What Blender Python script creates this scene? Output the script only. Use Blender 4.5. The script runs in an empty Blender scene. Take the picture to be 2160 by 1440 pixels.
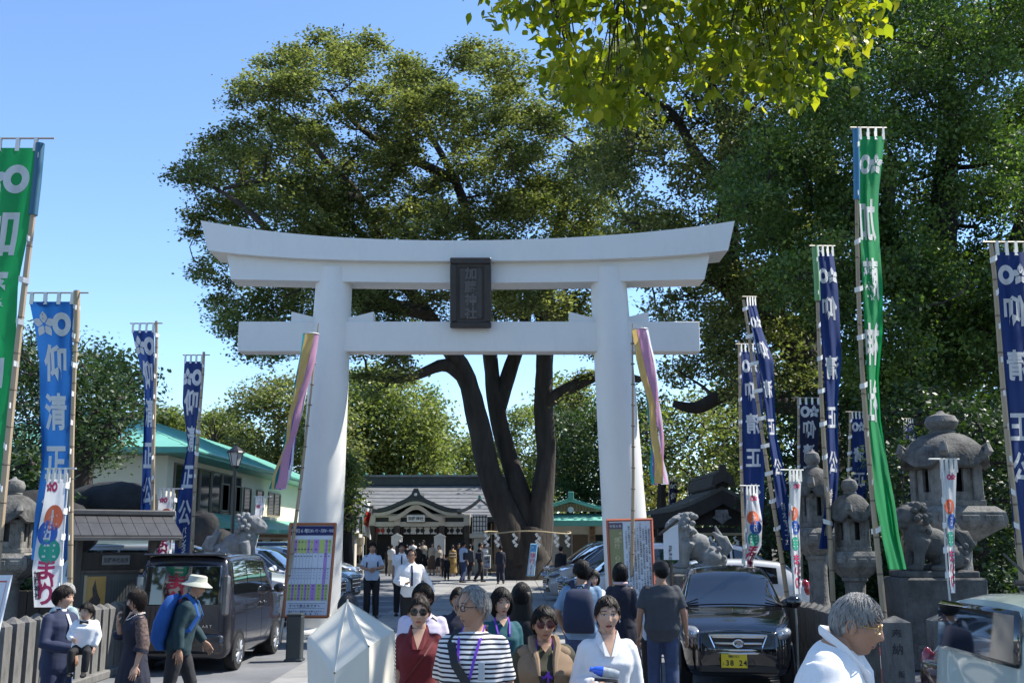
import bpy, bmesh, math, random
import numpy as np
from mathutils import Vector, Matrix, Euler
R = math.radians
rng = np.random.default_rng(7)
random.seed(7)
scene = bpy.context.scene
COL = scene.collection
F, HC = 2200.0, 1.88
PIT = math.atan(416/2200)
# ---------------------------------------------------------------- camera, sky, sun, exposure
cam = bpy.data.cameras.new("camera"); cam.lens = 36*F/2160; cam.sensor_width = 36; cam.clip_end = 3000; cam.clip_start = .1
co = bpy.data.objects.new("camera", cam); COL.objects.link(co)
co.location = (0, 0, HC); co.rotation_euler = (R(90)+PIT, 0, 0)
scene.camera = co
SUN_EL, SUN_AZ = 51.0, 19.0      # azimuth from +x towards +y
w = bpy.data.worlds.new("World"); scene.world = w; w.use_nodes = True
nt = w.node_tree
sky = nt.nodes.new('ShaderNodeTexSky'); sky.sky_type = 'NISHITA'; sky.sun_disc = False
sky.sun_elevation = R(SUN_EL); sky.sun_rotation = R(90-SUN_AZ); sky.altitude = 1200; sky.air_density = 1.0; sky.dust_density = .05; sky.ozone_density = 5.0
nt.links.new(sky.outputs[0], nt.nodes['Background'].inputs[0]); nt.nodes['Background'].inputs[1].default_value = .15
sl = bpy.data.lights.new("sun", 'SUN'); sl.energy = 4.6; sl.angle = R(.53); sl.color = (1, .95, .86)
so = bpy.data.objects.new("sun", sl); COL.objects.link(so)
sd = Vector((math.cos(R(SUN_EL))*math.cos(R(SUN_AZ)), math.cos(R(SUN_EL))*math.sin(R(SUN_AZ)), math.sin(R(SUN_EL))))
so.rotation_euler = sd.to_track_quat('Z', 'Y').to_euler(); so.location = (30, 20, 40)
vs = scene.view_settings; vs.view_transform = 'Standard'; vs.look = 'None'; vs.gamma = 1; vs.use_curve_mapping = False
vs.exposure = .98
scene.cycles.max_bounces = 6; scene.cycles.transparent_max_bounces = 4

# ---------------------------------------------------------------- helpers
def W(px, py, Y):
    cx = (px-1080)/F; cy = (720-py)/F
    d = (cx, math.cos(PIT)-cy*math.sin(PIT), math.sin(PIT)+cy*math.cos(PIT)); t = Y/d[1]
    return Vector((d[0]*t, Y, HC+d[2]*t))
def G(px, py):
    cx = (px-1080)/F; cy = (720-py)/F
    d = (cx, math.cos(PIT)-cy*math.sin(PIT), math.sin(PIT)+cy*math.cos(PIT)); t = -HC/d[2]
    return Vector((d[0]*t, d[1]*t, 0))
def groundz(Y): return 0 if Y > 13 else -.15 if Y < 11 else -.15*(13-Y)/2
def lerp(a, b, t): return a+(b-a)*t
def itp(tab, x):
    if x <= tab[0][0]: return tab[0][1:]
    for a, b in zip(tab, tab[1:]):
        if x <= b[0]:
            t = (x-a[0])/max(b[0]-a[0], 1e-9)
            return tuple(lerp(p, q, t) for p, q in zip(a[1:], b[1:]))
    return tab[-1][1:]
def it1(tab, x): return itp(tab, x)[0]

_mats = {}
def M(name, col=(.5,.5,.5), rough=.6, metal=0., var=.12, vscale=3., bump=0., bscale=40., trans=0., spec=.5, stretch=(1,1,1), coat=0., col2=None, emit=None, dirt=0.):
    if name in _mats: return _mats[name]
    m = bpy.data.materials.new(name); m.use_nodes = True; n = m.node_tree; p = n.nodes['Principled BSDF']; L = n.links.new
    p.inputs['Roughness'].default_value = rough; p.inputs['Metallic'].default_value = metal
    p.inputs['Specular IOR Level'].default_value = spec; p.inputs['Coat Weight'].default_value = coat; p.inputs['Coat Roughness'].default_value = .03
    tc = n.nodes.new('ShaderNodeTexCoord'); mp = n.nodes.new('ShaderNodeMapping'); mp.inputs['Scale'].default_value = stretch
    L(tc.outputs['Object'], mp.inputs[0])
    base = None
    if var > 0 or col2:
        nz = n.nodes.new('ShaderNodeTexNoise'); nz.inputs['Scale'].default_value = vscale; nz.inputs['Detail'].default_value = 6; nz.inputs['Roughness'].default_value = .65
        L(mp.outputs[0], nz.inputs['Vector'])
        cr = n.nodes.new('ShaderNodeValToRGB'); e = cr.color_ramp.elements
        e[0].position = .32; e[1].position = .68
        c2 = col2 or tuple(min(1, c*(1+var)) for c in col)
        e[0].color = (*[c*(1-var) for c in col], 1); e[1].color = (*c2, 1)
        L(nz.outputs['Fac'], cr.inputs[0]); base = cr.outputs[0]
        if dirt:
            n2 = n.nodes.new('ShaderNodeTexNoise'); n2.inputs['Scale'].default_value = vscale*2.7; n2.inputs['Detail'].default_value = 10; n2.inputs['Roughness'].default_value = .8
            m2 = n.nodes.new('ShaderNodeMapping'); m2.inputs['Scale'].default_value = (1, 1, .35); L(tc.outputs['Object'], m2.inputs[0]); L(m2.outputs[0], n2.inputs['Vector'])
            r2 = n.nodes.new('ShaderNodeValToRGB'); r2.color_ramp.elements[0].position = .5; r2.color_ramp.elements[1].position = .66
            r2.color_ramp.elements[0].color = (1,1,1,1); r2.color_ramp.elements[1].color = (1-dirt, 1-dirt, 1-dirt*1.03, 1)
            mx = n.nodes.new('ShaderNodeMix'); mx.data_type = 'RGBA'; mx.blend_type = 'MULTIPLY'; mx.inputs[0].default_value = 1
            L(n2.outputs['Fac'], r2.inputs[0]); L(base, mx.inputs[6]); L(r2.outputs[0], mx.inputs[7]); base = mx.outputs[2]
        L(base, p.inputs['Base Color'])
    else: p.inputs['Base Color'].default_value = (*col, 1)
    if bump:
        nb = n.nodes.new('ShaderNodeTexNoise'); nb.inputs['Scale'].default_value = bscale; nb.inputs['Detail'].default_value = 5
        L(mp.outputs[0], nb.inputs['Vector']); bp = n.nodes.new('ShaderNodeBump'); bp.inputs['Strength'].default_value = bump; bp.inputs['Distance'].default_value = .02
        L(nb.outputs['Fac'], bp.inputs['Height']); L(bp.outputs[0], p.inputs['Normal'])
    if trans:
        tr = n.nodes.new('ShaderNodeBsdfTranslucent'); mix = n.nodes.new('ShaderNodeMixShader'); mix.inputs[0].default_value = trans
        if base: L(base, tr.inputs[0])
        else: tr.inputs[0].default_value = (*col, 1)
        L(p.outputs[0], mix.inputs[1]); L(tr.outputs[0], mix.inputs[2]); L(mix.outputs[0], n.nodes['Material Output'].inputs[0])
    if emit:
        p.inputs['Emission Color'].default_value = (*emit[:3], 1); p.inputs['Emission Strength'].default_value = emit[3]
    _mats[name] = m; return m

class MB:
    def __init__(s): s.v = []; s.f = []; s.m = []; s.cur = 0
    def add(s, vs_, fs):
        o = len(s.v); s.v += [tuple(p) for p in vs_]; s.f += [tuple(i+o for i in f) for f in fs]; s.m += [s.cur]*len(fs); return s
    def box(s, c, d, rot=None):
        x, y, z = d[0]/2, d[1]/2, d[2]/2
        P = [Vector(p) for p in ((-x,-y,-z),(x,-y,-z),(x,y,-z),(-x,y,-z),(-x,-y,z),(x,-y,z),(x,y,z),(-x,y,z))]
        if rot is not None:
            Rm = rot if isinstance(rot, Matrix) else Euler(rot).to_matrix()
            P = [Rm @ p for p in P]
        c = Vector(c)
        return s.add([p+c for p in P], [(0,3,2,1),(4,5,6,7),(0,1,5,4),(1,2,6,5),(2,3,7,6),(3,0,4,7)])
    def b(s, x0, x1, y0, y1, z0, z1): return s.box(((x0+x1)/2,(y0+y1)/2,(z0+z1)/2), (x1-x0,y1-y0,z1-z0))
    def cbox(s, c, d, ch=.01, rot=None):
        x, y, z = d[0]/2, d[1]/2, d[2]/2; ch = min(ch, x*.9, y*.9, z*.9); P = []
        for sx in (-1,1):
            for sy in (-1,1):
                for sz in (-1,1):
                    P += [Vector((sx*(x-ch), sy*(y-ch), sz*z)), Vector((sx*(x-ch), sy*y, sz*(z-ch))), Vector((sx*x, sy*(y-ch), sz*(z-ch)))]
        I = lambda a,b_,c_,k: ((a*2+b_)*2+c_)*3+k
        fs = []
        for a in (0,1):
            q = [I(0,0,a,0),I(1,0,a,0),I(1,1,a,0),I(0,1,a,0)]; fs.append(q if a else q[::-1])
            q = [I(0,a,0,1),I(1,a,0,1),I(1,a,1,1),I(0,a,1,1)]; fs.append(q[::-1] if a else q)
            q = [I(a,0,0,2),I(a,1,0,2),I(a,1,1,2),I(a,0,1,2)]; fs.append(q if a else q[::-1])
        for a in (0,1):
            for b_ in (0,1):
                q = [I(0,a,b_,0),I(1,a,b_,0),I(1,a,b_,1),I(0,a,b_,1)]; fs.append(q)
                q = [I(a,0,b_,0),I(a,1,b_,0),I(a,1,b_,2),I(a,0,b_,2)]; fs.append(q)
                q = [I(a,b_,0,1),I(a,b_,1,1),I(a,b_,1,2),I(a,b_,0,2)]; fs.append(q)
                for c_ in (0,1): fs.append([I(a,b_,c_,0),I(a,b_,c_,1),I(a,b_,c_,2)])
        # orient outwards
        out = []
        for f in fs:
            cc = sum((P[i] for i in f), Vector())/len(f); nn = (P[f[1]]-P[f[0]]).cross(P[f[2]]-P[f[0]])
            out.append(tuple(f) if nn.dot(cc) > 0 else tuple(f[::-1]))
        if rot is not None:
            Rm = rot if isinstance(rot, Matrix) else Euler(rot).to_matrix(); P = [Rm @ p for p in P]
        c = Vector(c); return s.add([p+c for p in P], out)
    def loft(s, rings, cap=True, closed=True):
        n = len(rings[0]); vs_ = [p for r in rings for p in r]; fs = []
        for i in range(len(rings)-1):
            for j in range(n if closed else n-1):
                k = (j+1) % n; fs.append((i*n+j, i*n+k, (i+1)*n+k, (i+1)*n+j))
        if cap and closed: fs.append(tuple(range(n))[::-1]); fs.append(tuple((len(rings)-1)*n+j for j in range(n)))
        return s.add(vs_, fs)
    def tube(s, path, rad, n=8, cap=True, flat=None):
        P = [Vector(p) for p in path]
        if not hasattr(rad, '__len__'): rad = [rad]*len(P)
        rings = []; up = None
        for i, p in enumerate(P):
            t = (P[min(i+1,len(P)-1)]-P[max(i-1,0)])
            t = t.normalized() if t.length > 1e-9 else Vector((0,0,1))
            if up is None:
                up = Vector((0,1,0)) if abs(t.y) < .9 else Vector((1,0,0))
            a = (up - t*up.dot(t)); a = a.normalized() if a.length > 1e-6 else t.orthogonal().normalized(); b = t.cross(a); up = a
            r = rad[i]; fb = flat if flat else 1
            rings.append([p + a*(math.cos(q)*r*fb) + b*(math.sin(q)*r) for q in (2*math.pi*j/n for j in range(n))])
        return s.loft(rings, cap)
    def lathe(s, prof, n=24, c=(0,0,0), rot=0, sq=None, M3=None):
        c = Vector(c); rings = []
        for r, z in prof:
            ring = [Vector((r*math.cos(rot+2*math.pi*j/n), r*math.sin(rot+2*math.pi*j/n), z)) for j in range(n)]
            if M3 is not None: ring = [M3 @ p for p in ring]
            rings.append([p+c for p in ring])
        return s.loft(rings)
    def prism(s, poly, y0, y1, fn=None):
        n = len(poly); ar = sum(poly[i][0]*poly[(i+1)%n][1]-poly[(i+1)%n][0]*poly[i][1] for i in range(n))
        if ar < 0: poly = poly[::-1]
        V = [Vector((x, y0, z)) for x, z in poly]+[Vector((x, y1, z)) for x, z in poly]
        if fn: V = [fn(p) for p in V]
        return s.add(V, [tuple(range(n)), tuple(range(n, 2*n))[::-1]]+[(i, i+n, (i+1)%n+n, (i+1)%n) for i in range(n)])
    def ell(s, c, r, n=12, m=8, rot=None):
        c = Vector(c); V = []; 
        Rm = None if rot is None else (rot if isinstance(rot, Matrix) else Euler(rot).to_matrix())
        for i in range(m+1):
            th = math.pi*i/m
            for j in range(n):
                ph = 2*math.pi*j/n; p = Vector((r[0]*math.sin(th)*math.cos(ph), r[1]*math.sin(th)*math.sin(ph), -r[2]*math.cos(th)))
                V.append((Rm @ p if Rm else p)+c)
        return s.add(V, [(i*n+j, i*n+(j+1)%n, (i+1)*n+(j+1)%n, (i+1)*n+j) for i in range(m) for j in range(n)])
    def quad(s, a, b, c, d): return s.add([a,b,c,d], [(0,1,2,3)])
    def grid(s, fn, nu, nv):
        V = [fn(i/nu, j/nv) for j in range(nv+1) for i in range(nu+1)]
        return s.add(V, [(j*(nu+1)+i, j*(nu+1)+i+1, (j+1)*(nu+1)+i+1, (j+1)*(nu+1)+i) for j in range(nv) for i in range(nu)])
    def build(s, name, mats, parent=None, smooth=False, world=False, **kw):
        me = bpy.data.meshes.new(name); V = s.v
        if world and parent is not None:
            o_ = parent
            off = Vector((0,0,0)); 
            while o_ is not None: off = off + Vector(o_.location); o_ = o_.parent
            V = [(p[0]-off.x, p[1]-off.y, p[2]-off.z) for p in V]
        me.from_pydata(V, [], s.f)
        for m in (mats if isinstance(mats, (list, tuple)) else [mats]): me.materials.append(m)
        if any(s.m): me.polygons.foreach_set('material_index', s.m)
        if smooth: smooth_angle(me, smooth if smooth is not True else 40)
        me.update()
        return place(name, me, parent, **kw)
def smooth_angle(me, ang):
    me.polygons.foreach_set('use_smooth', [True]*len(me.polygons))
    if ang < 170:
        try: me.set_sharp_from_angle(angle=R(ang))
        except Exception: pass
def place(name, me, parent=None, label=None, cat=None, group=None, kind=None, loc=None, rot=None):
    o = bpy.data.objects.new(name, me); COL.objects.link(o)
    if parent is not None: o.parent = parent
    if loc is not None: o.location = loc
    if rot is not None: o.rotation_euler = rot
    tag(o, label, cat, group, kind); return o
def tag(o, label=None, cat=None, group=None, kind=None):
    if label: o['label'] = label
    if cat: o['category'] = cat
    if group: o['group'] = group
    if kind: o['kind'] = kind
    return o
def thing(name, label, cat, loc=(0,0,0), rotz=0, group=None):
    o = bpy.data.objects.new(name, None); COL.objects.link(o); o.location = loc; o.rotation_euler = (0,0,rotz); o.empty_display_size = .2
    return tag(o, label, cat, group)
_kids = {}
def copy_tree(o, loc=None, rotz=None, label=None, parent=None):
    c = o.copy(); COL.objects.link(c)
    if parent is not None: c.parent = parent
    if loc is not None: c.location = loc
    if rotz is not None: c.rotation_euler = (0,0,rotz)
    if label: c['label'] = label
    for ch in list(o.children): copy_tree(ch, parent=c)
    return c
def ss(a, b, x):
    t = min(1, max(0, (x-a)/(b-a))); return t*t*(3-2*t)
def wav(P, f, seed=0):
    """cheap smooth pseudo noise on an (N,3) array"""
    r = np.random.default_rng(seed); out = np.zeros(len(P))
    for k in range(7):
        d = r.normal(size=3); d /= np.linalg.norm(d); out += np.sin(P @ d * f*(.6+k*.35) + r.uniform(0, 6.28))/(1+k*.3)
    return out/3

# ---------------------------------------------------------------- glyph outlines (font of the Blender install)
CH = sorted(set("加藤神社仰清正公永野奈良明柏木仁士七五三まいりバレンタイン令和6年十三まいり厄年祝歳婚恋安産守すべて数え年です国際的には満才でなく昭平成還暦喜米傘古稀干支一二四六七八九熊本582と38240137徐行願います奉納阪口恋愛結びのお守縁起由緒境内祈る心と道授与所手水舎受付827駐車・中止>献燈ART「」、。したもれらがをさこそきよせかつくあ"))
def load_glyphs(chars, off):
    out = {}; obs = []
    for c in chars:
        cu = bpy.data.curves.new('g', 'FONT'); cu.body = c; cu.size = 1; cu.resolution_u = 3; cu.offset = off; cu.align_x = 'CENTER'
        o = bpy.data.objects.new('g', cu); COL.objects.link(o); obs.append((c, o))
    dg = bpy.context.evaluated_depsgraph_get(); dg.update()
    for c, o in obs:
        me = bpy.data.meshes.new_from_object(o.evaluated_get(dg)); 
        n = len(me.vertices); v = np.zeros(n*3); me.vertices.foreach_get('co', v); v = v.reshape(-1, 3)[:, :2]
        fs = [tuple(p.vertices) for p in me.polygons]
        if n:
            lo, hi = v.min(0), v.max(0); out[c] = (v-(lo+hi)/2, fs, hi-lo)
        bpy.data.meshes.remove(me)
    for c, o in obs:
        cu = o.data; bpy.data.objects.remove(o); bpy.data.curves.remove(cu)
    return out
GL = load_glyphs(CH, .012); GB = load_glyphs(sorted(set('加藤神社仰清正公永野奈良明柏木仁士バレンタイン七五三まいり')), .030)
def flat_text(mb, s, o, ux, uz, size, vertical=False, gap=1.06, bold=0, mirror=False):
    """text laid on a plane: o = centre of first glyph, ux/uz unit vectors"""
    o = Vector(o); ux = Vector(ux); uz = Vector(uz); k = -1 if mirror else 1
    for i, c in enumerate(s):
        if c not in GL: continue
        v, fs, wh = GL[c]; sc = size
        q = o + (uz*(-i*size*gap) if vertical else ux*(i*size*gap*k))
        V = [q+ux*(k*x*sc)+uz*(y*sc) for x, y in v]
        mb.add(V, fs)
        if bold:
            for dx, dy in ((bold, 0), (-bold, 0), (0, bold), (0, -bold)):
                n_ = Vector(ux).cross(Vector(uz))*(.0004*(1 if dx+dy > 0 else -1))
                mb.add([p+ux*(dx*size)+uz*(dy*size)+n_ for p in V], fs)
# ---------------------------------------------------------------- materials
m_white = M('torii white paint', (.70,.685,.645), .5, var=.02, vscale=1.2, bump=.03, bscale=6, dirt=.05)
m_asph = M('asphalt', (.15,.155,.165), .9, var=.25, vscale=1.1, bump=.5, bscale=90)
m_earth = M('earth', (.09,.075,.05), .95, var=.35, vscale=.6, bump=.5, bscale=12)
m_slab = [M('paving slab %d'%i, c, .8, var=.12, vscale=4, bump=.15, bscale=60) for i, c in enumerate([(.26,.255,.245),(.23,.227,.22),(.28,.275,.26)])]
m_line = M('road paint', (.7,.7,.68), .7, var=.2, vscale=8)
m_bamboo = M('bamboo', (.34,.26,.17), .5, var=.18, vscale=5, stretch=(1,1,.2))
m_node = M('bamboo node', (.17,.12,.08), .6, var=.1)
m_stone = M('old stone', (.17,.165,.155), .92, var=.4, vscale=3.5, bump=.8, bscale=25, dirt=.6)
m_stoner = M('stained stone cap', (.095,.093,.088), .92, var=.55, vscale=4, bump=.8, bscale=25, dirt=.6)
m_fence = M('fence stone', (.145,.14,.132), .9, var=.25, vscale=5, bump=.4, bscale=40, stretch=(1,1,.3), dirt=.4)
m_dstone = M('dark stone', (.085,.085,.082), .85, var=.4, vscale=4, bump=.6, bscale=22, dirt=.4)
m_gstone = M('grey granite', (.20,.21,.215), .85, var=.2, vscale=9, bump=.35, bscale=60, dirt=.25)
m_dwood = M('dark weathered wood', (.052,.043,.036), .75, var=.3, vscale=6, stretch=(1,1,.15), bump=.2)
m_wood = M('weathered wood', (.17,.13,.10), .75, var=.3, vscale=6, stretch=(1,1,.15), bump=.2)
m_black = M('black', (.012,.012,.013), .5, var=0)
m_teal = M('teal metal roof', (.17,.45,.36), .45, var=.10, vscale=.8, metal=0)
m_tealt = M('teal trim', (.10,.34,.27), .45, var=.08)
m_cream = M('cream wall', (.62,.60,.47), .85, var=.07, vscale=.7, bump=.05)
m_cream2 = M('pale pink wall', (.60,.52,.44), .85, var=.05)
m_gl = M('dark window glass', (.02,.025,.025), .06, var=0, spec=.8)
m_frame = M('bronze frame', (.16,.14,.11), .5, var=0)
m_roofc = M('grey shingle roof', (.17,.172,.175), .55, var=.18, vscale=1.6, bump=.2, bscale=9, dirt=.25)
m_roofe = M('dark roof edge', (.045,.05,.05), .6, var=.2)
m_hwall = M('shrine wall', (.55,.47,.38), .8, var=.06)
m_hwood = M('shrine dark wood', (.05,.035,.028), .6, var=.2)
m_paper = M('white cloth paper', (.78,.76,.72), .8, var=.03)
m_ink = M('ink', (.02,.02,.025), .6, var=0)
m_red = M('red paint', (.5,.04,.03), .5, var=.05)
m_gold = M('gold', (.6,.42,.12), .35, metal=.8, var=.05)
# ---------------------------------------------------------------- ground
mb = MB(); mb.quad((-900,-300,-.19),(900,-300,-.19),(900,11,-.19),(-900,11,-.19)); mb.quad((-900,11,-.19),(900,11,-.19),(900,13.5,-.03),(-900,13.5,-.03)); mb.quad((-900,13.5,-.03),(900,13.5,-.03),(900,1200,-.03),(-900,1200,-.03)); mb.build('ground', m_earth, kind='structure', label='brown earth ground under the trees')
mb = MB(); mb.quad((-22,13,0),(14,13,0),(14,60,0),(-22,60,0)); mb.quad((-22,11,-.15),(14,11,-.15),(14,13,0),(-22,13,0)); mb.quad((-60,-40,-.15),(60,-40,-.15),(60,11,-.15),(-60,11,-.15)); mb.build('car_park', m_asph, kind='structure', label='grey asphalt forecourt around the gate')
mb = MB()
for y, x0, x1 in ((24.6,-6.8,-3.2),(27.4,-9,-3.2),(30.2,-9,-3.2),(33,-9,-3.2),(36,-9,-3.2)):
    mb.quad((x0,y,.004),(x1,y,.004),(x1,y+.12,.004),(x0,y+.12,.004))
mb.build('bay_marking', m_line, kind='structure', label='white painted parking bay lines')
path_e = thing('paved_path', None, None); del_keys = None
path_e['kind'] = 'structure'; path_e['label'] = 'pale stone slab path through the gate to the hall'
pm = MB(); pm.quad((-3.2,13.05,.002),(1.9,13.05,.002),(1.9,58,.002),(-3.2,58,.002)); pm.build('mortar_bed', M('mortar',(.12,.12,.115),.95,var=.2), path_e)
slab_me = []
for k in range(6):
    b_ = MB(); b_.cbox((0,0,.012),(.835,.885,.02),.006); me = None
    o = b_.build('slab', m_slab[k % 3], path_e); slab_me.append(o.data); bpy.data.objects.remove(o)
for r_ in range(49):
    for c_ in range(6):
        if r_*6+c_ >= 300: break
        o = place('slab', slab_me[rng.integers(6)], path_e, loc=(-3.2+.425+c_*.85, 13.1+.45+r_*.9, rng.uniform(-.002,.002)))
# ---------------------------------------------------------------- torii
TD = 21.3
tor = thing('torii_gate', 'large white shrine gate with curved top beam spanning the path', 'torii gate', (-.9, TD, 0))
def pillar(px0, py0, px1, py1):
    a = W(px0, py0, TD); b_ = W(px1, py1, TD); d = (b_-a)/(a.z-b_.z)
    base = a + d*a.z; mbp = MB(); rings = []
    for i in range(15):
        t = i/14; c = base.lerp(a+Vector((0,0,.0)), t); rad = lerp(.475, .375, t); c.z = lerp(.3, a.z+.3, t)
        if i == 14: c = a + Vector((0,0,.3))
        rings.append([c+Vector((rad*math.cos(q), rad*math.sin(q), 0)) for q in (2*math.pi*j/40 for j in range(40))])
    mbp.loft(rings).build('pillar', m_white, tor, smooth=50, world=True)
    bb = MB(); bb.lathe([(.8,0),(.8,.10),(.77,.14),(.60,.16),(.56,.2),(.56,.40),(.53,.42),(.3,.42)], 40, (base.x, base.y, 0))
    bb.build('base_stone', m_white, tor, smooth=35, world=True)
    return base, a
pL = pillar(705, 600, 683, 1000); pR = pillar(1282, 600, 1309, 1000)
def beam(top, bot, Dc, dep, ext=0.0):
    """curved beam from px polylines; top/bot = px points on the front face"""
    yf = Dc-dep/2; n = 36; rings = []
    xs = [lerp(top[0][0], top[-1][0], i/n) for i in range(n+1)]; xb = [lerp(bot[0][0], bot[-1][0], i/n) for i in range(n+1)]
    # smooth: fit a polynomial through the points
    def fit(P):
        x = np.array([p[0] for p in P], float); y = np.array([p[1] for p in P], float); c = np.polyfit((x-986)/560, y, 4); return lambda q: float(np.polyval(c, (q-986)/560))
    ft, fb = fit(top), fit(bot); V = []
    for a, b_ in zip(xs, xb):
        p = W(a, ft(a), yf); q = W(b_, fb(b_), yf)
        V += [p, q, Vector((q.x, yf+dep, q.z)), Vector((p.x, yf+dep, p.z))]
    fs = []
    for i in range(n):
        for j in range(4):
            k = (j+1) % 4; fs.append((i*4+j, i*4+k, (i+1)*4+k, (i+1)*4+j))
    fs += [(0,3,2,1), (n*4, n*4+1, n*4+2, n*4+3)]
    m_ = MB(); m_.add(V, [f[::-1] for f in fs]); return m_
beam([(423,465),(520,481),(650,496),(800,504),(986,507),(1170,503),(1320,493),(1450,480),(1550,466)],
     [(439,528),(530,538),(640,545),(760,549),(986,550),(1220,548),(1340,543),(1450,536),(1536,528)], TD, .95).build('top_beam', m_white, tor, smooth=25, world=True)
beam([(478,529),(600,541),(760,548.5),(986,549.5),(1220,547),(1380,539),(1499,529)],
     [(487,589),(640,592),(800,595),(986,596),(1180,595),(1340,592),(1486,589)], TD, .62).build('under_beam', m_white, tor, smooth=25, world=True)
a0 = W(504,678,TD-.2); a1 = W(1475,678,TD-.2); zb = W(986,741,TD-.2).z
mb = MB(); mb.cbox(((a0.x+a1.x)/2, TD, (a0.z+zb)/2), (a1.x-a0.x, .42, a0.z-zb), .012); mb.build('tie_beam', m_white, tor, world=True)
for s_, xo, xi in ((0,615,700),(0,788,710),(1,1201,1275),(1,1368,1290)):
    po = W(xo,657,TD-.15); pi = W(xi,669,TD-.15); z0 = a0.z+.002
    mb = MB(); mb.prism([(po.x,z0),(pi.x,z0),(pi.x,pi.z-.03),(lerp(pi.x,po.x,.5),lerp(pi.z,po.z,.4)-.03),(po.x,po.z)], TD-.15, TD+.15); mb.build('wedge', m_white, tor, world=True)
# plaque
pl = thing('name_plaque', 'dark framed plaque with raised characters hung at the middle of the white gate', 'plaque', tuple(W(993,618,TD-.42)))
pa = W(950,544,TD-.62); pb = W(1037,693,TD-.36); wd = pb.x-pa.x
tilt = math.atan2(.26, pa.z-pb.z); hh = math.hypot(.26, pa.z-pb.z)
ux = Vector((1,0,0)); uz = Vector((0,-math.sin(tilt),math.cos(tilt))); un = Vector((0,-math.cos(tilt),-math.sin(tilt)))
Rm = Matrix((ux, -un, uz)).transposed()
m_pl = M('plaque dark bronze', (.028,.024,.024), .45, var=.2, bump=.1)
m_pl2 = M('plaque panel', (.05,.046,.045), .5, var=.2)
mb = MB(); mb.cbox((0,0,0),(wd-.18,.06,hh-.18),.004,Rm); mb.build('panel', m_pl2, pl)
for sx, sz, w_, h_ in ((0,1,wd,.13),(0,-1,wd,.13),(1,0,.13,hh-.26),(-1,0,.13,hh-.26)):
    c = ux*(sx*(wd-.13)/2)+uz*(sz*(hh-.13)/2)+un*.03; mb = MB(); mb.cbox(c,(w_,.14,h_),.02,Rm); mb.build('frame_piece', m_pl, pl)
for sx, sz, w_, h_ in ((0,1,wd-.36,.025),(0,-1,wd-.36,.025),(1,0,.025,hh-.41),(-1,0,.025,hh-.41)):
    c = ux*(sx*(wd-.36)/2)+uz*(sz*(hh-.385)/2)+un*.04; mb = MB(); mb.cbox(c,(w_,.03,h_),.006,Rm); mb.build('moulding', m_pl, pl)
mb = MB(); t_ = MB(); [flat_text(t_, "加藤神社", un*o_+uz*(.40), ux, uz, .25, True, 1.08, bold=.02) for o_ in (.034,.05,.066)]
t_.build('lettering', M('plaque letter', (.15,.14,.14), .4, var=0), pl)
# ---------------------------------------------------------------- left long building (office): wall plane x=-12
off = thing('office_building', 'long two storey cream building with teal metal roofs left of the gate', 'building', (-14, 45, 0))
XW = -12.0
def atx(px, py, X):   # point where the pixel ray meets the plane x = X
    cx = (px-1080)/F; cy = (720-py)/F
    d = (cx, math.cos(PIT)-cy*math.sin(PIT), math.sin(PIT)+cy*math.cos(PIT)); t = X/d[0]
    return Vector((X, d[1]*t, HC+d[2]*t))
ze = 4.75; y0, y1 = 36.5, 64
mb = MB(); mb.b(XW-8, XW, y0, y1, 0, ze); mb.build('wall', m_cream, off, world=True)
mb = MB(); mb.b(XW-7.9, XW+.12, y0+.1, y1, 2.55, 2.7)
mb.build('string_course', m_cream, off, world=True)
# upper roof: hipped, teal, with standing seams
def hip(mbx, xa, xb, ya, yb, z0, rise, ov, inset):
    xm = (xa+xb)/2; A = [(xa-ov,ya-ov,z0),(xb+ov,ya-ov,z0),(xb+ov,yb+ov,z0),(xa-ov,yb+ov,z0)]; B = [(xm,ya+inset,z0+rise),(xm,yb-inset,z0+rise)]
    mbx.add(A+B, [(0,1,4),(1,2,5,4),(2,3,5),(3,0,4,5),(3,2,1,0)])
mb = MB(); hip(mb, XW-8, XW, y0, y1, ze+.22, 2.0, .9, 4); mb.build('roof', m_teal, off, world=True)
mb = MB(); mb.b(XW-8.95, XW+.95, y0-.95, y1+.95, ze+.02, ze+.215); mb.build('fascia', m_tealt, off, world=True)
mb = MB(); mb.tube([(XW+.98, y0-.95, ze+.16), (XW+.98, y1+.95, ze+.16)], .07, 8); mb.build('gutter', m_tealt, off, world=True)
for i in range(46):   # standing seams
    y = y0-.6+i*(y1-y0+1.2)/45; zt = ze+.24; 
    e_ = Vector((XW+.9, y, zt)); tt = min(1, (y-(y0-.9))/4.9, ((y1+.9)-y)/4.9); r_ = e_.lerp(Vector((XW-4, y, zt+2.0)), max(.02, tt))
    mb = MB(); mb.tube([e_, r_], .028, 4); mb.build('seam', m_teal, off, world=True)
mb = MB()
for i in range(60):
    y = y0+.2+i*.45; mb.box((XW+.1, y, ze+.52), (.03,.26,.1))
mb.build('snow_guard', m_tealt, off, world=True)['kind'] = 'stuff'
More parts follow.
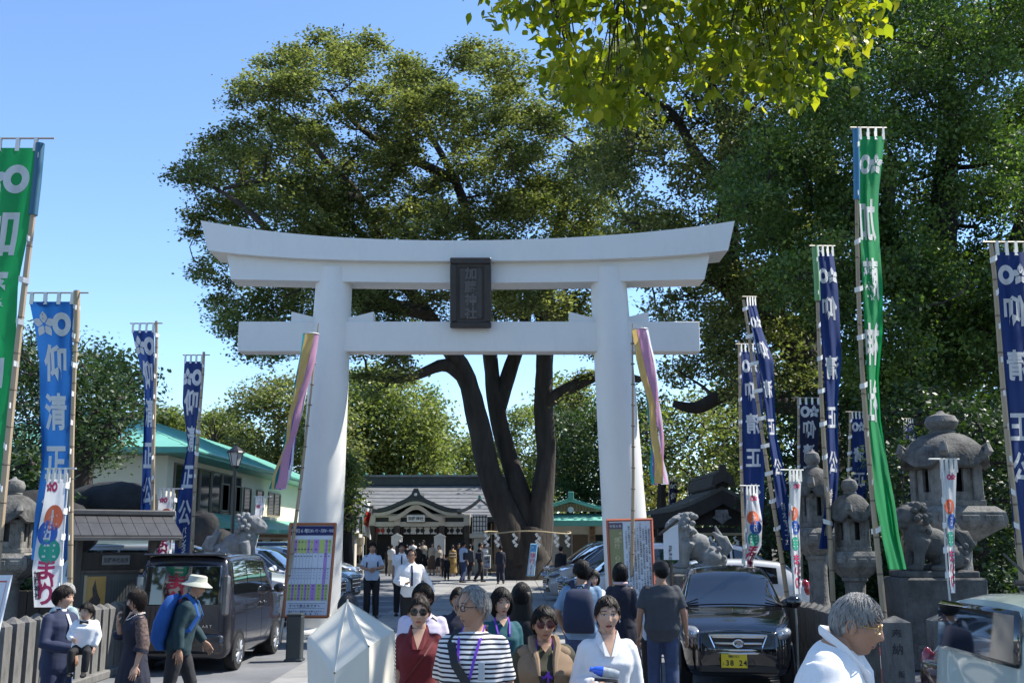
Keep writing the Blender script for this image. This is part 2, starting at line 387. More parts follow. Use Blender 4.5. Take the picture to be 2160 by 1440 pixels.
# glazed pavilion
def window(par, x, ya, yb, za, zb_, mull=1, mf=m_frame, side=1):
    f = MB(); t = .06
    f.b(x, x+.05*side, ya, yb, zb_-t, zb_); f.b(x, x+.05*side, ya, yb, za, za+t)
    for k in range(mull+1):
        yy = lerp(ya, yb-t, k/mull); f.b(x, x+.06*side, yy, yy+t, za+t, zb_-t)
    o = f.build('window_frame', mf, par, world=True)
    g = MB(); g.b(x-.01, x+.02*side, ya+t, yb-t, za+t, zb_-t); g.build('pane', m_gl, o, world=True)
    return o
for k in range(6):
    ya = 37.2+k*1.55; window(off, XW+.01, ya, ya+1.45, 2.75, 4.55, 1)
    g = MB()
    for j in range(8): g.tube([(XW+.09, ya+.12+j*.17, 2.85),(XW+.09, ya+.12+j*.17, 3.9)], .012, 4)
for (pxa, pxb) in ((465,483),(497,510),(515,530),(542,556),(567,592)):
    ya = atx(pxa, 1000, XW).y; yb = atx(pxb, 1000, XW).y; window(off, XW+.01, ya, yb, 3.0, 4.15, 1 if pxb-pxa < 20 else 2)
# bump-out bay
mb = MB(); mb.b(XW-.2, XW+.55, 47.0, 63, 2.75, 2.9); mb.build('ledge', m_cream, off, world=True)
# lower roofs + lower walls
mb = MB(); mb.add([(XW,40,2.35),(XW,63,2.35),(XW+2.3,63,1.98+.22),(XW+2.3,40,1.98+.22),(XW,40,2.9),(XW,63,2.9)], [(0,1,2,3)[::-1],(4,3,2,5)[::-1],(0,3,4),(1,5,2)][1:]+[(0,1,2,3)]); mb.build('lower_roof', m_teal, off, world=True)
mb = MB(); mb.b(XW+2.25, XW+2.38, 40, 63, 2.1, 2.26); mb.build('lower_fascia', m_tealt, off, world=True)
mb = MB(); mb.b(XW+.01, XW+1.3, 41, 62.5, 0, 2.2); mb.build('lower_wall', m_cream2, off, world=True)
m_shoji = M('brown lattice', (.30,.15,.07), .6, var=.1)
for ya, yb in ((43.5,45.2),(47,49),(52,57.5)):
    o = MB(); o.b(XW+1.3, XW+1.36, ya, yb, .7, 1.85); o = o.build('lattice_window', m_shoji, off, world=True)
    for k in range(int((yb-ya)/.5)+1):
        b_ = MB(); b_.b(XW+1.36, XW+1.39, ya+k*.5, ya+k*.5+.05, .7, 1.85); b_.build('bar', m_dwood, o, world=True)
mb = MB(); 
for k in range(60): mb.box((XW+2.1, 40.3+k*.38, 2.0),(.25,.1,.1))
mb.build('rafter_end', m_shoji, off, world=True)['kind'] = 'stuff'
# ---------------------------------------------------------------- main hall
HD = 64.0
def H(px, py, dy=0): return W(px, py, HD+dy)
hall = thing('worship_hall', 'shrine hall with grey curved roof and dark open front at the end of the path', 'shrine hall', (H(885,1200).x, HD, 0))
hx = H(885,1100).x
zr = H(885,1020,4.5).z; zeave = H(885,1090,-1.5).z
xl, xr = H(708,1090).x, H(1112,1090).x
def roofsurf(u, v):
    x = lerp(xl, xr, u); x = lerp(x, hx+(x-hx)*.93, v); y = lerp(HD-2, HD+4.5, v); z = lerp(zeave, zr, v**1.12)+.28*abs(2*u-1)**6*(1-v)
    return (x, y, z)
mb = MB(); mb.grid(roofsurf, 24, 10); mb.grid(lambda u,v: (roofsurf(1-u,v)[0], 2*(HD+4.5)-roofsurf(u,v)[1], roofsurf(u,v)[2]), 24, 10)
mb.build('roof', m_roofc, hall, smooth=40, world=True)
for k in range(9):   # shingle courses
    v = (k+.5)/9.5
    c_ = MB(); c_.tube([Vector(roofsurf(u/12, v))+Vector((0,-.02,.01)) for u in range(13)], .022, 4); c_.build('shingle_course', m_roofc, hall, world=True)
mb = MB(); mb.grid(lambda u,v: tuple(Vector(roofsurf(u,0))+Vector((0,-.02+.5*v*0,-.3*v))), 24, 2); mb.grid(lambda u,v: tuple(Vector(roofsurf(u,0))+Vector((0,2.2*v,-.3))), 24, 2)
mb.build('eave', m_roofe, hall, world=True)
mb = MB(); mb.b(hx+(xl-hx)*.9, hx+(xr-hx)*.9, HD+4.1, HD+4.9, zr-.1, zr+.42); mb.build('ridge', m_roofe, hall, world=True)
mb = MB(); mb.b(hx+(xl-hx)*.92, hx+(xr-hx)*.92, HD+3.95, HD+5.05, zr+.42, zr+.55); mb.build('ridge_cap', m_roofc, hall, world=True)
for k in range(9):
    mb = MB(); mb.lathe([(.07,0),(.07,.12),(.02,.16)], 8, (lerp(xl,xr,.1+k*.1)-0, HD+4.4, zr+.55)); mb.build('ridge_ornament', m_tealt, hall, world=True)
mb = MB(); mb.b(H(715,1100).x, H(1105,1100).x, HD, HD+7, 0, zeave-.05); mb.build('wall', m_hwall, hall, world=True)
zt = H(885,1110).z
# karahafu (undulating gable)
kw = H(972,1085,-2.6).x-hx; kz = H(885,1085,-2.6).z
def kh(t): return math.exp(-(t*1.75)**2)*.80
def kara(y0_, y1_, off0, off1, name, mat, wdt=1.0):
    n = 28; V = []
    for i in range(n+1):
        t = -1+2*i/n; x = hx+t*kw*wdt; z = kz+kh(t)*1.0+off0+.10*abs(t)**4; z2 = kz+kh(t)*1.0+off1+.10*abs(t)**4
        V += [Vector((x,y0_,z)),Vector((x,y0_,z2)),Vector((x,y1_,z2)),Vector((x,y1_,z))]
    fs = []
    for i in range(n):
        for j in range(4): k=(j+1)%4; fs.append((i*4+j,(i+1)*4+j,(i+1)*4+k,i*4+k))
    fs += [(0,1,2,3),(n*4+3,n*4+2,n*4+1,n*4)]
    m_ = MB(); m_.add(V, fs); return m_.build(name, mat, hall, smooth=40, world=True)
kara(HD-2.9, HD+1.2, .0, .22, 'porch_roof', m_roofe)
kara(HD-2.75, HD-2.6, -.20, -.02, 'bargeboard', M('beam cream', (.55,.50,.42), .7, var=.05), .93)
kara(HD-2.55, HD-2.45, -.5, -.22, 'gable_panel', m_hwall, .60)
mb = MB(); mb.prism([(hx-.55,kz+.95),(hx+.55,kz+.95),(hx+.28,kz+1.15),(hx+.12,kz+1.5),(hx-.12,kz+1.5),(hx-.28,kz+1.15)], HD-2.8, HD-2.4); mb.build('ridge_end_tile', m_roofe, hall, world=True)
mb = MB(); mb.ell((hx,HD-2.83,kz+1.15),(.09,.03,.09)); mb.build('crest', m_paper, hall, world=True)
mb = MB(); mb.tube([(hx,HD-2.6,kz+1.08),(hx,HD+1.5,kz+1.3)],.16,8); mb.build('porch_ridge', m_roofe, hall, world=True)
cols = [H(p,1150).x for p in (788,838,932,985)]
m_bm = M('beam cream', (.55,.50,.42))
for p in (785,838,932,985):
    x = H(p,1150,-2).x; mb = MB(); mb.cbox((x,HD-2.1,1.32),(.34,.34,2.64),.02); mb.build('column', m_hwood, hall, world=True)
    mb = MB(); mb.cbox((x,HD-2.1,2.98),(.38,.4,.62),.02); mb.build('bracket', m_bm, hall, world=True)
for z_, h_ in ((2.70,.16),(3.22,.10)):
    mb = MB(); mb.b(H(780,1100,-2).x, H(992,1100,-2).x, HD-2.25, HD-2.0, z_-.11, z_+h_); mb.build('crossbeam', m_bm, hall, world=True)
for a, b_ in ((792,833),(846,925),(938,980)):
    xa, xb = H(a,1150,-1.8).x, H(b_,1150,-1.8).x
    mb = MB(); mb.b(xa, xb, HD-1.9, HD-1.8, 2.88, 3.14); mb.build('transom', m_hwood, hall, world=True)
    mb = MB(); mb.b(xa-.1, xb+.1, HD-.25, HD-.02, .1, 2.6); mb.build('opening_shade_slab', m_black, hall, world=True)  # solid black slab stands in for the shade inside the hall
    n_ = 5 if b_-a > 60 else 3
    for k in range(n_):   # white curtain pieces with crests
        x0, x1 = lerp(xa+.1, xb-.1, k/n_)+.03, lerp(xa+.1, xb-.1, (k+1)/n_)-.03
        mb = MB(); mb.b(x0, x1, HD-1.72, HD-1.70, 2.16, 2.56); o = mb.build('curtain', m_paper, hall, world=True)
        c_ = MB()
        if k % 2 == 0:
            xc = (x0+x1)/2
            for dx in (-.14,.14): c_.lathe([(.06,0),(.13,.0),(.13,.01),(.06,.01)], 14, (xc+dx,HD-1.74,2.36), M3=Matrix.Rotation(R(90),3,'X'))
            c_.build('crest', m_ink if (a != 792 or k) else m_red, o, world=True)
mb = MB(); mb.cbox((hx-.0,HD-2.42,3.05),(1.05,.08,.40),.02); o = mb.build('name_board', m_paper, hall, world=True)
mb = MB(); mb.b(hx-.56,hx+.56,HD-2.44,HD-2.38,2.80,2.86); mb.b(hx-.56,hx+.56,HD-2.44,HD-2.38,3.24,3.30); mb.build('board_frame', m_hwood, hall, world=True)
t_ = MB(); flat_text(t_, "加藤神社", (hx-.36,HD-2.475,3.05), (1,0,0), (0,0,1), .22); t_.build('lettering', m_ink, o, world=True)
for p in (760,1010):
    x = H(p,1150).x; mb = MB(); mb.b(x-.9,x+.9,HD-.14,HD-.02,.4,2.9); o = mb.build('side_window', m_hwood, hall, world=True)
    for k in range(5):
        b_ = MB(); b_.b(x-.8+k*.38,x-.8+k*.38+.08,HD-.2,HD-.14,.5,2.8); b_.build('bar', m_bm, o, world=True)
for k in range(4):
    mb = MB(); mb.b(H(775,1200).x-.2*k, H(1000,1200).x+.2*k, HD-3.4-.35*k, HD-.4, 0, .68-.17*k); mb.build('step', M('step stone',(.32,.31,.29),.85), hall, world=True)
def hlantern(px, py, D, s, label):
    t = thing('garden_lantern', label, 'lantern', tuple(W(px, py, D)*Vector((1,1,0)) if False else (W(px,py,D).x, D, 0)), group='pale shrine lanterns by the hall')
    m_ = MB(); m_.cbox((0,0,.75*s),(.5*s,.5*s,1.5*s),.03); m_.cbox((0,0,1.6*s),(.85*s,.85*s,.2*s),.03); m_.build('post', m_bm, t)
    m_ = MB(); m_.cbox((0,0,2.1*s),(.62*s,.62*s,.8*s),.02); c = m_.build('lamp_box', m_paper, t)
    for k in range(5):
        g = MB(); g.b(-.28*s+k*.13*s,-.25*s+k*.13*s,-.33*s,-.312*s,1.75*s,2.45*s); g.build('bar', m_hwood, c)
    for k in range(4):
        g = MB(); g.b(-.3*s,.3*s,-.33*s,-.312*s,(1.8+k*.19)*s,(1.83+k*.19)*s); g.build('bar', m_hwood, c)
    n = 14; V = []
    for i in range(n+1):
        q = -1+2*i/n; z = (2.55+.55*(1-abs(q))**1.6+.06*abs(q)**5)*s
        V += [(q*.95*s,-.7*s,z),(q*.95*s,-.7*s,z+.09*s),(q*.95*s,.7*s,z+.09*s),(q*.95*s,.7*s,z)]
    g = MB(); g.add(V, [(i*4+j,(i+1)*4+j,(i+1)*4+(j+1)%4,i*4+(j+1)%4) for i in range(n) for j in range(4)]+[(0,1,2,3),(n*4+3,n*4+2,n*4+1,n*4)])
    g.build('roof', m_roofc, t, smooth=30)
    g = MB(); g.tube([(0,-.75*s,3.22*s),(0,.75*s,3.22*s)],.07*s,6); g.build('ridge', m_tealt, t)
    g = MB(); g.ell((0,-.72*s,2.82*s),(.09*s,.03*s,.09*s)); g.build('crest', m_paper, t)
    return t
hlantern(1012, 1150, 58, 1.28, 'roofed white lantern right of the hall steps')
hlantern(737, 1150, 52, 1.28, 'roofed white lantern left of the hall half behind the gate pillar')
# two white notice tablets at the hall front
for px, l in ((838,'white tablet standing left of the hall steps'),(928,'white tablet standing right of the hall steps')):
    x = W(px,1150,HD-3.9).x; mb = MB(); mb.cbox((x,HD-4.2,1.5),(.62,.06,1.0),.02); mb.prism([(x-.36,2.0),(x+.36,2.0),(x,2.2)],HD-4.26,HD-4.14); mb.box((x,HD-4.2,.5),(.08,.06,1.0))
    mb.build('notice_tablet', m_paper, label=l, cat='sign', group='white tablets at the hall')
# sake barrels stack
m_brl = M('straw barrel',(.42,.34,.22),.8,var=.15); k = 0
for (px,py) in ((741,1125),(745,1141),(759,1141),(741,1158),(757,1160)):
    p = W(px,py,HD-3.5); t = MB(); t.lathe([(.22,-.26),(.27,-.2),(.28,.2),(.23,.26)],14,tuple(p)); o = t.build('sake_barrel', m_brl, label=['straw wrapped barrel at the top of the stack by the hall','straw barrel middle row left of the stack by the hall','straw barrel middle row right of the stack by the hall','straw barrel bottom left of the stack by the hall','straw barrel bottom right of the stack by the hall'][k], cat='barrel', group='offering barrels beside the hall'); k += 1
# national flag on a pole left of the hall
fl = thing('flag', 'white flag with red disc hanging from a pole left of the hall', 'flag', tuple(W(767,1200,60))); p0 = W(767,1165,56); p1 = W(765,1045,56)
fl.location = (p0.x, 56, 0)
mb = MB(); mb.tube([(p0.x,56,0),(p1.x,56,p1.z)],.035,6); mb.build('pole', m_paper, fl, world=True)
mb = MB(); mb.grid(lambda u,v: (p1.x+.05+u*.42+.05*math.sin(v*8), 56+.22*math.sin(u*9+v*3), p1.z-.1-v*1.9-.3*u), 10, 14); mb.build('cloth', m_paper, fl, smooth=True, world=True)
mb = MB(); mb.grid(lambda u,v: (p1.x+.1+u*.33+.05*math.sin((.3+v*.4)*8), 55.985+.22*math.sin((.1+u*.8)*9+(.3+v*.4)*3), p1.z-.1-(.3+v*.4)*1.9-.3*(.1+u*.8)), 8, 8); mb.build('red_disc', m_red, fl, smooth=True, world=True)
# ---------------------------------------------------------------- small teal-gabled office right of the path
SD = 56
so_ = thing('amulet_office', 'small pale building with teal gable roof behind the big tree', 'building', (W(1215,1150,SD).x, SD, 0))
c = W(1204,1052,SD-.6); el = W(1150,1086,SD); er = W(1300,1086,SD); zE = W(1204,1098,SD-1.5).z
mb = MB(); mb.b(el.x, er.x+3, SD, SD+6, 0, zE+.2); mb.build('wall', m_cream2, so_, world=True)
mb = MB(); V = []
gx = c.x; gz = c.z; gw = er.x-gx+.3; gb = zE+.50
for y in (SD-.6, SD+6):
    for q in range(13):
        t = -1+q/6; V.append((gx+t*gw, y, gb+(gz-gb)*(1-abs(t))**1.25)); 
n=13
mb.add(V+[(v_[0],v_[1],v_[2]-.14) for v_ in V], [(i,i+1,n+i+1,n+i) for i in range(12)]+[(2*n+i,2*n+n+i,2*n+n+i+1,2*n+i+1) for i in range(12)]+[(i,2*n+i,2*n+i+1,i+1) for i in range(12)])
mb.build('gable_roof', m_teal, so_, smooth=30, world=True)
for q in range(10):
    for sgn in (-1,1):
        t0 = .05; mb = MB(); yy = SD-.5+q*.65; mb.tube([(gx+sgn*gw*t, yy, gb+(gz-gb)*(1-t)**1.25+.03) for t in (.03,.25,.5,.75,.98)], .03, 4); mb.build('seam', m_tealt, so_, world=True)
mb = MB(); mb.prism([(gx-gw*.9,gb),(gx+gw*.9,gb),(gx+gw*.45,gb+(gz-gb)*.45),(gx,gz-.2),(gx-gw*.45,gb+(gz-gb)*.45)], SD-.3, SD-.2); gp = mb.build('gable_panel', M('tan lattice',(.40,.29,.18),.7), so_, world=True)
for q in range(30):
    t = -.85+q*1.7/29; z1 = gb+(gz-gb)*(1-abs(t))**1.25-.2
    if z1 > gb+.1:
        mb = MB(); mb.b(gx+t*gw-.03, gx+t*gw+.03, SD-.36, SD-.3, gb+.05, z1); mb.build('bar', m_shoji, gp, world=True)
mb = MB(); mb.lathe([(.16,0),(.16,.05)],14,(gx,SD-.38,gz-.55),M3=Matrix.Rotation(R(90),3,'X')); mb.build('crest', m_paper, so_, world=True)
mb = MB(); mb.tube([(gx,SD-.7,gz+.06),(gx,SD+6,gz+.06)],.1,8); mb.cbox((gx,SD-.72,gz+.18),(.3,.1,.4),.02); mb.build('ridge', m_tealt, so_, world=True)
mb = MB(); V=[(el.x-.6,SD-1.6,zE),(er.x+3,SD-1.6,zE),(er.x+3,SD+.1,zE+.42),(el.x-.6,SD+.1,zE+.42)]; mb.add(V+[(a,b_,c_-.22) for a,b_,c_ in V],[(0,1,2,3),(4,7,6,5),(0,4,5,1),(0,3,7,4)]); mb.build('lower_roof', m_teal, so_, world=True)
mb = MB(); mb.b(el.x-.62,er.x+3.02,SD-1.66,SD-1.6,zE-.26,zE+.02); mb.build('fascia', m_tealt, so_, world=True)
for a,b_,mt_ in ((1180,1205,m_frame),(1208,1240,M('brown door',(.12,.07,.04),.6)),(1255,1280,m_gl)):
    xa, xb = W(a,1150,SD).x, W(b_,1150,SD).x; mb = MB(); mb.b(xa,xb,SD-.06,SD-.01,.1,2.1); mb.build('door', mt_, so_, world=True)
x = W(1250,1150,SD-.2).x; mb = MB(); mb.cbox((x,SD-.15,1.9),(.3,.05,1.5),.02); o = mb.build('hanging_board', m_shoji, so_, world=True)
t_ = MB(); flat_text(t_, "お守授与所", (x,SD-.18,2.45), (1,0,0), (0,0,1), .24, True, 1.1); t_.build('lettering', m_ink, o, world=True)
# ---------------------------------------------------------------- purification pavilion (dark roof, right)
PD = 33.0
pv = thing('wash_pavilion', 'dark wooden water pavilion with curved shingle roof right of the gate', 'pavilion', (W(1500,1150,PD).x, PD, 0))
m_dsh = M('dark shingle', (.10,.095,.085), .75, var=.3, vscale=2, bump=.3, bscale=10)
m_dark = M('pavilion dark wood', (.028,.022,.019), .7, var=.3)
cx_ = W(1525,1010,PD).x; yF = PD-1.2
apex = W(1522,1033,yF); eL = W(1392,1082,yF); wv = apex.x-eL.x; rise = apex.z-eL.z
def prof(t):  # t -1..1.35, gable facing us
    a = abs(t); return rise*(1-a)**1.5 if a < 1 else -.25*(a-1)
def pav(y0_,y1_,o0,o1,name,mat,t0=-1.22,t1=1.22,sm=35):
    n=36; V=[]
    for i in range(n+1):
        t=lerp(t0,t1,i/n); z=eL.z+prof(t); x=apex.x+t*wv; V+=[(x,y0_,z+o0),(x,y0_,z+o1),(x,y1_,z+o1),(x,y1_,z+o0)]
    fs=[(i*4+j,(i+1)*4+j,(i+1)*4+(j+1)%4,i*4+(j+1)%4) for i in range(n) for j in range(4)]+[(0,1,2,3),(n*4+3,n*4+2,n*4+1,n*4)]
    m_=MB(); m_.add(V,fs); return m_.build(name,mat,pv,smooth=sm,world=True)
pav(yF-.1,PD+3.6,0,.12,'roof',m_dsh)
pav(yF-.16,yF+.0,-.42,-.002,'bargeboard',m_dark,-1.15,1.15)
for k in range(8):
    v=(k+.5)/8.5
    for sg in (-1,1):
        t=sg*(.1+v*1.05); mb=MB(); mb.tube([(apex.x+t*wv,yF-.08,eL.z+prof(t)+.13),(apex.x+t*wv,PD+3.6,eL.z+prof(t)+.13)],.02,4); mb.build('shingle_course',m_dsh,pv,world=True)
mb=MB(); mb.cbox((apex.x,PD+1.1,apex.z+.26),(.42,4.7,.38),.05); mb.tube([(apex.x,yF-.2,apex.z+.50),(apex.x,PD+3.5,apex.z+.50)],.12,8); mb.build('ridge',m_dwood,pv,world=True)
mb=MB(); mb.prism([(apex.x-.6,apex.z-.02),(apex.x-.36,apex.z+.10),(apex.x-.3,apex.z+.42),(apex.x-.12,apex.z+.54),(apex.x-.08,apex.z+.74),(apex.x+.08,apex.z+.74),(apex.x+.12,apex.z+.54),(apex.x+.3,apex.z+.42),(apex.x+.36,apex.z+.10),(apex.x+.6,apex.z-.02),(apex.x,apex.z+.25)],yF-.3,yF-.1); mb.build('ridge_end_tile',m_dwood,pv,world=True)
g=W(1523,1090,yF-.2); mb=MB(); mb.prism([(g.x-.18,g.z+.22),(g.x+.18,g.z+.22),(g.x+.2,g.z+.05),(g.x+.3,g.z-.02),(g.x+.16,g.z-.08),(g.x,g.z-.22),(g.x-.16,g.z-.08),(g.x-.3,g.z-.02),(g.x-.2,g.z+.05)],yF-.22,yF-.17); mb.build('gable_pendant',m_stone,pv,world=True)
mb=MB(); mb.prism([(apex.x-wv*.95,eL.z-.35),(apex.x+wv*.95,eL.z-.35),(apex.x+wv*.4,eL.z+rise*.35),(apex.x,eL.z+rise*.8),(apex.x-wv*.4,eL.z+rise*.35)],yF+.15,yF+.25); mb.build('gable_panel',m_dark,pv,world=True)
for sx in (-.72,.72):
    for yy in (yF+.3, PD+3):
        mb=MB(); mb.cbox((apex.x+sx*wv,yy,(eL.z-.3)/2),(.26,.26,eL.z-.3),.02); mb.build('post',m_dwood,pv,world=True)
for yy in (yF+.3,PD+3):
    mb=MB(); mb.cbox((apex.x,yy,eL.z-.55),(wv*2.05,.2,.28),.02); mb.build('crossbeam',m_dark,pv,world=True)
mb=MB(); mb.cbox((apex.x,PD+1,.45),(2.6,1.3,.9),.05); mb.build('water_basin',m_stone,pv,world=True)
mb=MB(); mb.tube([(apex.x-wv*.9,yF+.1,eL.z-.62),(apex.x+wv*.9,yF+.1,eL.z-.62)],.05,6); mb.build('rope',M('straw rope',(.4,.33,.2),.9),pv,world=True)
for k in range(4):
    x=apex.x-wv*.6+k*wv*.4; mb=MB(); 
    for j in range(3): mb.box((x+.06*(j%2),yF+.05,eL.z-.75-.13*j),(.1,.01,.14),(0,.4*(1 if j%2 else -1),0))
    mb.build('paper_streamer',m_paper,pv,world=True)
# ---------------------------------------------------------------- trees
def leafmat(name, c1, c2, c3, trans=.35, tcol=None, rough=.5, patch=.25):
    m = bpy.data.materials.new(name); m.use_nodes = True; n = m.node_tree; L = n.links.new; p = n.nodes['Principled BSDF']; p.inputs['Roughness'].default_value = rough; p.inputs['Specular IOR Level'].default_value = .35
    g = n.nodes.new('ShaderNodeNewGeometry'); tc = n.nodes.new('ShaderNodeTexCoord'); nz = n.nodes.new('ShaderNodeTexNoise'); nz.inputs['Scale'].default_value = patch; nz.inputs['Detail'].default_value = 2
    L(tc.outputs['Object'], nz.inputs['Vector'])
    ad = n.nodes.new('ShaderNodeMath'); ad.operation = 'MULTIPLY_ADD'; ad.inputs[1].default_value = .55; L(g.outputs['Random Per Island'], ad.inputs[0])
    s2 = n.nodes.new('ShaderNodeMath'); s2.operation = 'MULTIPLY_ADD'; s2.inputs[1].default_value = 1.1; s2.inputs[2].default_value = -.33; L(nz.outputs['Fac'], s2.inputs[0]); L(s2.outputs[0], ad.inputs[2])
    cr = n.nodes.new('ShaderNodeValToRGB'); e = cr.color_ramp.elements; e[0].color = (*c1, 1); e[0].position = .1; e[1].color = (*c3, 1); e[1].position = .95  # ramp holds leaf variation plus lit and dark clumps put into the colour
    x = e.new(.5); x.color = (*c2, 1); L(ad.outputs[0], cr.inputs[0]); L(cr.outputs[0], p.inputs['Base Color'])
    tr = n.nodes.new('ShaderNodeBsdfTranslucent'); mx = n.nodes.new('ShaderNodeMix'); mx.data_type = 'RGBA'; mx.blend_type = 'MULTIPLY'; mx.inputs[0].default_value = 1
    L(cr.outputs[0], mx.inputs[6]); mx.inputs[7].default_value = (*(tcol or (1.6,1.9,.7)), 1); L(mx.outputs[2], tr.inputs[0])
    ms = n.nodes.new('ShaderNodeMixShader'); ms.inputs[0].default_value = trans; L(p.outputs[0], ms.inputs[1]); L(tr.outputs[0], ms.inputs[2]); L(ms.outputs[0], n.nodes['Material Output'].inputs[0])
    return m
l_cam = leafmat('camphor leaf', (.044,.062,.024), (.130,.146,.052), (.34,.345,.14), .38, (1.5,1.65,.8), patch=.55)
l_gk = leafmat('ginkgo leaf', (.030,.060,.020), (.075,.120,.034), (.20,.26,.06), .36, patch=.6)
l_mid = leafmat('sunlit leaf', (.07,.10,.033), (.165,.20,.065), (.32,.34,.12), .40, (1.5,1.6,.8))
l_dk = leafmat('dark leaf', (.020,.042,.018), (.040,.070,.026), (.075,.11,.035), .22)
l_yel = leafmat('yellow leaf', (.20,.19,.04), (.36,.31,.07), (.55,.45,.14), .35)
l_con = leafmat('pale conifer leaf', (.09,.15,.04), (.15,.22,.06), (.22,.30,.08), .3)
l_front = leafmat('overhanging leaf', (.055,.085,.012), (.13,.16,.015), (.27,.26,.03), .62, (2.3,2.3,.7), .4, patch=1.6)
m_bark = M('bark', (.042,.034,.028), .95, var=.4, vscale=3, bump=1.6, bscale=7, stretch=(1,1,.22))
m_bark2 = M('dark bark', (.035,.028,.023), .95, var=.4, vscale=3, bump=1.0, bscale=9, stretch=(1,1,.25))
def leaves(centers, size, up=.35, aspect=.62, jit=.35):
    """rhombus leaf faces at the given centres -> mesh"""
    N = len(centers); n = rng.normal(size=(N,3)); n[:,2] = np.abs(n[:,2])*(1+up)+up; n /= np.linalg.norm(n, axis=1)[:,None]
    a = np.cross(n, rng.normal(size=(N,3))); a /= np.linalg.norm(a, axis=1)[:,None]; b = np.cross(n, a)
    s = size*rng.uniform(1-jit, 1+jit, size=(N,1))
    V = np.empty((N,4,3)); V[:,0] = centers+a*s*.5; V[:,1] = centers+b*s*aspect*.5+a*s*.05; V[:,2] = centers-a*s*.5; V[:,3] = centers-b*s*aspect*.5+a*s*.05
    me = bpy.data.meshes.new('crown'); me.vertices.add(4*N); me.vertices.foreach_set('co', V.reshape(-1))
    me.loops.add(4*N); me.loops.foreach_set('vertex_index', np.arange(4*N, dtype=np.int32)); me.polygons.add(N)
    me.polygons.foreach_set('loop_start', np.arange(0, 4*N, 4, dtype=np.int32)); me.update(calc_edges=True); return me
def puffleaves(puffs, sub, per, rsub, flat=.75, top=.25):
    """puffs: [(centre, r)] -> leaf centres: sub-clumps over the puff shell"""
    out = []
    for c, r in puffs:
        k = max(3, int(sub*(r**1.6))); d = rng.normal(size=(k,3)); d[:,2] += top; d /= np.linalg.norm(d, axis=1)[:,None]
        rr = r*rng.uniform(.55, 1.0, size=(k,1)); sc = np.array(c)+d*rr*np.array([1,1,flat])
        for q in sc:
            m_ = int(per*rng.uniform(.6,1.4)); out.append(q+rng.normal(size=(m_,3))*rsub*np.array([1,1,.55])*rng.uniform(.7,1.3))
    return np.concatenate(out)
def inpoly(x, y, P):
    c = False; j = len(P)-1
    for i in range(len(P)):
        if (P[i][1] > y) != (P[j][1] > y) and x < (P[j][0]-P[i][0])*(y-P[i][1])/(P[j][1]-P[i][1])+P[i][0]: c = not c
        j = i
    return c
def polypuffs(poly, D0, thick, n, r0, r1, rpx=None, inset=True, holes=()):
    """n puff centres spread through the volume whose outline at depth D0 is the given polygon"""
    xs = [p[0] for p in poly]; ys = [p[1] for p in poly]; out = []; tries = 0
    while len(out) < n and tries < n*400:
        tries += 1; x = rng.uniform(min(xs), max(xs)); y = rng.uniform(min(ys), max(ys)); r = rng.uniform(r0, r1); rp = r*F/D0*.75
        if inset:
            if not all(inpoly(x+dx*rp, y+dy*rp, poly) for dx, dy in ((1,0),(-1,0),(0,1),(0,-1),(0,0))): continue
        elif not inpoly(x, y, poly): continue
        if any((x-hx_)**2+(y-hy_)**2 < (hr+rp*.8)**2 for hx_, hy_, hr in holes): continue
        p = W(x, y, D0)+Vector((0,0,0)); dy = rng.uniform(-thick, thick); s_ = (D0+dy)/D0
        q = Vector((p.x*s_, D0+dy, HC+(p.z-HC)*s_))
        if any((q-Vector(c)).length < .55*(r+rr) for c, rr in out): 
            if rng.random() < .85: continue
        out.append((tuple(q), r))
    return out
def branches(mb, nodes, puffs, r_tip=.03, k=.9, wob=.25):
    """join each puff centre to the nearest skeleton node by a bent tapering branch; nodes: [(pos, radius)]"""
    todo = sorted(puffs, key=lambda p: min((Vector(p[0])-n[0]).length for n in nodes)); nodes = list(nodes)
    for c, r in todo:
        c = Vector(c); best = min(nodes, key=lambda n: (c-n[0]).length - n[1]*2+max(0, n[0].z-c.z)*.4)
        d = (c-best[0]).length
        if d < .2: continue
        r0 = min(best[1]*.75, .03+.022*d+.03); n_ = max(3, int(d/.8)); pts = []; rad = []
        bend = Vector(rng.normal(size=3))*d*.12; bend.z = -abs(bend.z)*.4 - .06*d
        for i in range(n_+1):
            t = i/n_; pts.append(best[0].lerp(c, t)+bend*math.sin(math.pi*t)+Vector(rng.normal(size=3))*wob*.25*(0 < i < n_)); rad.append(lerp(r0, r_tip, t))
        mb.tube(pts, rad, 5, cap=False)
        for i in range(1, n_+1): nodes.append((pts[i], rad[i]))
        for _ in range(3):   # twigs
            q = Vector(rng.normal(size=3)).normalized()*r*.85; mb.tube([c, c+q*.5+Vector((0,0,.1)), c+q], [r_tip*.8, r_tip*.6, r_tip*.3], 3, cap=False)
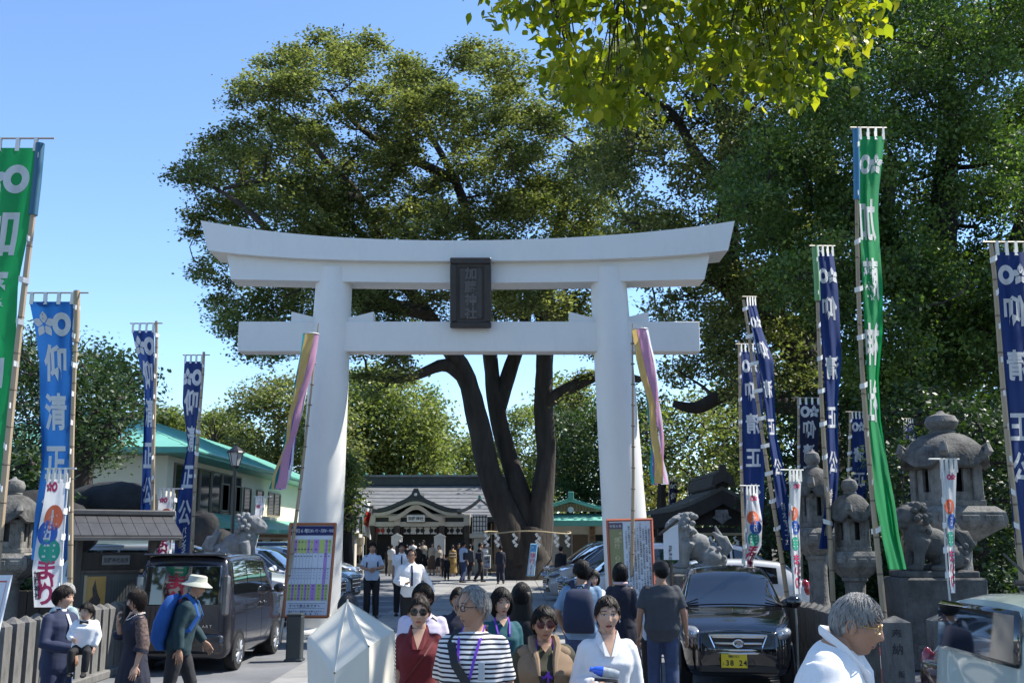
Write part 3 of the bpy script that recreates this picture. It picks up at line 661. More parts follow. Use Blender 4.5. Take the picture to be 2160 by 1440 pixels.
def limb(mb, pts, rads, n=14, sub=4, rough=.10):
    """smooth gnarled limb through world points; returns nodes"""
    P = [Vector(p) for p in pts]; out = []; rr = []
    for i in range(len(P)-1):
        p0 = P[max(i-1,0)]; p1 = P[i]; p2 = P[i+1]; p3 = P[min(i+2,len(P)-1)]
        for j in range(sub):
            t = j/sub; out.append(.5*((2*p1)+(p2-p0)*t+(2*p0-5*p1+4*p2-p3)*t*t+(3*p1-p0-3*p2+p3)*t**3)); rr.append(lerp(rads[i], rads[i+1], t))
    out.append(P[-1]); rr.append(rads[-1]); rings = []; ph = rng.uniform(0,6)
    up = Vector((0,1,0))
    for i, p in enumerate(out):
        t = (out[min(i+1,len(out)-1)]-out[max(i-1,0)]).normalized(); a = (up-t*up.dot(t)).normalized(); b = t.cross(a)
        rings.append([p+(a*math.cos(q)+b*math.sin(q))*rr[i]*(1+rough*math.sin(3*q+ph+i*.35)+rough*.7*math.sin(5*q-i*.5+ph)+rng.normal()*.03) for q in (2*math.pi*j/n for j in range(n))])
    mb.loft(rings); return list(zip(out, rr))
def tree(name, label, base, trunk, puffs, lm, size, sub, per, rsub, bark=None, group=None, up=.35, flat=.75, top=.25, cat='tree', rtip=.03, extra=None):
    t = thing(name, label, cat, base, 0, group); mb = MB(); nodes = []
    for pts, rads in trunk: nodes += limb(mb, pts, rads)
    bb = MB(); branches(bb, nodes, puffs, r_tip=rtip)
    mb.build('trunk', bark or m_bark, t, smooth=60, world=True)
    bb.build('branches', bark or m_bark, t, smooth=60, world=True)
    C = puffleaves(puffs, sub, per, rsub, flat, top)
    if extra is not None: C = np.concatenate([C, extra])
    C = C - np.array(base); me = leaves(C, size, up); me.materials.append(lm); place('crown', me, t); return t
TW = 50.0
def w_(*a): return [W(x, y, D) for x, y, D in a]
# the great camphor behind the gate
trunkC = [ ([W(1112,1222,TW)-Vector((0,0,.6)), *w_((1110,1190,TW),(1112,1150,TW),(1116,1110,TW))], [1.5,1.15,1.02,.85]),
  ([*w_((1098,1185,TW-.3),(1075,1110,TW-.5),(1036,1010,TW-.5),(1010,890,TW-.5),(985,800,TW-.5),(950,740,TW-1),(900,660,TW-2),(820,560,TW-3),(740,470,TW-3))], [.78,.66,.56,.50,.44,.37,.30,.23,.15]),
  ([*w_((1115,1175,TW+.4),(1102,1070,TW),(1072,960,TW+.5),(1048,860,TW+.5),(1035,760,TW+1),(1020,640,TW+1),(1000,500,TW),(960,380,TW),(900,270,TW-1))], [.75,.52,.44,.40,.36,.32,.27,.2,.13]),
  ([*w_((1128,1180,TW),(1140,1060,TW),(1152,960,TW),(1148,860,TW),(1150,740,TW),(1150,620,TW+1),(1180,480,TW+1),(1210,340,TW))], [.8,.56,.46,.43,.41,.37,.29,.18]),
  ([*w_((1052,860,TW+.5),(1080,770,TW+1),(1105,690,TW+1),(1120,560,TW+1))], [.4,.36,.3,.2]),
  ([*w_((985,800,TW-.5),(940,770,TW-1),(880,790,TW-2),(820,800,TW-3),(760,790,TW-4))], [.4,.3,.22,.16,.1]),
  ([*w_((1150,850,TW),(1210,815,TW-1),(1270,790,TW-2),(1350,800,TW-4))], [.35,.3,.25,.15]),
  ([*w_((900,660,TW-2),(800,640,TW-4),(700,600,TW-5),(600,520,TW-6),(520,440,TW-6),(450,395,TW-6))], [.36,.3,.26,.2,.13,.07]),
  ([*w_((820,560,TW-3),(760,420,TW-3),(680,330,TW-4),(620,250,TW-4))], [.28,.22,.15,.08]),
  ([*w_((960,380,TW),(860,330,TW-2),(760,270,TW-3),(690,190,TW-3))], [.24,.2,.14,.07]),
  ([*w_((760,420,TW-3),(660,400,TW-5),(560,380,TW-6),(470,400,TW-6))], [.22,.18,.12,.06])]
polyC = [(505,745),(450,700),(400,600),(372,500),(395,430),(366,385),(400,320),(440,270),(490,250),(478,190),(520,165),(560,115),(620,90),(650,55),(700,55),(735,80),(770,55),(815,75),(850,110),(885,140),(930,105),(985,78),(1050,95),(1110,90),(1170,105),(1230,95),(1330,110),(1360,300),(1380,480),(1330,700),(1250,790),(1190,760),(1120,720),(1030,740),(960,770),(900,810),(850,830),(740,830),(735,700),(660,700),(600,780),(540,780)]
holesC = [(700,175,6),(655,250,4),(470,408,4)]
pC = polypuffs(polyC, TW-2, 6, 275, .7, 1.5, holes=holesC)
for (x,y,r) in ((665,85,.8),(700,85,.8),(780,85,.8),(800,95,.7),(610,120,.8),(570,140,.8),(520,190,.9),(500,215,.7),(455,300,.9),(430,320,.8),(395,370,.7),(400,385,.6),(420,345,.7),(430,470,.7),(405,460,.6),(410,500,.7),(425,560,.6),(480,600,.6),(460,640,.5),(490,700,.7),(530,755,.6),(480,690,.6),(520,730,.6),(575,755,.55),(560,690,.7),(850,130,.7),(870,150,.7),(990,110,.9),(1040,120,.9),(960,130,.8),(900,165,.8),(740,105,.6),
      (760,800,.6),(800,795,.7),(850,795,.6),(790,830,.4),(760,740,.9),(1090,660,.8),(1180,690,.9),(1060,620,.8),(930,640,.9),(1210,850,.6),(1230,800,.7)):
    pC.append((tuple(W(x, y, TW-3+rng.uniform(-1.5,1.5))), r*.9))
tree('camphor_tree', 'huge spreading camphor tree with three fused trunks behind the white gate', (W(1110,1222,TW).x, TW, 0), trunkC, pC, l_cam, .18, 27, 29, .27, group=None, rtip=.03, flat=.6, up=.8, top=.45)
# rope with paper streamers around the great trunk
rp = thing('sacred_rope', 'thin straw rope with white paper streamers tied around the great tree trunk', 'rope', (W(1110,1120,TW).x, TW, 0))
cz = W(1110,1122,TW-2).z; cc = W(1112,1122,TW)
mb = MB(); mb.tube([(cc.x+2.05*math.cos(q), TW+1.85*math.sin(q), cz+.06*math.sin(q*3)) for q in (2*math.pi*i/32 for i in range(33))], .035, 6); mb.build('rope', M('straw rope'), rp, world=True)
for q in (-2.7,-2.3,-1.85,-1.35,-.9,-.5):
    x = cc.x+2.1*math.cos(q); y = TW+1.92*math.sin(q); mb = MB()
    for j in range(4): mb.box((x+(.05 if j%2 else -.05), y-.03, cz-.12-.15*j), (.12,.012,.17), (0,.5*(1 if j%2 else -1),0))
    mb.build('paper_streamer', m_paper, rp, world=True)
# second camphor: trunk to the right, limbs sweeping up and left
trunkD = [ ([W(1745,1240,38)-Vector((0,0,1)), *w_((1740,1060,38),(1720,860,38),(1690,740,38),(1620,670,37.5),(1545,600,37),(1535,500,37),(1540,400,36),(1530,280,36),(1500,180,36))], [1.0,.85,.75,.65,.55,.5,.42,.34,.26,.18]),
  ([*w_((1690,740,38),(1740,600,38),(1760,450,38),(1740,300,38))], [.5,.4,.3,.2]),
  ([*w_((1545,600,37),(1470,560,36),(1400,520,36),(1330,470,36))], [.4,.3,.22,.14]),
  ([*w_((1620,670,37.5),(1660,560,36),(1640,430,36),(1600,320,36))], [.35,.3,.2,.12]),
  ([*w_((1720,860,38),(1640,850,37),(1540,830,36),(1470,860,36),(1420,850,36))], [.42,.34,.26,.2,.12]),
  ([*w_((1540,400,36),(1470,330,36),(1420,240,36),(1350,200,36))], [.28,.2,.14,.08])]
polyD = [(1150,130),(1250,90),(1350,50),(1500,-60),(1700,-80),(1800,-60),(1780,300),(1800,700),(1720,860),(1600,900),(1560,880),(1500,860),(1420,860),(1370,800),(1400,760),(1340,700),(1310,560),(1250,430),(1180,300)]
holesD = [(1560,470,12),(1590,700,8)]
pD = polypuffs(polyD, 36, 4.5, 170, .6, 1.25, holes=holesD)
tree('camphor_tree', 'dark leaning camphor tree with black limbs right of the gate beam', (W(1745,1240,38).x, 38, 0), trunkD, pD, l_cam, .15, 29, 27, .25, bark=m_bark2)
# ginkgo: dense wall of foliage on the right
trunkE = [ ([W(1985,1240,30)-Vector((0,0,1)), *w_((1985,1000,30),(1978,850,30),(1970,700,30),(1990,520,30),(2000,300,30),(1990,100,30))], [.85,.75,.72,.6,.42,.3,.2]),
  ([*w_((1978,780,30),(2060,700,29),(2120,580,28.5),(2180,400,28))], [.5,.38,.3,.2]),
  ([*w_((1975,740,30),(1900,620,29),(1870,480,29),(1880,330,29))], [.4,.3,.22,.14])]
polyE = [(1560,430),(1620,250),(1660,60),(1700,-100),(2260,-120),(2280,500),(2260,800),(2120,900),(2030,830),(1960,880),(1860,850),(1780,820),(1760,700),(1640,560)]
pE = polypuffs(polyE, 29.5, 3.6, 205, .6, 1.2, inset=False, holes=[])
pE += [(tuple(W(x,y,25.6)), r) for x,y,r in ((1880,670,.55),(1925,650,.4),(1845,690,.4),(2040,600,.3))]
tree('ginkgo_tree', 'tall dense ginkgo tree filling the right side behind the lanterns', (W(1985,1240,30).x, 30, 0), trunkE, pE, l_gk, .125, 34, 36, .26, bark=m_bark2, up=.1)
# understorey on the right
def bush(name, label, poly, D, th, n, r0, r1, lm, size=.14, sub=16, per=14, rsub=.2, group=None, cat='tree', bark=None, trunkpx=None, trad=.25, ground=True):
    ps = polypuffs(poly, D, th, n, r0, r1, inset=False); xs = [p[0] for p in poly]; cx0 = trunkpx or sum(xs)/len(xs)
    ys = [p[1] for p in poly]; ym = (min(ys)+max(ys))/2; b0 = W(cx0, 1136, D); top = W(cx0, ym, D)
    b0.z = 0; tr = [([b0-Vector((0,0,.3)), b0.lerp(top,.5)+Vector((rng.normal()*.15,0,0)), top], [trad, trad*.8, trad*.45])]
    return tree(name, label, (b0.x, D, 0), tr, ps, lm, size, sub, per, rsub, bark=bark or m_bark2, group=group, cat=cat)
bg = 'trees standing behind the hall and car park'
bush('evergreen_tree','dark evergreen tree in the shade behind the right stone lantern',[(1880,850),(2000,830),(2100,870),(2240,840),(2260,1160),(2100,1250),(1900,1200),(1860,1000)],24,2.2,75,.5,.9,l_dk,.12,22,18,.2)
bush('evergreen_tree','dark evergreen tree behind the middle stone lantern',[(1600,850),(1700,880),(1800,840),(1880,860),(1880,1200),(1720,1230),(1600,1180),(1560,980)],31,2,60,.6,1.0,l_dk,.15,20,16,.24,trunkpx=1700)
bush('leafy_tree','loose sunlit tree above the dark pavilion roof',[(1370,880),(1450,850),(1560,870),(1640,880),(1620,1010),(1500,1030),(1400,1000),(1360,960)],42,2.5,50,.6,1.1,l_mid,.17,16,14,.28,group=bg,trunkpx=1400)
bush('yellow_shrub','pale yellow leaved shrub between the right pillar and the pavilion',[(1345,1020),(1400,1000),(1440,1050),(1440,1110),(1370,1110),(1345,1080)],44,1.2,16,.5,.8,l_yel,.16,20,16,.24,cat='shrub',trad=.08)
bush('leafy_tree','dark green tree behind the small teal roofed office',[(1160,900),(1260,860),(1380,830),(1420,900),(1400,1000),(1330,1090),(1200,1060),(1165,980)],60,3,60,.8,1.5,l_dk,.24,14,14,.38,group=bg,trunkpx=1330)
bush('leafy_tree','yellow green tree rising between the trunks and the right pillar',[(1160,800),(1230,830),(1250,900),(1230,1000),(1180,1040),(1170,900)],72,3,30,1,1.7,l_mid,.3,12,14,.45,group=bg)
# hedge mass behind
bush('leafy_tree','big sunlit round tree between the left pillar and the pale conifer',[(700,830),(760,780),(830,790),(890,840),(930,900),(925,1000),(880,1060),(760,1070),(700,1000)],80,4,110,1.2,2.1,l_mid,.30,10,17,.50,group=bg,trad=.6)
bush('leafy_tree','lower bright green tree left of the hall beside the pillar',[(725,960),(755,1000),(765,1060),(745,1110),(722,1110)],50,1,24,.45,.75,l_mid,.18,18,16,.25,group=bg)
# pale pointed conifer
ps = []
cb = W(905,1040,88); 
for i in range(34):
    t = i/33; z = lerp(cb.z-2, W(905,832,88).z, t); rr = lerp(2.6,.35,t)
    for k in range(3): 
        q = rng.uniform(0,6.28); ps.append(((cb.x+rr*.6*math.cos(q), 88+rr*.6*math.sin(q), z+rng.uniform(-.4,.4)), max(.5, rr*.42)))
tree('cypress_tree','pale pointed conifer behind the hall roof', (cb.x,88,0), [([(cb.x,88,-.5),(cb.x,88,6),(cb.x,88,14)],[.4,.3,.1])], ps, l_con, .30, 9, 15, .34, group=bg, flat=1.7)
for k,(poly,D,lm,lab) in enumerate([
  ([(925,930),(960,910),(1000,930),(1050,950),(1060,1020),(920,1020)],95,l_mid,'low mixed tree behind the middle of the hall roof'),
  ([(1040,900),(1100,850),(1160,880),(1190,960),(1160,1080),(1060,1060)],85,l_mid,'sunlit tree seen between the fused camphor trunks'),
  ([(500,850),(560,815),(620,800),(660,830),(665,960),(640,1010),(560,980),(500,930)],75,l_cam,'green tree beyond the office roof beside the left pillar'),
  ([(420,900),(450,880),(500,900),(540,930),(560,990),(430,960)],85,l_mid,'low olive tree beyond the office roof'),
  ([(300,890),(340,870),(385,890),(430,930),(400,950),(300,930)],82,l_mid,'small rounded treetop above the near end of the office roof'),
  ([(640,840),(700,820),(735,880),(735,1060),(640,1010)],70,l_cam,'dark tree partly hidden by the left gate pillar')]):
    bush('leafy_tree',lab,poly,D,3,46,.9,1.6,lm,.27,12,15,.42,group=bg)
# bare dead tree beyond the office
dt = thing('bare_tree','leafless dead tree with forked branches beyond the office roof','tree',(W(450,1136,80).x,80,0)); mb = MB()
b0 = W(450,1000,80); b0.z = 0; tops = [(438,880),(450,865),(462,900),(478,892),(430,905),(492,905)]
nd = limb(mb,[b0, W(449,960,80), W(450,915,80)],[.3,.22,.14])
for x,y in tops: mb.tube([W(450,930,80)+Vector((rng.normal()*.1,0,rng.normal()*.4)), W((x+450)/2+rng.normal()*2,(y+925)/2,80+rng.normal()), W(x,y,80+rng.normal())],[.09,.05,.02],5)
mb.build('branches', m_bark, dt, world=True)
# left trees near the office
polyL = [(0,760),(40,740),(70,700),(110,740),(170,740),(200,760),(235,790),(300,820),(305,880),(260,950),(205,980),(170,960),(100,960),(0,990),(-60,900)]
pLs = polypuffs(polyL, 30, 2.5, 80, .55, 1.1, inset=False)
tb = W(170,1040,30)
tree('maple_tree','dark spreading tree with fanned branches beside the office',(tb.x,30,0),[([Vector((tb.x,30,-.3)), W(172,1010,30), W(180,960,30)],[.35,.28,.22])]+[([W(180,975,30), W(180+dx*.5,930+dy*.3,30), W(180+dx,880+dy,29.5)],[.16,.1,.04]) for dx,dy in ((-110,-20),(-60,-60),(-20,-70),(30,-60),(70,-40),(100,0),(60,20))],pLs,l_dk,.13,19,15,.24,bark=m_bark2)
bush('leafy_tree','sunlit tree top behind the dark spreading tree at the left',[(190,750),(250,760),(300,800),(300,870),(240,840),(200,800)],44,2,16,.8,1.3,l_mid,.2,14,14,.34)
bush('garden_shrub','dark glossy shrub at the left edge behind the green banner',[(-40,1000),(20,960),(80,985),(120,1000),(110,1060),(60,1100),(-40,1080)],19,1,30,.3,.5,l_dk,.13,34,14,.14,cat='shrub',trad=.06)
# foliage overhead: branch hanging into the top of the picture from a near tree
def pleaves(cs, size):
    N = len(cs); me_v = []; 
    n = rng.normal(size=(N,3)); n[:,1] -= .3; n /= np.linalg.norm(n,axis=1)[:,None]
    d = rng.normal(size=(N,3))*.55+np.array([0,0,-.95]); d -= n*np.sum(d*n,axis=1)[:,None]; d /= np.linalg.norm(d,axis=1)[:,None]; b = np.cross(n,d)
    s = size*rng.uniform(.65,1.25,size=(N,1)); prof_ = [(0,0),(.22,.26),(.5,.30),(.8,.13),(1.08,0),(.8,-.13),(.5,-.30),(.22,-.26)]
    V = np.empty((N,8,3))
    for i,(u,v) in enumerate(prof_): V[:,i] = cs+d*s*(u-.5)+b*s*v+n*s*(.10*abs(v)*2-.12*u*u)
    me = bpy.data.meshes.new('leaves'); me.vertices.add(8*N); me.vertices.foreach_set('co', V.reshape(-1)); idx = []
    base = np.arange(N)[:,None]*8; quads = np.array([[0,1,2,4],[0,4,6,7],[2,3,4,4],[4,5,6,6]])
    tri = np.array([[0,1,7],[1,2,6],[1,6,7],[2,3,5],[2,5,6],[3,4,5]]); I = (base[:,:,None]+tri[None]).reshape(-1)
    me.loops.add(len(I)); me.loops.foreach_set('vertex_index', I.astype(np.int32)); me.polygons.add(len(I)//3); me.polygons.foreach_set('loop_start', np.arange(0,len(I),3,dtype=np.int32)); me.update(calc_edges=True)
    return me
FD = 10.5
polyF = [(1020,-60),(1035,20),(1060,45),(1075,30),(1110,50),(1130,80),(1160,110),(1150,170),(1165,210),(1200,265),(1250,230),(1290,265),(1340,240),(1370,220),(1400,200),(1440,225),(1480,200),(1500,170),(1530,150),(1550,200),(1580,220),(1620,200),(1660,215),(1700,215),(1720,150),(1760,170),(1790,140),(1850,80),(1870,-10),(1900,-200),(1000,-200)]
ft = thing('overhanging_tree','bright yellow green leafy branch hanging into the top of the view','tree',(3.5,7.5,0))
tb_ = [Vector((9.5,3,-.1)), Vector((9.2,3.5,4)), Vector((7.5,5.5,7.2)), Vector((4.6,8.2,8.2)), W(1420,-60,FD)]
mb = MB(); nd = limb(mb, tb_, [.35,.3,.2,.1,.05]); mb.build('trunk', m_bark, ft, smooth=60, world=True)
cs = []; twigs = MB(); starts = [W(x,-70,FD) for x in (1320,1350,1600,1150,1720)]
pts_ = []
while len(pts_) < 560:
    x = rng.uniform(1000,1900); y = rng.uniform(-190,265)
    if inpoly(x, y+6, polyF) and inpoly(x,y,polyF) and not ((x-1610)**2+((y-90)*1.2)**2 < 28**2) and not ((x-1140)**2+(y-190)**2<300): pts_.append((x,y))
for x,y in pts_:
    D = FD+rng.uniform(-1.0,1.0); p = W(x,y,D); k = rng.integers(7,12); cs.append(np.array(p)+rng.normal(size=(k,3))*np.array([.11,.16,.09]))
    if rng.random() < .35:
        s_ = min(starts, key=lambda q: abs(q.x-p.x)); q = s_.lerp(p,.5)+Vector((rng.normal()*.08,0,.1)); twigs.tube([s_+Vector((rng.normal()*.05,0,0)),q,p],[.014,.009,.004],4)
twigs.tube([W(1130,-90,FD),W(1350,-90,FD),W(1600,-90,FD),W(1850,-90,FD)],.03,6)
twigs.build('twigs', m_bark2, ft, world=True)
me = pleaves(np.concatenate(cs)-np.array([3.5,7.5,0]), .138); me.materials.append(l_front); place('crown', me, ft)

# shaded undergrowth and the wood that closes the view
def mass(name,label,boxes,lm,size,n,mat=None):
    C=[]
    for (x0,x1,y0_,y1_,h) in boxes:
        k=int(n*(x1-x0)); X=rng.uniform(x0,x1,k); Y=rng.uniform(y0_,y1_,k); hh=h*(.72+.28*np.sin(X*.35+Y*.2)*np.sin(X*.13+1)); cl=np.stack([X,Y,hh*rng.uniform(0.02,1,k)**.8],1)
        C.append((cl[:,None,:]+rng.normal(size=(k,12,3))*np.array([.5,.5,.4])*size*2.2).reshape(-1,3))
    C=np.concatenate(C); me=leaves(C,size,.3); me.materials.append(lm); return place(name,me,label=label,kind='stuff')
mass('far_wood','distant wood closing the view behind the hall',[(-120,-30,95,120,11),(-30,40,105,125,12),(40,130,70,110,16)],l_cam,.8,16)
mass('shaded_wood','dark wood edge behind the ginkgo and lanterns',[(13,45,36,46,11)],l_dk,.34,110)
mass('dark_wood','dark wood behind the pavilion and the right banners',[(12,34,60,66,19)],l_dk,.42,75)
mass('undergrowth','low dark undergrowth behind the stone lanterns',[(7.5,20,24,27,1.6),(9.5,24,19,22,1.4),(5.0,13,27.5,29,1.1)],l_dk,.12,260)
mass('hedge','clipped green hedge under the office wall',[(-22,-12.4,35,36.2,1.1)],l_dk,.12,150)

# crown of the near tree that shades the foreground (above and right of the camera)
pn_ = []
while len(pn_) < 120:
    x = rng.uniform(-2.5,12); y = rng.uniform(-2,14.5); z = max(7.0, 1.88+.55*y+1.5)+rng.uniform(0,3.5); q_ = Vector((x,y,z))-sd*((z-8.2)/sd.z)
    if -2 < q_.x < 6.8 and 8.0 < q_.y < 13.0: continue
    pn_.append(((x,y,z), rng.uniform(.55,1.0)))
for i_,(x0_,y0_) in enumerate(((1035,10),(1060,25),(1110,45),(1130,75),(1160,120),(1165,165),(1185,210),(1210,235),(1250,210),(1290,235),(1340,215))): pass
bb = MB(); branches(bb, [(Vector((7.5,5.5,7.2)),.18),(Vector((9.2,3.5,5.5)),.25)], pn_); bb.build('branches', m_bark, ft, smooth=60, world=True)
C_ = puffleaves(pn_, 15, 11, .22)-np.array([3.5,7.5,0]); me = leaves(C_, .14, .3); me.materials.append(l_front); place('crown', me, ft)
tree('forecourt_tree','broad tree just outside the right edge shading the forecourt',(13.5,14,0),[([(13.5,14,-.3),(13.2,14,3),(12.5,13.5,6.5)],[.45,.36,.22])],[((x_,y_,z_),rng.uniform(.7,1.2)) for x_,y_,z_ in ((rng.uniform(9.5,18),rng.uniform(8,18),rng.uniform(4.5,12)) for _ in range(75)) if x_ > .5*y_+2.2],l_gk,.2,12,13,.32)
# trees across the road behind the camera (seen in glass and paint)
for k,(x,y,h_) in enumerate(((-16,-20,11),(-5,-26,13),(7,-24,10),(18,-18,12),(-26,-12,9))):
    ps = [((x+rng.normal()*2.6, y+rng.normal()*1.5, h_*rng.uniform(.35,1)), rng.uniform(1.1,1.9)) for _ in range(26)]
    tree('roadside_tree', ['spreading tree across the road behind the viewer at left','tallest tree across the road behind the viewer','middle tree across the road behind the viewer','tree across the road behind the viewer at right','smallest tree across the road far left behind the viewer'][k], (x,y,-.15), [([(x,y,-.3),(x+.2,y,h_*.3),(x,y,h_*.6)],[.35,.28,.15])], ps, l_mid, .4, 8, 8, .5, group='trees across the road')
# ---------------------------------------------------------------- banners
m_cg = M('green banner cloth', (.012,.30,.085), .75, var=.08, vscale=1.5, trans=.38)
m_cb = M('bright blue banner cloth', (.012,.10,.34), .75, var=.10, vscale=1.2, trans=.42)
m_cn = M('navy banner cloth', (.006,.030,.15), .75, var=.12, vscale=1.2, trans=.3)
m_ck = M('dark navy banner cloth', (.010,.014,.05), .8, var=.12, vscale=1.2, trans=.2)
m_cw = M('white banner cloth', (.74,.74,.76), .75, var=.04, vscale=2, trans=.3)
m_tie = M('white tie', (.7,.7,.68), .8, var=.05)
m_rod = M('thin rod', (.55,.55,.52), .5, var=.05)
m_or = M('orange print', (.75,.14,.05), .7, var=0); m_bl = M('blue print', (.02,.10,.42), .7, var=0); m_gr = M('green print', (.01,.30,.20), .7, var=0); m_mg = M('crimson print', (.55,.03,.12), .7, var=0)
m_wp = M('white print', (.76,.76,.76), .75, var=.03, trans=.3)
def crestgeo(ring_only=False):
    """snake-eye ring beside a bellflower, in a unit square"""
    mb = MB(); R0, r0 = .36, .15; c = (.32, 0); n = 28
    ring = [(c[0]+R0*math.cos(q), R0*1.12*math.sin(q)) for q in (2*math.pi*i/n for i in range(n))]; rin = [(c[0]+r0*math.cos(q), r0*1.2*math.sin(q)) for q in (2*math.pi*i/n for i in range(n))]
    V = ring+rin; Fs = [(i, (i+1)%n, n+(i+1)%n, n+i) for i in range(n)]
    o = len(V); fc = (-.34, 0)
    for k in range(5):
        a0 = R(90+72*k); 
        P = [(.05, -.12), (.05, .12)]
        pet = [(.07,-.33),(.26,-.52),(.34,-.30),(.47,0),(.34,.30),(.26,.52),(.07,.33)]
        for r_, w__ in pet: 
            ang = a0+w__*1.12; V.append((fc[0]+r_*math.cos(ang)*.95, r_*math.sin(ang)*1.0))
        Fs.append(tuple(range(o, o+7))); o += 7
    return V, Fs
CREST = crestgeo()
def banner(label, D, ptop, pbot, rows, cloth, chars, group, mid=None, w=.62, mirror=False, fold=1, ripple=.035, pole_r=.045, pole_mat=None, cap_mat=None, prints=None, extra=None, ties=9, x_over=14, lm=None):
    """nobori banner. rows: (y, x at the pole side, x at the free side) in picture pixels; prints: list of (kind, text, v, size, colour, u)"""
    a = W(*ptop, D); b = W(*pbot, D); d = (b-a)/(a.z-b.z); base = a+d*a.z
    t = thing('banner', label, 'banner', tuple(base), 0, group)
    pts = []; rad = []; n = 26
    bend = Vector((0,0,0)); 
    if mid: m0 = W(*mid, D); tm = (m0.z-base.z)/(a.z-base.z); bend = Vector((m0.x-base.lerp(a,tm).x,0,0))/(4*tm*(1-tm))
    def PL(q): return base.lerp(a, q)+bend*(4*q*(1-q))+Vector((.012*math.sin(q*7.8),0,0))*(0<q<1)
    mbp = MB(); mbp.tube([PL(i/14) for i in range(15)], [lerp(pole_r, pole_r*.6, i/14) for i in range(15)], 8); mbp.build('pole', pole_mat or m_bamboo, t, smooth=True, world=True)
    if not pole_mat:
        k = int((a-base).length/.45); nb = MB()
        for i in range(1, k):
            c = PL(i/k); rr = lerp(pole_r, pole_r*.6, i/k)*1.10; nb = MB(); nb.lathe([(rr*.9,-.015),(rr,0),(rr*.9,.015)], 8, tuple(c)); nb.build('pole_joint', m_node, t, world=True)
    if cap_mat:
        c = MB(); c.tube([PL(1), PL(.92), PL(.86)], pole_r*1.02, 10); c.build('pole_sleeve', cap_mat, t, smooth=True, world=True)
    y0 = rows[0][0]; y1 = rows[-1][0]; ztot = W(0, y0, D).z-W(0, y1, D).z
    dirx = 1 if rows[0][2] > rows[0][1] else -1
    def S(u, v):
        y = lerp(y0, y1, v); xa, xf = itp(rows, y); A = W(xa, y, D); Fp = W(xf, y, D); vis = abs(Fp.x-A.x)
        dz = math.sqrt(max(w*w-vis*vis, 0))*fold*.8
        p = A.lerp(Fp, u); dy = dz*math.sin(u*math.pi*.5)*(.35+.65*u) + ripple*math.sin(u*7+v*5)*(.3+u) + ripple*.5*math.sin(u*15-v*9) + ripple*.8*math.sin(v*23+u*3)*u; k_ = (D+dy)/D
        return Vector((p.x*k_, D+dy, HC+(p.z-HC)*k_))
    def Nn(u, v):
        e = .01; q = (S(min(u+e,1),v)-S(max(u-e,0),v)).cross(S(u,min(v+e,1))-S(u,max(v-e,0))); q.normalize(); return q if q.y < 0 else -q
    m_ = MB(); m_.grid(lambda u, v: S(u, v), 12, 70); o = m_.build('cloth', cloth, t, smooth=True, world=True)
    def pr(name, V2, Fs, uc, vc, su, sz, mat, vert=True):
        """map 2-d outline (unit size) onto the cloth around (uc, vc)"""
        bm = bmesh.new(); vv = [bm.verts.new((x, y, 0)) for x, y in V2]
        for f in Fs:
            try: bm.faces.new([vv[i] for i in f])
            except ValueError: pass
        for ax in (0, 1):
            lo = min(v_[ax] for v_ in V2); hi = max(v_[ax] for v_ in V2); k = 6
            for i in range(1, k):
                q = [0,0,0]; q[ax] = lo+(hi-lo)*i/k; nr = [0,0,0]; nr[ax] = 1
                bmesh.ops.bisect_plane(bm, geom=bm.verts[:]+bm.edges[:]+bm.faces[:], plane_co=q, plane_no=nr)
        bm.verts.ensure_lookup_table(); bm.verts.index_update(); mbx = MB(); P1 = []; P2 = []
        for v_ in bm.verts:
            u = uc+(v_.co.x*su*(-1 if mirror else 1))*dirx; v = vc-v_.co.y*sz/ztot; u = min(max(u, .005), .995); v = min(max(v, .002), .998)
            p = S(u, v); nn = Nn(u, v)*.006; P1.append(p+nn); P2.append(p-nn)
        fs = [tuple(v_.index for v_ in f.verts) for f in bm.faces]; mbx.add(P1, fs); mbx.add(P2, fs); bm.free()
        return mbx.build(name, mat, o, world=True)
    gw = .74
    for kind, txt, vc, size, mat, uc in prints:
        if kind == 'crest': pr('crest', CREST[0], CREST[1], uc, vc, size/w if True else 0, size, mat)
        elif kind == 'disc':
            n_ = 24; pr('printed_disc', [(.5*math.cos(q), .5*math.sin(q)) for q in (2*math.pi*i/n_ for i in range(n_))], [tuple(range(n_))], uc, vc, size/w, size, mat)
        else:
            V, Fs, wh = GB.get(txt, GL[txt]); k_ = 4; 
            VV = [tuple(p) for p in V]
            ob = pr('letter', VV, Fs, uc, vc, size[0]/w/max(wh[0],.5) if isinstance(size, tuple) else size/w, size[1] if isinstance(size, tuple) else size, mat)
    # crossbar and loops
    A0 = W(ptop[0], y0, D); tl = S(0,0); tr_ = S(1,0); up = Vector((0,0,.13))
    cb = MB(); ext = (tr_-tl).normalized()*.14; cb.tube([tl+up-ext*1.5, tr_+up+ext*.4+Vector((0,0,.0))], .012, 6); cb.build('crossbar', m_rod if pole_mat else m_bamboo, t, world=True)
    for k in range(4):
        u = .04+k*.305; p = S(u, .003); q = tl.lerp(tr_, u)+up; g = MB(); hx_ = (tr_-tl).normalized()*.03
        g.quad(p-hx_+Vector((0,-.012,-.03)), p+hx_+Vector((0,-.012,-.03)), q+hx_*.8+Vector((0,-.016,.01)), q-hx_*.8+Vector((0,-.016,.01))); g.quad(p-hx_+Vector((0,.012,-.03)), p+hx_+Vector((0,.012,-.03)), q+hx_*.8+Vector((0,.016,.01)), q-hx_*.8+Vector((0,.016,.01))); g.build('hanging_loop', m_tie, t, world=True)
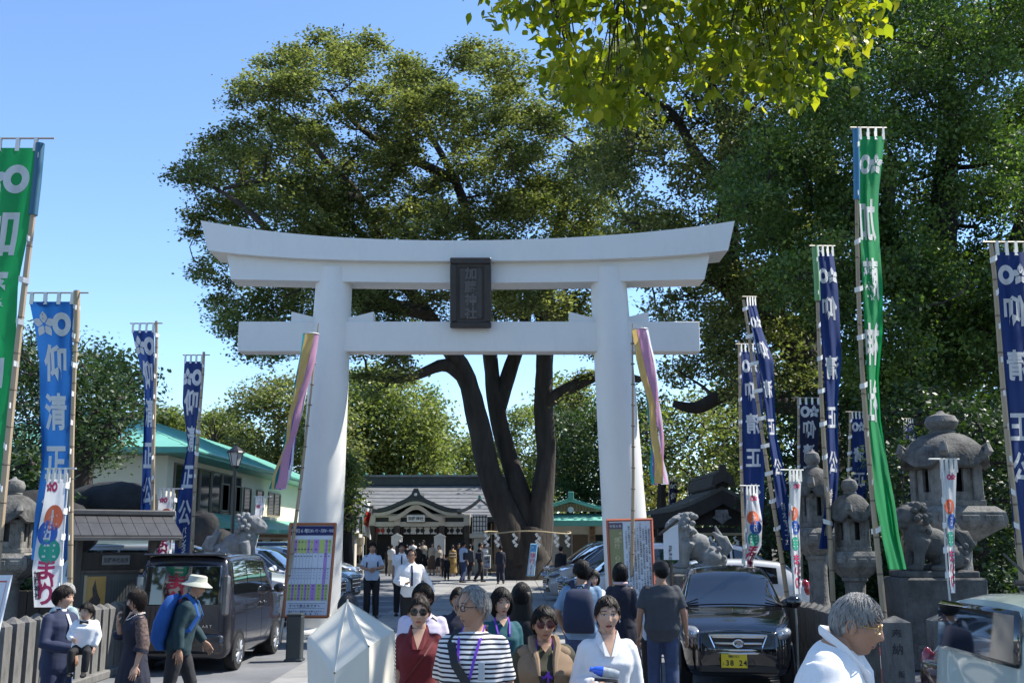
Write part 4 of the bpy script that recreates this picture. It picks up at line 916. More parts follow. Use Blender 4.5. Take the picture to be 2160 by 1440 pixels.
    for k in range(ties):
        v = (k+.15)/ties; p = S(0.0, v); z = p.z; tt = (z-base.z)/(a.z-base.z); c = PL(min(tt, .99)); g = MB(); dx = Vector((c.x-p.x, c.y-p.y, 0)); L_ = dx.length
        if L_ > .8 or k == 0 and False: continue
        h = .035; g.add([p+Vector((0,-.02,-h)), p+Vector((0,-.02,h)), c+Vector((0,-.055,h-.03)), c+Vector((0,-.055,-h-.03)), c+dx*(.06/max(L_,.06))+Vector((0,-.0,h-.04)), c+dx*(.06/max(L_,.06))+Vector((0,0,-h-.04)), p+Vector((0,.02,-h)), p+Vector((0,.02,h)), c+Vector((0,.055,h-.03)), c+Vector((0,.055,-h-.03))], [(0,1,2,3),(3,2,4,5),(6,7,8,9),(9,8,4,5)]); g.build('tie', m_tie, t, world=True)
    return t
def std(rows, ys, D, s=.44, small=None, mat=None, chars="仰清正公", crest=True, u=.5, sh=.42):
    """prints at picture heights ys: crest then characters"""
    y0, y1 = rows[0][0], rows[-1][0]; mat = mat or m_wp; out = []
    vv = [(y-y0)/(y1-y0) for y in ys]
    if crest: out.append(('crest', None, vv[0], s, mat, u)); vv = vv[1:]
    for c, v in zip(chars, vv): out.append(('ch', c, v, (s, s*1.28), mat, u))
    if small:
        txt, ya, dy = small[:3]; ux_ = small[3] if len(small) > 3 else .5
        for i, c in enumerate(txt): out.append(('ch', c, (ya+i*dy-y0)/(y1-y0), (.13,.15), mat, ux_))
    return out
gl, gr = 'name banners on bamboo poles left of the gate', 'name banners on bamboo poles right of the gate'
r = [(312,80,-45),(400,70,-55),(500,58,-66),(600,38,-84),(700,34,-88),(800,26,-92),(900,13,-105),(1000,3,-112),(1100,-6,-115)]
banner('tall bright green banner with white crest and characters at the left edge', 12.9, (85,303), (7,1035), r, m_cg, None, gl, w=.74, prints=[('crest',None,(378-312)/788,.46,m_wp,.5)]+[('ch',c,(y-312)/788,(.52,.66),m_wp,.52) for c,y in zip("加藤神社",(490,620,790,940))], cap_mat=M('blue sleeve',(.02,.10,.17),.5,var=0), pole_r=.055)
r = [(636,156,62),(700,153,75),(760,152,83),(850,152,84),(960,150,88),(1000,148,86),(1080,146,74),(1180,144,66)]
banner('bright blue banner with white characters on the pole nearest the green one', 14.7, (162,613), (146,1225), r, m_cb, None, gl, w=.62, prints=std(r,(684,765,868,975,1062),14.7,.42), cap_mat=m_bamboo)
r = [(697,325,278),(750,325,290),(800,325,303),(850,325,306),(900,326,303),(1000,326,300),(1085,322,296)]
banner('navy banner folded narrow, second pole behind the notice board', 18, (330,677), (322,1090), r, m_cn, None, gl, w=.50, prints=std(r,(730,790,870,960,1035),18,.40,("トー",1,1) if 0 else None), ripple=.05)
r = [(762,427,389),(800,425,387),(850,421,385),(900,414,392),(940,411,396),(980,411,388),(1040,409,377),(1100,406,371),(1178,402,367)]
banner('navy banner reaching down to the lion statue, farthest of the left row', 20.5, (430,742), (402,1180), r, m_cn, None, gl, w=.50, prints=std(r,(796,848,925,1005,1080),20.5,.40,("バレンタイン",1118,11.5,.45)))
r = [(288,1813,1866),(330,1811,1862),(400,1810,1854),(450,1812,1852),(520,1815,1856),(600,1819,1862),(700,1824,1862),(800,1829,1853),(889,1829,1858),(1000,1839,1876),(1060,1847,1888),(1130,1860,1897),(1200,1874,1912)]
banner('tallest green banner, twisted narrow, hanging from a bamboo pole right of the gate', 14, (1805,270), (1870,1285), r, m_cg, None, gr, w=.5, mirror=True, prints=[('crest',None,.065,.34,m_wp,.5)]+[('ch',c,(y-288)/912,(.40,.60),m_wp,.42) for c,y in zip("加藤神社",(465,590,725,845))], cap_mat=M('light blue sleeve',(.05,.20,.36),.5,var=0), ripple=.05, pole_r=.042, mid=(1816,700))
r = [(535,1724,1758),(600,1727,1767),(680,1730,1772),(760,1735,1775),(850,1742,1767),(950,1745,1768),(1000,1745,1770),(1080,1738,1763),(1157,1727,1750)]
banner('blue banner on a green-topped bamboo pole left of the tall green banner', 16.4, (1718,518), (1755,1250), r, m_cn, None, gr, w=.40, mirror=True, prints=std(r,(582,650,775,880,975),16.4,.30,("永野奈良明",1040,20,.42)), cap_mat=M('pale green sleeve',(.15,.33,.13),.6,var=0))
r = [(640,1576,1594),(700,1587,1609),(760,1599,1632),(850,1612,1634),(920,1620,1638),(980,1628,1652),(1050,1636,1662),(1120,1647,1672),(1160,1653,1668)]
banner('narrow blue banner on the pole that leans to the right beside the gate', 19, (1568,632), (1658,1250), r, m_cn, None, gr, w=.36, mirror=True, prints=std(r,(680,738,820,900,985),19,.26,("柏木野仁士",1068,18,.5)))
r = [(738,1563,1590),(800,1564,1604),(850,1565,1609),(950,1566,1612),(1050,1567,1612),(1100,1568,1608),(1165,1570,1602)]
banner('blue banner nearest the gate with a white festival banner in front', 22, (1558,720), (1570,1190), r, m_cn, None, gr, w=.5, mirror=True, prints=std(r,(772,825,893,965,1040),22,.34))
r = [(532,2101,2166),(650,2107,2175),(800,2116,2180),(1000,2128,2186),(1100,2136,2190),(1165,2146,2192)]
banner('wide blue banner at the right edge on a bamboo pole above the pale van', 12.5, (2090,515), (2155,1230), r, m_cn, None, gr, w=.42, mirror=True, prints=std(r,(580,655,770,900,985),12.5,.30))
r = [(850,1686,1728),(900,1687,1728),(960,1688,1724),(1020,1688,1722),(1100,1688,1722)]
banner('small navy banner in the shade behind the second stone lantern', 25, (1683,836), (1690,1235), r, m_ck, None, gr, w=.5, mirror=True, prints=std(r,(868,905,955,1000),25,.34,chars="仰清正"), ties=6)
r = [(880,1797,1822),(960,1797,1828),(1050,1797,1828)]
banner('short navy banner seen above the smallest stone lantern', 24, (1793,868), (1790,1060), r, m_cn, None, gr, w=.36, mirror=True, prints=std(r,(900,958,1010),24,.27,chars="清正",crest=True), ties=5)
r = [(895,1912,1926),(940,1911,1935),(1000,1908,1960),(1080,1905,1956)]
banner('navy banner half hidden behind the largest stone lantern', 23, (1908,888), (1903,1190), r, m_cn, None, gr, w=.52, mirror=True, prints=[('ch','清',.2,(.36,.42),m_wp,.6),('ch','正',.48,(.40,.44),m_wp,.5),('ch','公',.80,(.40,.44),m_wp,.48)], ties=4)
for k,(x,l) in enumerate(((1412,'small black banner left of the pavilion ridge'),(1452,'small black banner just behind the pavilion ridge'))):
    r = [(1014,x,x+18),(1040,x,x+17),(1068,x,x+12)]
    banner(l, 40, (x-1,1010), (x-3,1130), r, m_ck, None, gr, w=.34, prints=[('crest',None,.2,.24,m_wp,.5),('ch','仰',.58,(.24,.26),m_wp,.5)], ties=3, pole_r=.03)
# festival banners 七五三まいり
gw_ = 'white children festival banners'
def fest(label, D, ptop, pbot, rows, w, mirror=False, ys=None, ripple=.02, s=.26, fold=1, small=True):
    y0, y1 = rows[0][0], rows[-1][0]; V = lambda y: (y-y0)/(y1-y0); L_ = y1-y0; P = []
    f = [.11,.33,.49,.64,.80,.89,.97] if ys is None else ys
    P.append(('crest',None,.06,s*.6,m_mg,.66 if not mirror else .6))
    for c, v, mt, uu in (('七',.30,m_or,.42),('五',.42,m_bl,.60),('三',.56,m_gr,.46)):
        P.append(('disc',None,v,s*1.22,mt,uu)); P.append(('ch2',c,v,s*.8,m_wp,uu))
    for c, v in zip("まいり",(.70,.80,.90)): P.append(('ch',c,v,(s*.95,s*1.1),m_mg,.5))
    if small:
        for c, v in zip("加藤神社",(.745,.80,.855,.91)): P.append(('ch',c,v,(s*.34,s*.36),m_ink,.84 if not mirror else .84))
    return banner(label, D, ptop, pbot, rows, m_cw, None, gw_, w=w, mirror=mirror, prints=P, pole_mat=m_rod, pole_r=.016, ripple=ripple, ties=5, fold=fold)
fest('large white festival banner with coloured discs hanging beside the notice board', 13, (142,998), (128,1275), [(1010,139,99),(1060,136,92),(1100,134,84),(1150,131,75),(1200,128,68),(1280,117,72)], .38, s=.25)
fest('white festival banner half hidden behind the notice board roof', 18.5, (369,1040), (360,1185), [(1046,366,336),(1100,363,330),(1182,358,325)], .30, s=.20)
fest('small white festival banner tilted over the left lion statue', 22, (560,1050), (528,1190), [(1060,557,540),(1130,546,533),(1185,532,525)], .24, s=.15)
fest('crumpled white festival banner in front of the blue one by the gate', 18, (1574,1033), (1572,1230), [(1040,1575,1598),(1100,1574,1608),(1150,1576,1606),(1180,1564,1590),(1212,1573,1590)], .30, True, s=.19, ripple=.04)
fest('slim white festival banner in front of the second stone lantern', 15, (1664,1003), (1676,1255), [(1010,1666,1690),(1100,1663,1686),(1150,1669,1688),(1200,1673,1689),(1252,1676,1689)], .24, True, s=.155)
fest('white festival banner hanging in front of the largest stone lantern', 13, (1984,984), (2004,1265), [(990,1986,2018),(1050,1991,2016),(1150,1999,2013),(1250,2006,2015)], .22, True, s=.15)
# windsocks
wc = [M('sock yellow',(.60,.42,.14),.7,var=.06,trans=.3), M('sock pink',(.55,.28,.42),.7,var=.06,trans=.3), M('sock white',(.75,.80,.92),.7,var=.04,trans=.3), M('sock purple',(.26,.15,.62),.7,var=.06,trans=.3), M('sock teal',(.01,.30,.30),.7,var=.06,trans=.3), M('sock red',(.55,.05,.12),.7,var=.06,trans=.3)]
def sock(label, D, ptop, pbot, spine, order, split):
    a = W(*ptop, D); b = W(*pbot, D); d = (b-a)/(a.z-b.z); base = a+d*a.z; t = thing('windsock', label, 'windsock', tuple(base), 0, 'five colour windsocks at the gate pillars')
    m_ = MB(); m_.tube([base, base.lerp(a,.5)+Vector((.03,0,0)), a], [.04,.03,.012], 8); m_.build('pole', m_bamboo, t, smooth=True, world=True)
    for i in range(1, 15):
        c = base.lerp(a, i/15); g = MB(); g.lathe([(.036,-.012),(.042,0),(.036,.012)], 8, tuple(c+Vector((.03*math.sin(math.pi*i/15),0,0)))); g.build('pole_joint', m_node, t, world=True)
    n = len(spine)
    def cen(v):
        y = lerp(spine[0][0], spine[-1][0], v); x, hw = itp(spine, y); return W(x, y, D-.1), hw*D/F
    for k in range(5):
        q0 = math.pi*(-1+k*.4)-.3; q1 = q0+math.pi*.4
        def S(u, v):
            c, r = cen(v); q = lerp(q0, q1, u)+v*1.2*(1 if order else -1); sp = max(0, v-split)*1.1
            c = c+Vector((math.cos((q0+q1)/2+v)*sp*.10+.03*math.sin(v*17+k*2)*v, math.sin((q0+q1)/2)*sp*.12, -sp*(.02+.05*((k*3)%5)/5))); return c+Vector((r*math.cos(q), r*1.0*math.sin(q)+.01*math.sin(v*30+u*9), 0))
        g = MB(); g.grid(S, 6, 40); g.build('streamer', wc[(k+0)%5 if order else (k+4)%5], t, smooth=True, world=True)
    c, r = cen(0); g = MB(); g.tube([c+Vector((r*math.cos(q), r*math.sin(q), 0)) for q in (2*math.pi*i/16 for i in range(17))], .014, 6); g.build('hoop', m_rod, t, world=True)
    return t
sock('five colour windsock blowing left from the bamboo pole at the left pillar', 20.0, (672,682), (600,1270), [(705,656,17),(760,648,17),(850,628,13),(930,612,11),(980,600,15),(1030,588,18)], False, .7)
sock('five colour windsock hanging from the bamboo pole at the right pillar', 20.0, (1334,682), (1331,1290), [(695,1350,17),(760,1362,19),(850,1378,13),(900,1384,13),(960,1386,14),(1020,1392,15)], True, .86)
# ---------------------------------------------------------------- sign boards
m_brd = M('white board', (.62,.66,.72), .5, var=.02); m_obr = M('orange frame', (.42,.14,.05), .6, var=.1); m_nav = M('navy print', (.01,.015,.10), .6, var=0)
m_lg = M('lime print', (.45,.55,.15), .6, var=0); m_lp = M('lilac print', (.45,.25,.60), .6, var=0); m_ol = M('olive print', (.25,.245,.11), .6, var=0); m_ofr = M('red orange frame', (.36,.09,.045), .6, var=.1)
def board(name, label, corners, D, dtop, frame, cat='sign board'):
    """leaning board: picture corners tl,tr,br,bl; bottom at D, top dtop farther back"""
    tl, tr_, br, bl = [W(x, y, D+(dtop if i < 2 else 0)) for i, (x, y) in enumerate(corners)]
    o0 = (bl+br)/2; t = thing(name, label, cat, (o0.x, o0.y, 0))
    ux = ((tr_-tl)+(br-bl)).normalized(); uz = ((tl-bl)+(tr_-br)).normalized(); un = ux.cross(uz)*-1; un = un if un.y < 0 else -un
    def P(u, v, d=0.): return tl.lerp(tr_, u).lerp(bl.lerp(br, u), v)+un*d
    w_b = (tr_-tl).length; h_b = (tl-bl).length
    m_ = MB(); C = [P(0,0,.0),P(1,0,.0),P(1,1,.0),P(0,1,.0)]; C2 = [c-un*.03 for c in C]; m_.add(C+C2, [(0,3,2,1),(4,5,6,7),(0,1,5,4),(1,2,6,5),(2,3,7,6),(3,0,4,7)]); pn = m_.build('panel', m_brd, t, world=True)
    fr = .035
    for (u0,v0,u1,v1) in ((0,0,1,0),(0,1,1,1),(0,0,0,1),(1,0,1,1)):
        g = MB(); g.tube([P(u0,v0,.005)+(ux*-.02 if v0==v1 else Vector((0,0,0))), P(u1,v1,.005)+(ux*.02 if v0==v1 else Vector((0,0,0)))], fr*.8, 4); g.build('frame_piece', frame, t, world=True)
    def rect(u0, u1, v0, v1, mat, d=.006, name='print'):
        g = MB(); g.quad(P(u0,v1,d),P(u1,v1,d),P(u1,v0,d),P(u0,v0,d)); return g.build(name, mat, pn, world=True)
    def txt(s, u, v, size, mat, vert=True, d=.010, gap=1.06, mbx=None):
        g = mbx or MB(); flat_text(g, s, P(u, v, d), ux, uz, size, vert, gap); 
        if mbx is None: g.build('lettering', mat, pn, world=True)
    return t, P, rect, txt, pn, ux, uz
t, P, rect, txt, pn, ux, uz = board('fortune_age_board', 'framed board of coloured age tables leaning on the left gate pillar', ((613,1105),(708,1105),(692,1300),(598,1300)), 19.8, .45, m_obr)
rect(.03,.97,.02,.125,m_nav); txt("令和6年", .07,.075,.095,m_wp,False,gap=.9); txt("十三まいり・厄年・年祝歳", .36,.075,.072,m_wp,False,gap=.72)
cu = .05; colw = [.075,.065,.075,.07,.075,.065,.07,.13,.13,.065,.075]; cl = [m_lg,m_lp,m_lg,m_lg,m_lg,m_lp,m_lg,m_lp,m_lg,m_lp,m_lg]; tiny = ["古稀","還暦","喜米","傘昭","十歳","八厄","七年","歳祝","大人","まいり年","年十三"]
ls = MB(); lt = MB()
for i, w2 in enumerate(colw):
    rect(cu, cu+w2-.006, .17,.32, cl[i]); rect(cu, cu+w2-.006, .655,.83, m_lp if i % 2 else m_ol if 0 else (m_lp if i%2 else m_lg))
    g = P(cu,.32,.009); 
    ls.quad(P(cu-.004,.655,.007),P(cu,.655,.007),P(cu,.32,.007),P(cu-.004,.32,.007))
    for j, c in enumerate(tiny[i]): flat_text(lt, c, P(cu+w2/2,.195+j*.045 if len(tiny[i])>2 else .20+j*.08,.011), ux, uz, .036)
    for j, c in enumerate("歳男女"): flat_text(lt, c, P(cu+w2/2,.355+j*.04,.011), ux, uz, .03)
    for j, c in enumerate("七十八才"): flat_text(lt, c, P(cu+w2/2,.50+j*.032,.011), ux, uz, .03)
    for j, c in enumerate("昭和二十年"): flat_text(lt, c, P(cu+w2/2,.675+j*.034,.011), ux, uz, .034)
    cu += w2
rect(cu-.075-.065,cu-.08,.32,.655,m_lp,.0085)
ls.quad(P(.05,.488,.007),P(.95,.488,.007),P(.95,.484,.007),P(.05,.484,.007)); ls.quad(P(.08,.862,.007),P(.9,.862,.007),P(.9,.859,.007),P(.08,.859,.007)); ls.quad(P(.08,.915,.007),P(.9,.915,.007),P(.9,.912,.007),P(.08,.912,.007))
ls.build('table_line', m_nav, pn, world=True); lt.build('small_lettering', m_nav, pn, world=True)
txt("すべて数え年です>", .14,.888,.062,m_nav,False,gap=1.05); txt("満才でなく国際的には数え才です。", .12,.945,.038,m_nav,False,gap=1.1); txt("もし、還暦・古稀・傘寿です。", .12,.972,.040,m_nav,False,gap=1.1)
for u in (.0,1.0):
    q = P(u,1,0); g = MB(); g.tube([q, Vector((q.x+(u-.5)*.1,q.y-.1,0))],.02,6); g.build('leg', m_rod, t, world=True)
t, P, rect, txt, pn, ux, uz = board('rules_board', 'orange framed board of black vertical writing leaning on the right gate pillar', ((1281,1097),(1374,1095),(1382,1290),(1290,1292)), 19.8, .45, m_ofr)
rect(.03,.34,.03,.10,M('grey print',(.12,.09,.12),.6,var=0)); rect(.03,.34,.10,.95,m_ol); txt("令和6年", .07,.068,.058,m_wp,False,gap=1.02)
txt("御縁行事心祈願所", .20,.155,.105,M('gold print',(.60,.52,.30),.6,var=0),True,gap=1.08); txt("境内の",.28,.15,.06,M('gold print'),True,gap=1.3)
g = MB(); tx = "加藤神社の祈願は年中お受けしています境内での駐車は中止下さい厄年のお祝いと還暦古稀喜米傘寿のお祝い恋安産交通安全ですお守を授与所でうけてください令和年中の行事"
k = 0
for c_ in range(9):
    u = .93-c_*.065
    if u < .36: break
    v = .05+.03*(c_ % 3)+ (.06 if c_ == 0 else 0); y = v
    while y < .93:
        ch = tx[k % len(tx)]; k += 1
        if ch in GL: flat_text(g, ch, P(u, y, .008), ux, uz, .040)
        y += .0235
g.build('lettering', m_ink, pn, world=True)
for u in (.0,1.0):
    q = P(u,1,0); g = MB(); g.tube([q, Vector((q.x,q.y-.05,0))],.02,6); g.build('leg', m_rod, t, world=True)
# 徐行 sign
t, P, rect, txt, pn, ux, uz = board('slow_down_sign', 'narrow white and blue drive slowly sign standing before the great tree', ((1120,1147),(1133,1147),(1126,1213),(1112,1213)), 48.2, .25, M('light blue frame',(.25,.45,.62),.5,var=0))
rect(.04,.96,.0,.24,M('sky blue print',(.06,.30,.62),.6,var=0)); txt("徐",.5,.36,.24,m_mg); txt("行",.5,.54,.24,m_mg); txt("お願います",.5,.70,.10,m_bl); txt("お子",.32,.10,.12,m_wp,False)
# roadside notice on a stand near the hall
t, P, rect, txt, pn, ux, uz = board('stand_notice', 'low white notice with a red strip on a stand left of the great tree', ((1022,1172),(1034,1171),(1034,1197),(1021,1197)), 50.5, .05, m_rod)
rect(0,1,.9,1.0,m_red); txt("車中止",.3,.25,.16,m_ink); txt("駐車・",.72,.2,.16,m_ink)
g=MB(); q=P(.5,1,0); g.tube([q,(q.x,q.y,.03)],.03,6); g.lathe([(.35,0),(.35,.03),(.05,.05)],14,(q.x,q.y,0)); g.build('stand',m_rod,t,world=True)
# small white board with shrine name by the right statue
p = W(1405,1180,18.6); t = thing('tablet_sign','white house shaped tablet with small black writing left of the lion statue','sign',(W(1415,1180,18.6).x,18.6,0))
a,b_ = W(1399,1120,18.6), W(1432,1180,18.6); mb=MB(); mb.prism([(a.x,a.z),(a.x,b_.z),(b_.x,b_.z),(b_.x,a.z+.12)],18.58,18.62); o=mb.build('panel',m_brd,t,world=True); mb=MB(); mb.tube([(a.x-.08,18.57,a.z-.06),(b_.x,18.57,a.z+.2)],.025,4); mb.build('top_rail',m_dwood,t,world=True)
g=MB(); flat_text(g,"加藤神社",((a.x+b_.x)/2-.02,18.57,lerp(a.z,b_.z,.55)),(1,0,0),(0,0,1),.06,True); g.build('lettering',m_ink,o,world=True); g=MB(); g.tube([((a.x+b_.x)/2,18.63,0),((a.x+b_.x)/2,18.63,b_.z+.1)],.03,6); g.build('post',m_dwood,t,world=True)
# white framed notice at the left edge
t = thing('notice_sign','white notice with a thin red border cut off by the left edge','sign',(-4.75,9.6,0)); 
a=W(-60,1214,9.6); b_=W(24,1212,9.6); c_=W(2,1440,9.3); mb=MB(); C=[a,b_,Vector((b_.x-.13,9.5,.35)),Vector((a.x-.13,9.5,.35))]; mb.add(C+[q+Vector((0,.03,0)) for q in C],[(0,1,2,3)[::-1],(4,5,6,7),(0,1,5,4),(1,2,6,5)[::-1]]); mb.build('panel',m_brd,t,world=True)
mb=MB(); 
def Q(u,v): return C[0].lerp(C[1],u).lerp(C[3].lerp(C[2],u),v)+Vector((0,-.006,0))
mb.quad(Q(.0,.05),Q(.93,.05),Q(.93,.04),Q(0,.04)); mb.quad(Q(.92,.05),Q(.93,.05),Q(.93,.95),Q(.92,.95)); mb.build('border',m_red,t,world=True)
mb=MB(); mb.tube([C[3]+Vector((.4,.1,0)),Vector((C[3].x+.4,9.7,0))],.02); mb.tube([C[2]+Vector((-.1,.1,0)),Vector((C[2].x-.1,9.7,0))],.02); mb.build('stand',m_rod,t,world=True)
# ---------------------------------------------------------------- notice board with roof (left)
ND = 16.2; nc = W(245,1150,ND); nbq = thing('notice_board','roofed dark wooden notice board with a framed poster left of the van','notice board',(nc.x-.0,ND,0),R(35)); nbq.scale = (.66,.8,.885)
lx = Vector((math.cos(R(32)),math.sin(R(32)),0))
m_brown = M('grey brown timber',(.10,.085,.075),.8,var=.25,vscale=5,stretch=(1,1,.15))
for x in (-.82,.82):
    mb=MB(); mb.cbox((x,0,1.05),(.14,.16,2.1),.01); mb.build('post',m_brown,nbq)
mb=MB(); mb.cbox((0,.03,1.75),(1.5,.10,.30),.008); mb.build('header',m_dwood,nbq)
mb=MB(); mb.cbox((0,.03,1.0),(1.5,.10,1.2),.008); bk=mb.build('backboard',M('grey green board',(.09,.10,.10),.5,var=.1),nbq)
for z in (.42,1.58):
    mb=MB(); mb.cbox((0,-.05,z),(1.5,.05,.05),.005); mb.build('rail',m_brown,nbq)
mb=MB(); mb.b(-.60,-.18,-.045,-.03,.55,1.5); po=mb.build('poster',M('gold poster',(.50,.30,.08),.4,var=.1),bk)
mb=MB(); mb.prism([(-.50,.58),(-.47,.9),(-.53,1.1),(-.45,1.18),(-.47,1.3),(-.42,1.45),(-.38,1.3),(-.34,1.2),(-.28,1.12),(-.33,.9),(-.30,.58)],-.05,-.046); mb.build('print',M('poster dark',(.06,.045,.04),.5,var=.5,vscale=14),po)
mb=MB(); mb.b(-.66,-.60,-.06,-.03,.5,1.52); mb.build('edge_strip',M('pale timber',(.45,.35,.22),.6),bk)
g=MB()
for c_ in range(11):
    for j in range(16): g.box((-.05+c_*.062,-.031,1.42-j*.03),(.022,.003,.018))
g.build('lettering',M('faded ink',(.05,.055,.055),.7,var=0),bk)
mb=MB(); mb.cbox((0,-.06,1.77),(.62,.03,.17),.03); o=mb.build('name_plate',M('grey plate',(.20,.20,.20),.6,var=.1),nbq); g=MB(); flat_text(g,"加藤神社由緒",(-.235,-.078,1.77),(1,0,0),(0,0,1),.088,False,1.05); g.build('lettering',m_ink,o)
# roof: gable along x, with shallow curve
m_nr=M('notice roof metal',(.055,.053,.054),.45,var=.2,vscale=5)
def nroof(sg,nm):
    V=[];n=6
    for i in range(n+1):
        q=i/n; y=sg*(q*.75); z=2.52-.42*q+.05*q*q; V+=[(-1.25,y,z),(1.25,y,z),(1.25,y,z-.05),(-1.25,y,z-.05)]
    m_=MB(); m_.add(V,[(i*4+j,i*4+(j+1)%4,(i+1)*4+(j+1)%4,(i+1)*4+j) for i in range(n) for j in range(4)]+[(0,3,2,1),(n*4,n*4+1,n*4+2,n*4+3)]); return m_.build('roof_slope',m_nr,nbq,smooth=25)
nroof(-1,0); nroof(1,0)
for sg in (-1,1):
    for r_ in range(5):
        for c_ in range(10):
            q=.1+r_*.19; mb=MB(); mb.cbox((-1.12+c_*.249,sg*q*.75,2.535-.42*q+.05*q*q+.006*r_%.01),(.242,.15,.014),.003,(sg*-.5,0,0)); mb.build('shingle',m_nr,nbq)
mb=MB(); mb.cbox((0,0,2.57),(2.6,.16,.10),.02); mb.build('ridge',m_nr,nbq)
for x in (-1.2,1.2):
    mb=MB()
    for sg in (-1,1): mb.prism([(0,0),(0,.17),(.76,-.20),(.72,-.37),(.35,-.14)],-.03,.03,fn=lambda p:Vector((x+p.y,sg*p.x,2.33+p.z)))
    mb.build('bargeboard',m_brown,nbq)
    mb=MB(); mb.prism([(-.08,.1),(.08,.1),(.09,-.02),(.13,-.1),(.07,-.08),(0,-.16),(-.07,-.08),(-.13,-.1),(-.09,-.02)],-.012,.012,fn=lambda p:Vector((x*1.04+p.y,p.x,2.22+p.z))); pe=mb.build('gable_pendant',M('pale pendant',(.40,.27,.17),.7),nbq)
# ---------------------------------------------------------------- stone fences
def post_mesh(h,w1,w2):
    b_=MB(); b_.loft([[(-w1/2,-w2/2,0),(w1/2,-w2/2,0),(w1/2,w2/2,0),(-w1/2,w2/2,0)],[(-w1/2,-w2/2,h-.07),(w1/2,-w2/2,h-.07),(w1/2,w2/2,h-.07),(-w1/2,w2/2,h-.07)],[(-.01,-.01,h),(.01,-.01,h),(.01,.01,h),(-.01,.01,h)]]); return b_
def fence(label, pts, h, gap, w1=.19, w2=.19, first=0):
    p0=Vector((*pts[0],0)); t=thing('stone_fence',label,'fence',tuple(p0)); me=None
    for a,b_ in zip(pts,pts[1:]):
        A=Vector((*a,0)); B=Vector((*b_,0)); L_=(B-A).length; n=int(L_/gap); ang=math.atan2(B.y-A.y,B.x-A.x)
        for i in range(n):
            c=A.lerp(B,(i+.5)/n)-p0
            if me is None: o=post_mesh(h,w1,w2).build('stone_post',m_fence,t); me=o.data
            else: o=place('stone_post',me,t)
            o.location=c+Vector((0,0,rng.uniform(-.015,.01))); o.rotation_euler=(0,0,ang+rng.uniform(-.03,.03))
        for z in (.3,.62):
            m_=MB(); m_.tube([A-p0+Vector((0,0,z)),B-p0+Vector((0,0,z))],.035,6); m_.build('rail',m_fence,t)
        m_=MB(); m_.cbox(((A+B)/2-p0+Vector((0,0,.05))),(L_,.34,.12),.02,(0,0,ang)); m_.build('kerb_stone',m_fence,t)
    return t
fence('row of pointed stone posts along the left forecourt edge', [(-5.72,11.9),(-5.72,13.4),(-5.70,18.8)], 1.0, .27)
fence('stone post fence along the right forecourt edge with a carved corner post', [(4.15,18.5),(4.30,12.9)], 1.0, .25, .18,.2)
fence('stone post fence facing the road behind the priest', [(4.78,12.7),(9.5,12.5)], 1.0, .52, .25,.22)
t=thing('donor_post','thick carved stone post with donor writing at the fence corner','stone post',(4.46,12.55,0)); post_mesh(1.0,.30,.24).build('stone_post',m_fence,t)
g=MB(); flat_text(g,"奉納",(0-.03,-.125,.80),(1,0,0),(0,0,1),.13,True,1.25); flat_text(g,"阪口",(0,-.125,.36),(1,0,0),(0,0,1),.075,True,1.6); g.build('lettering',m_ink,t)
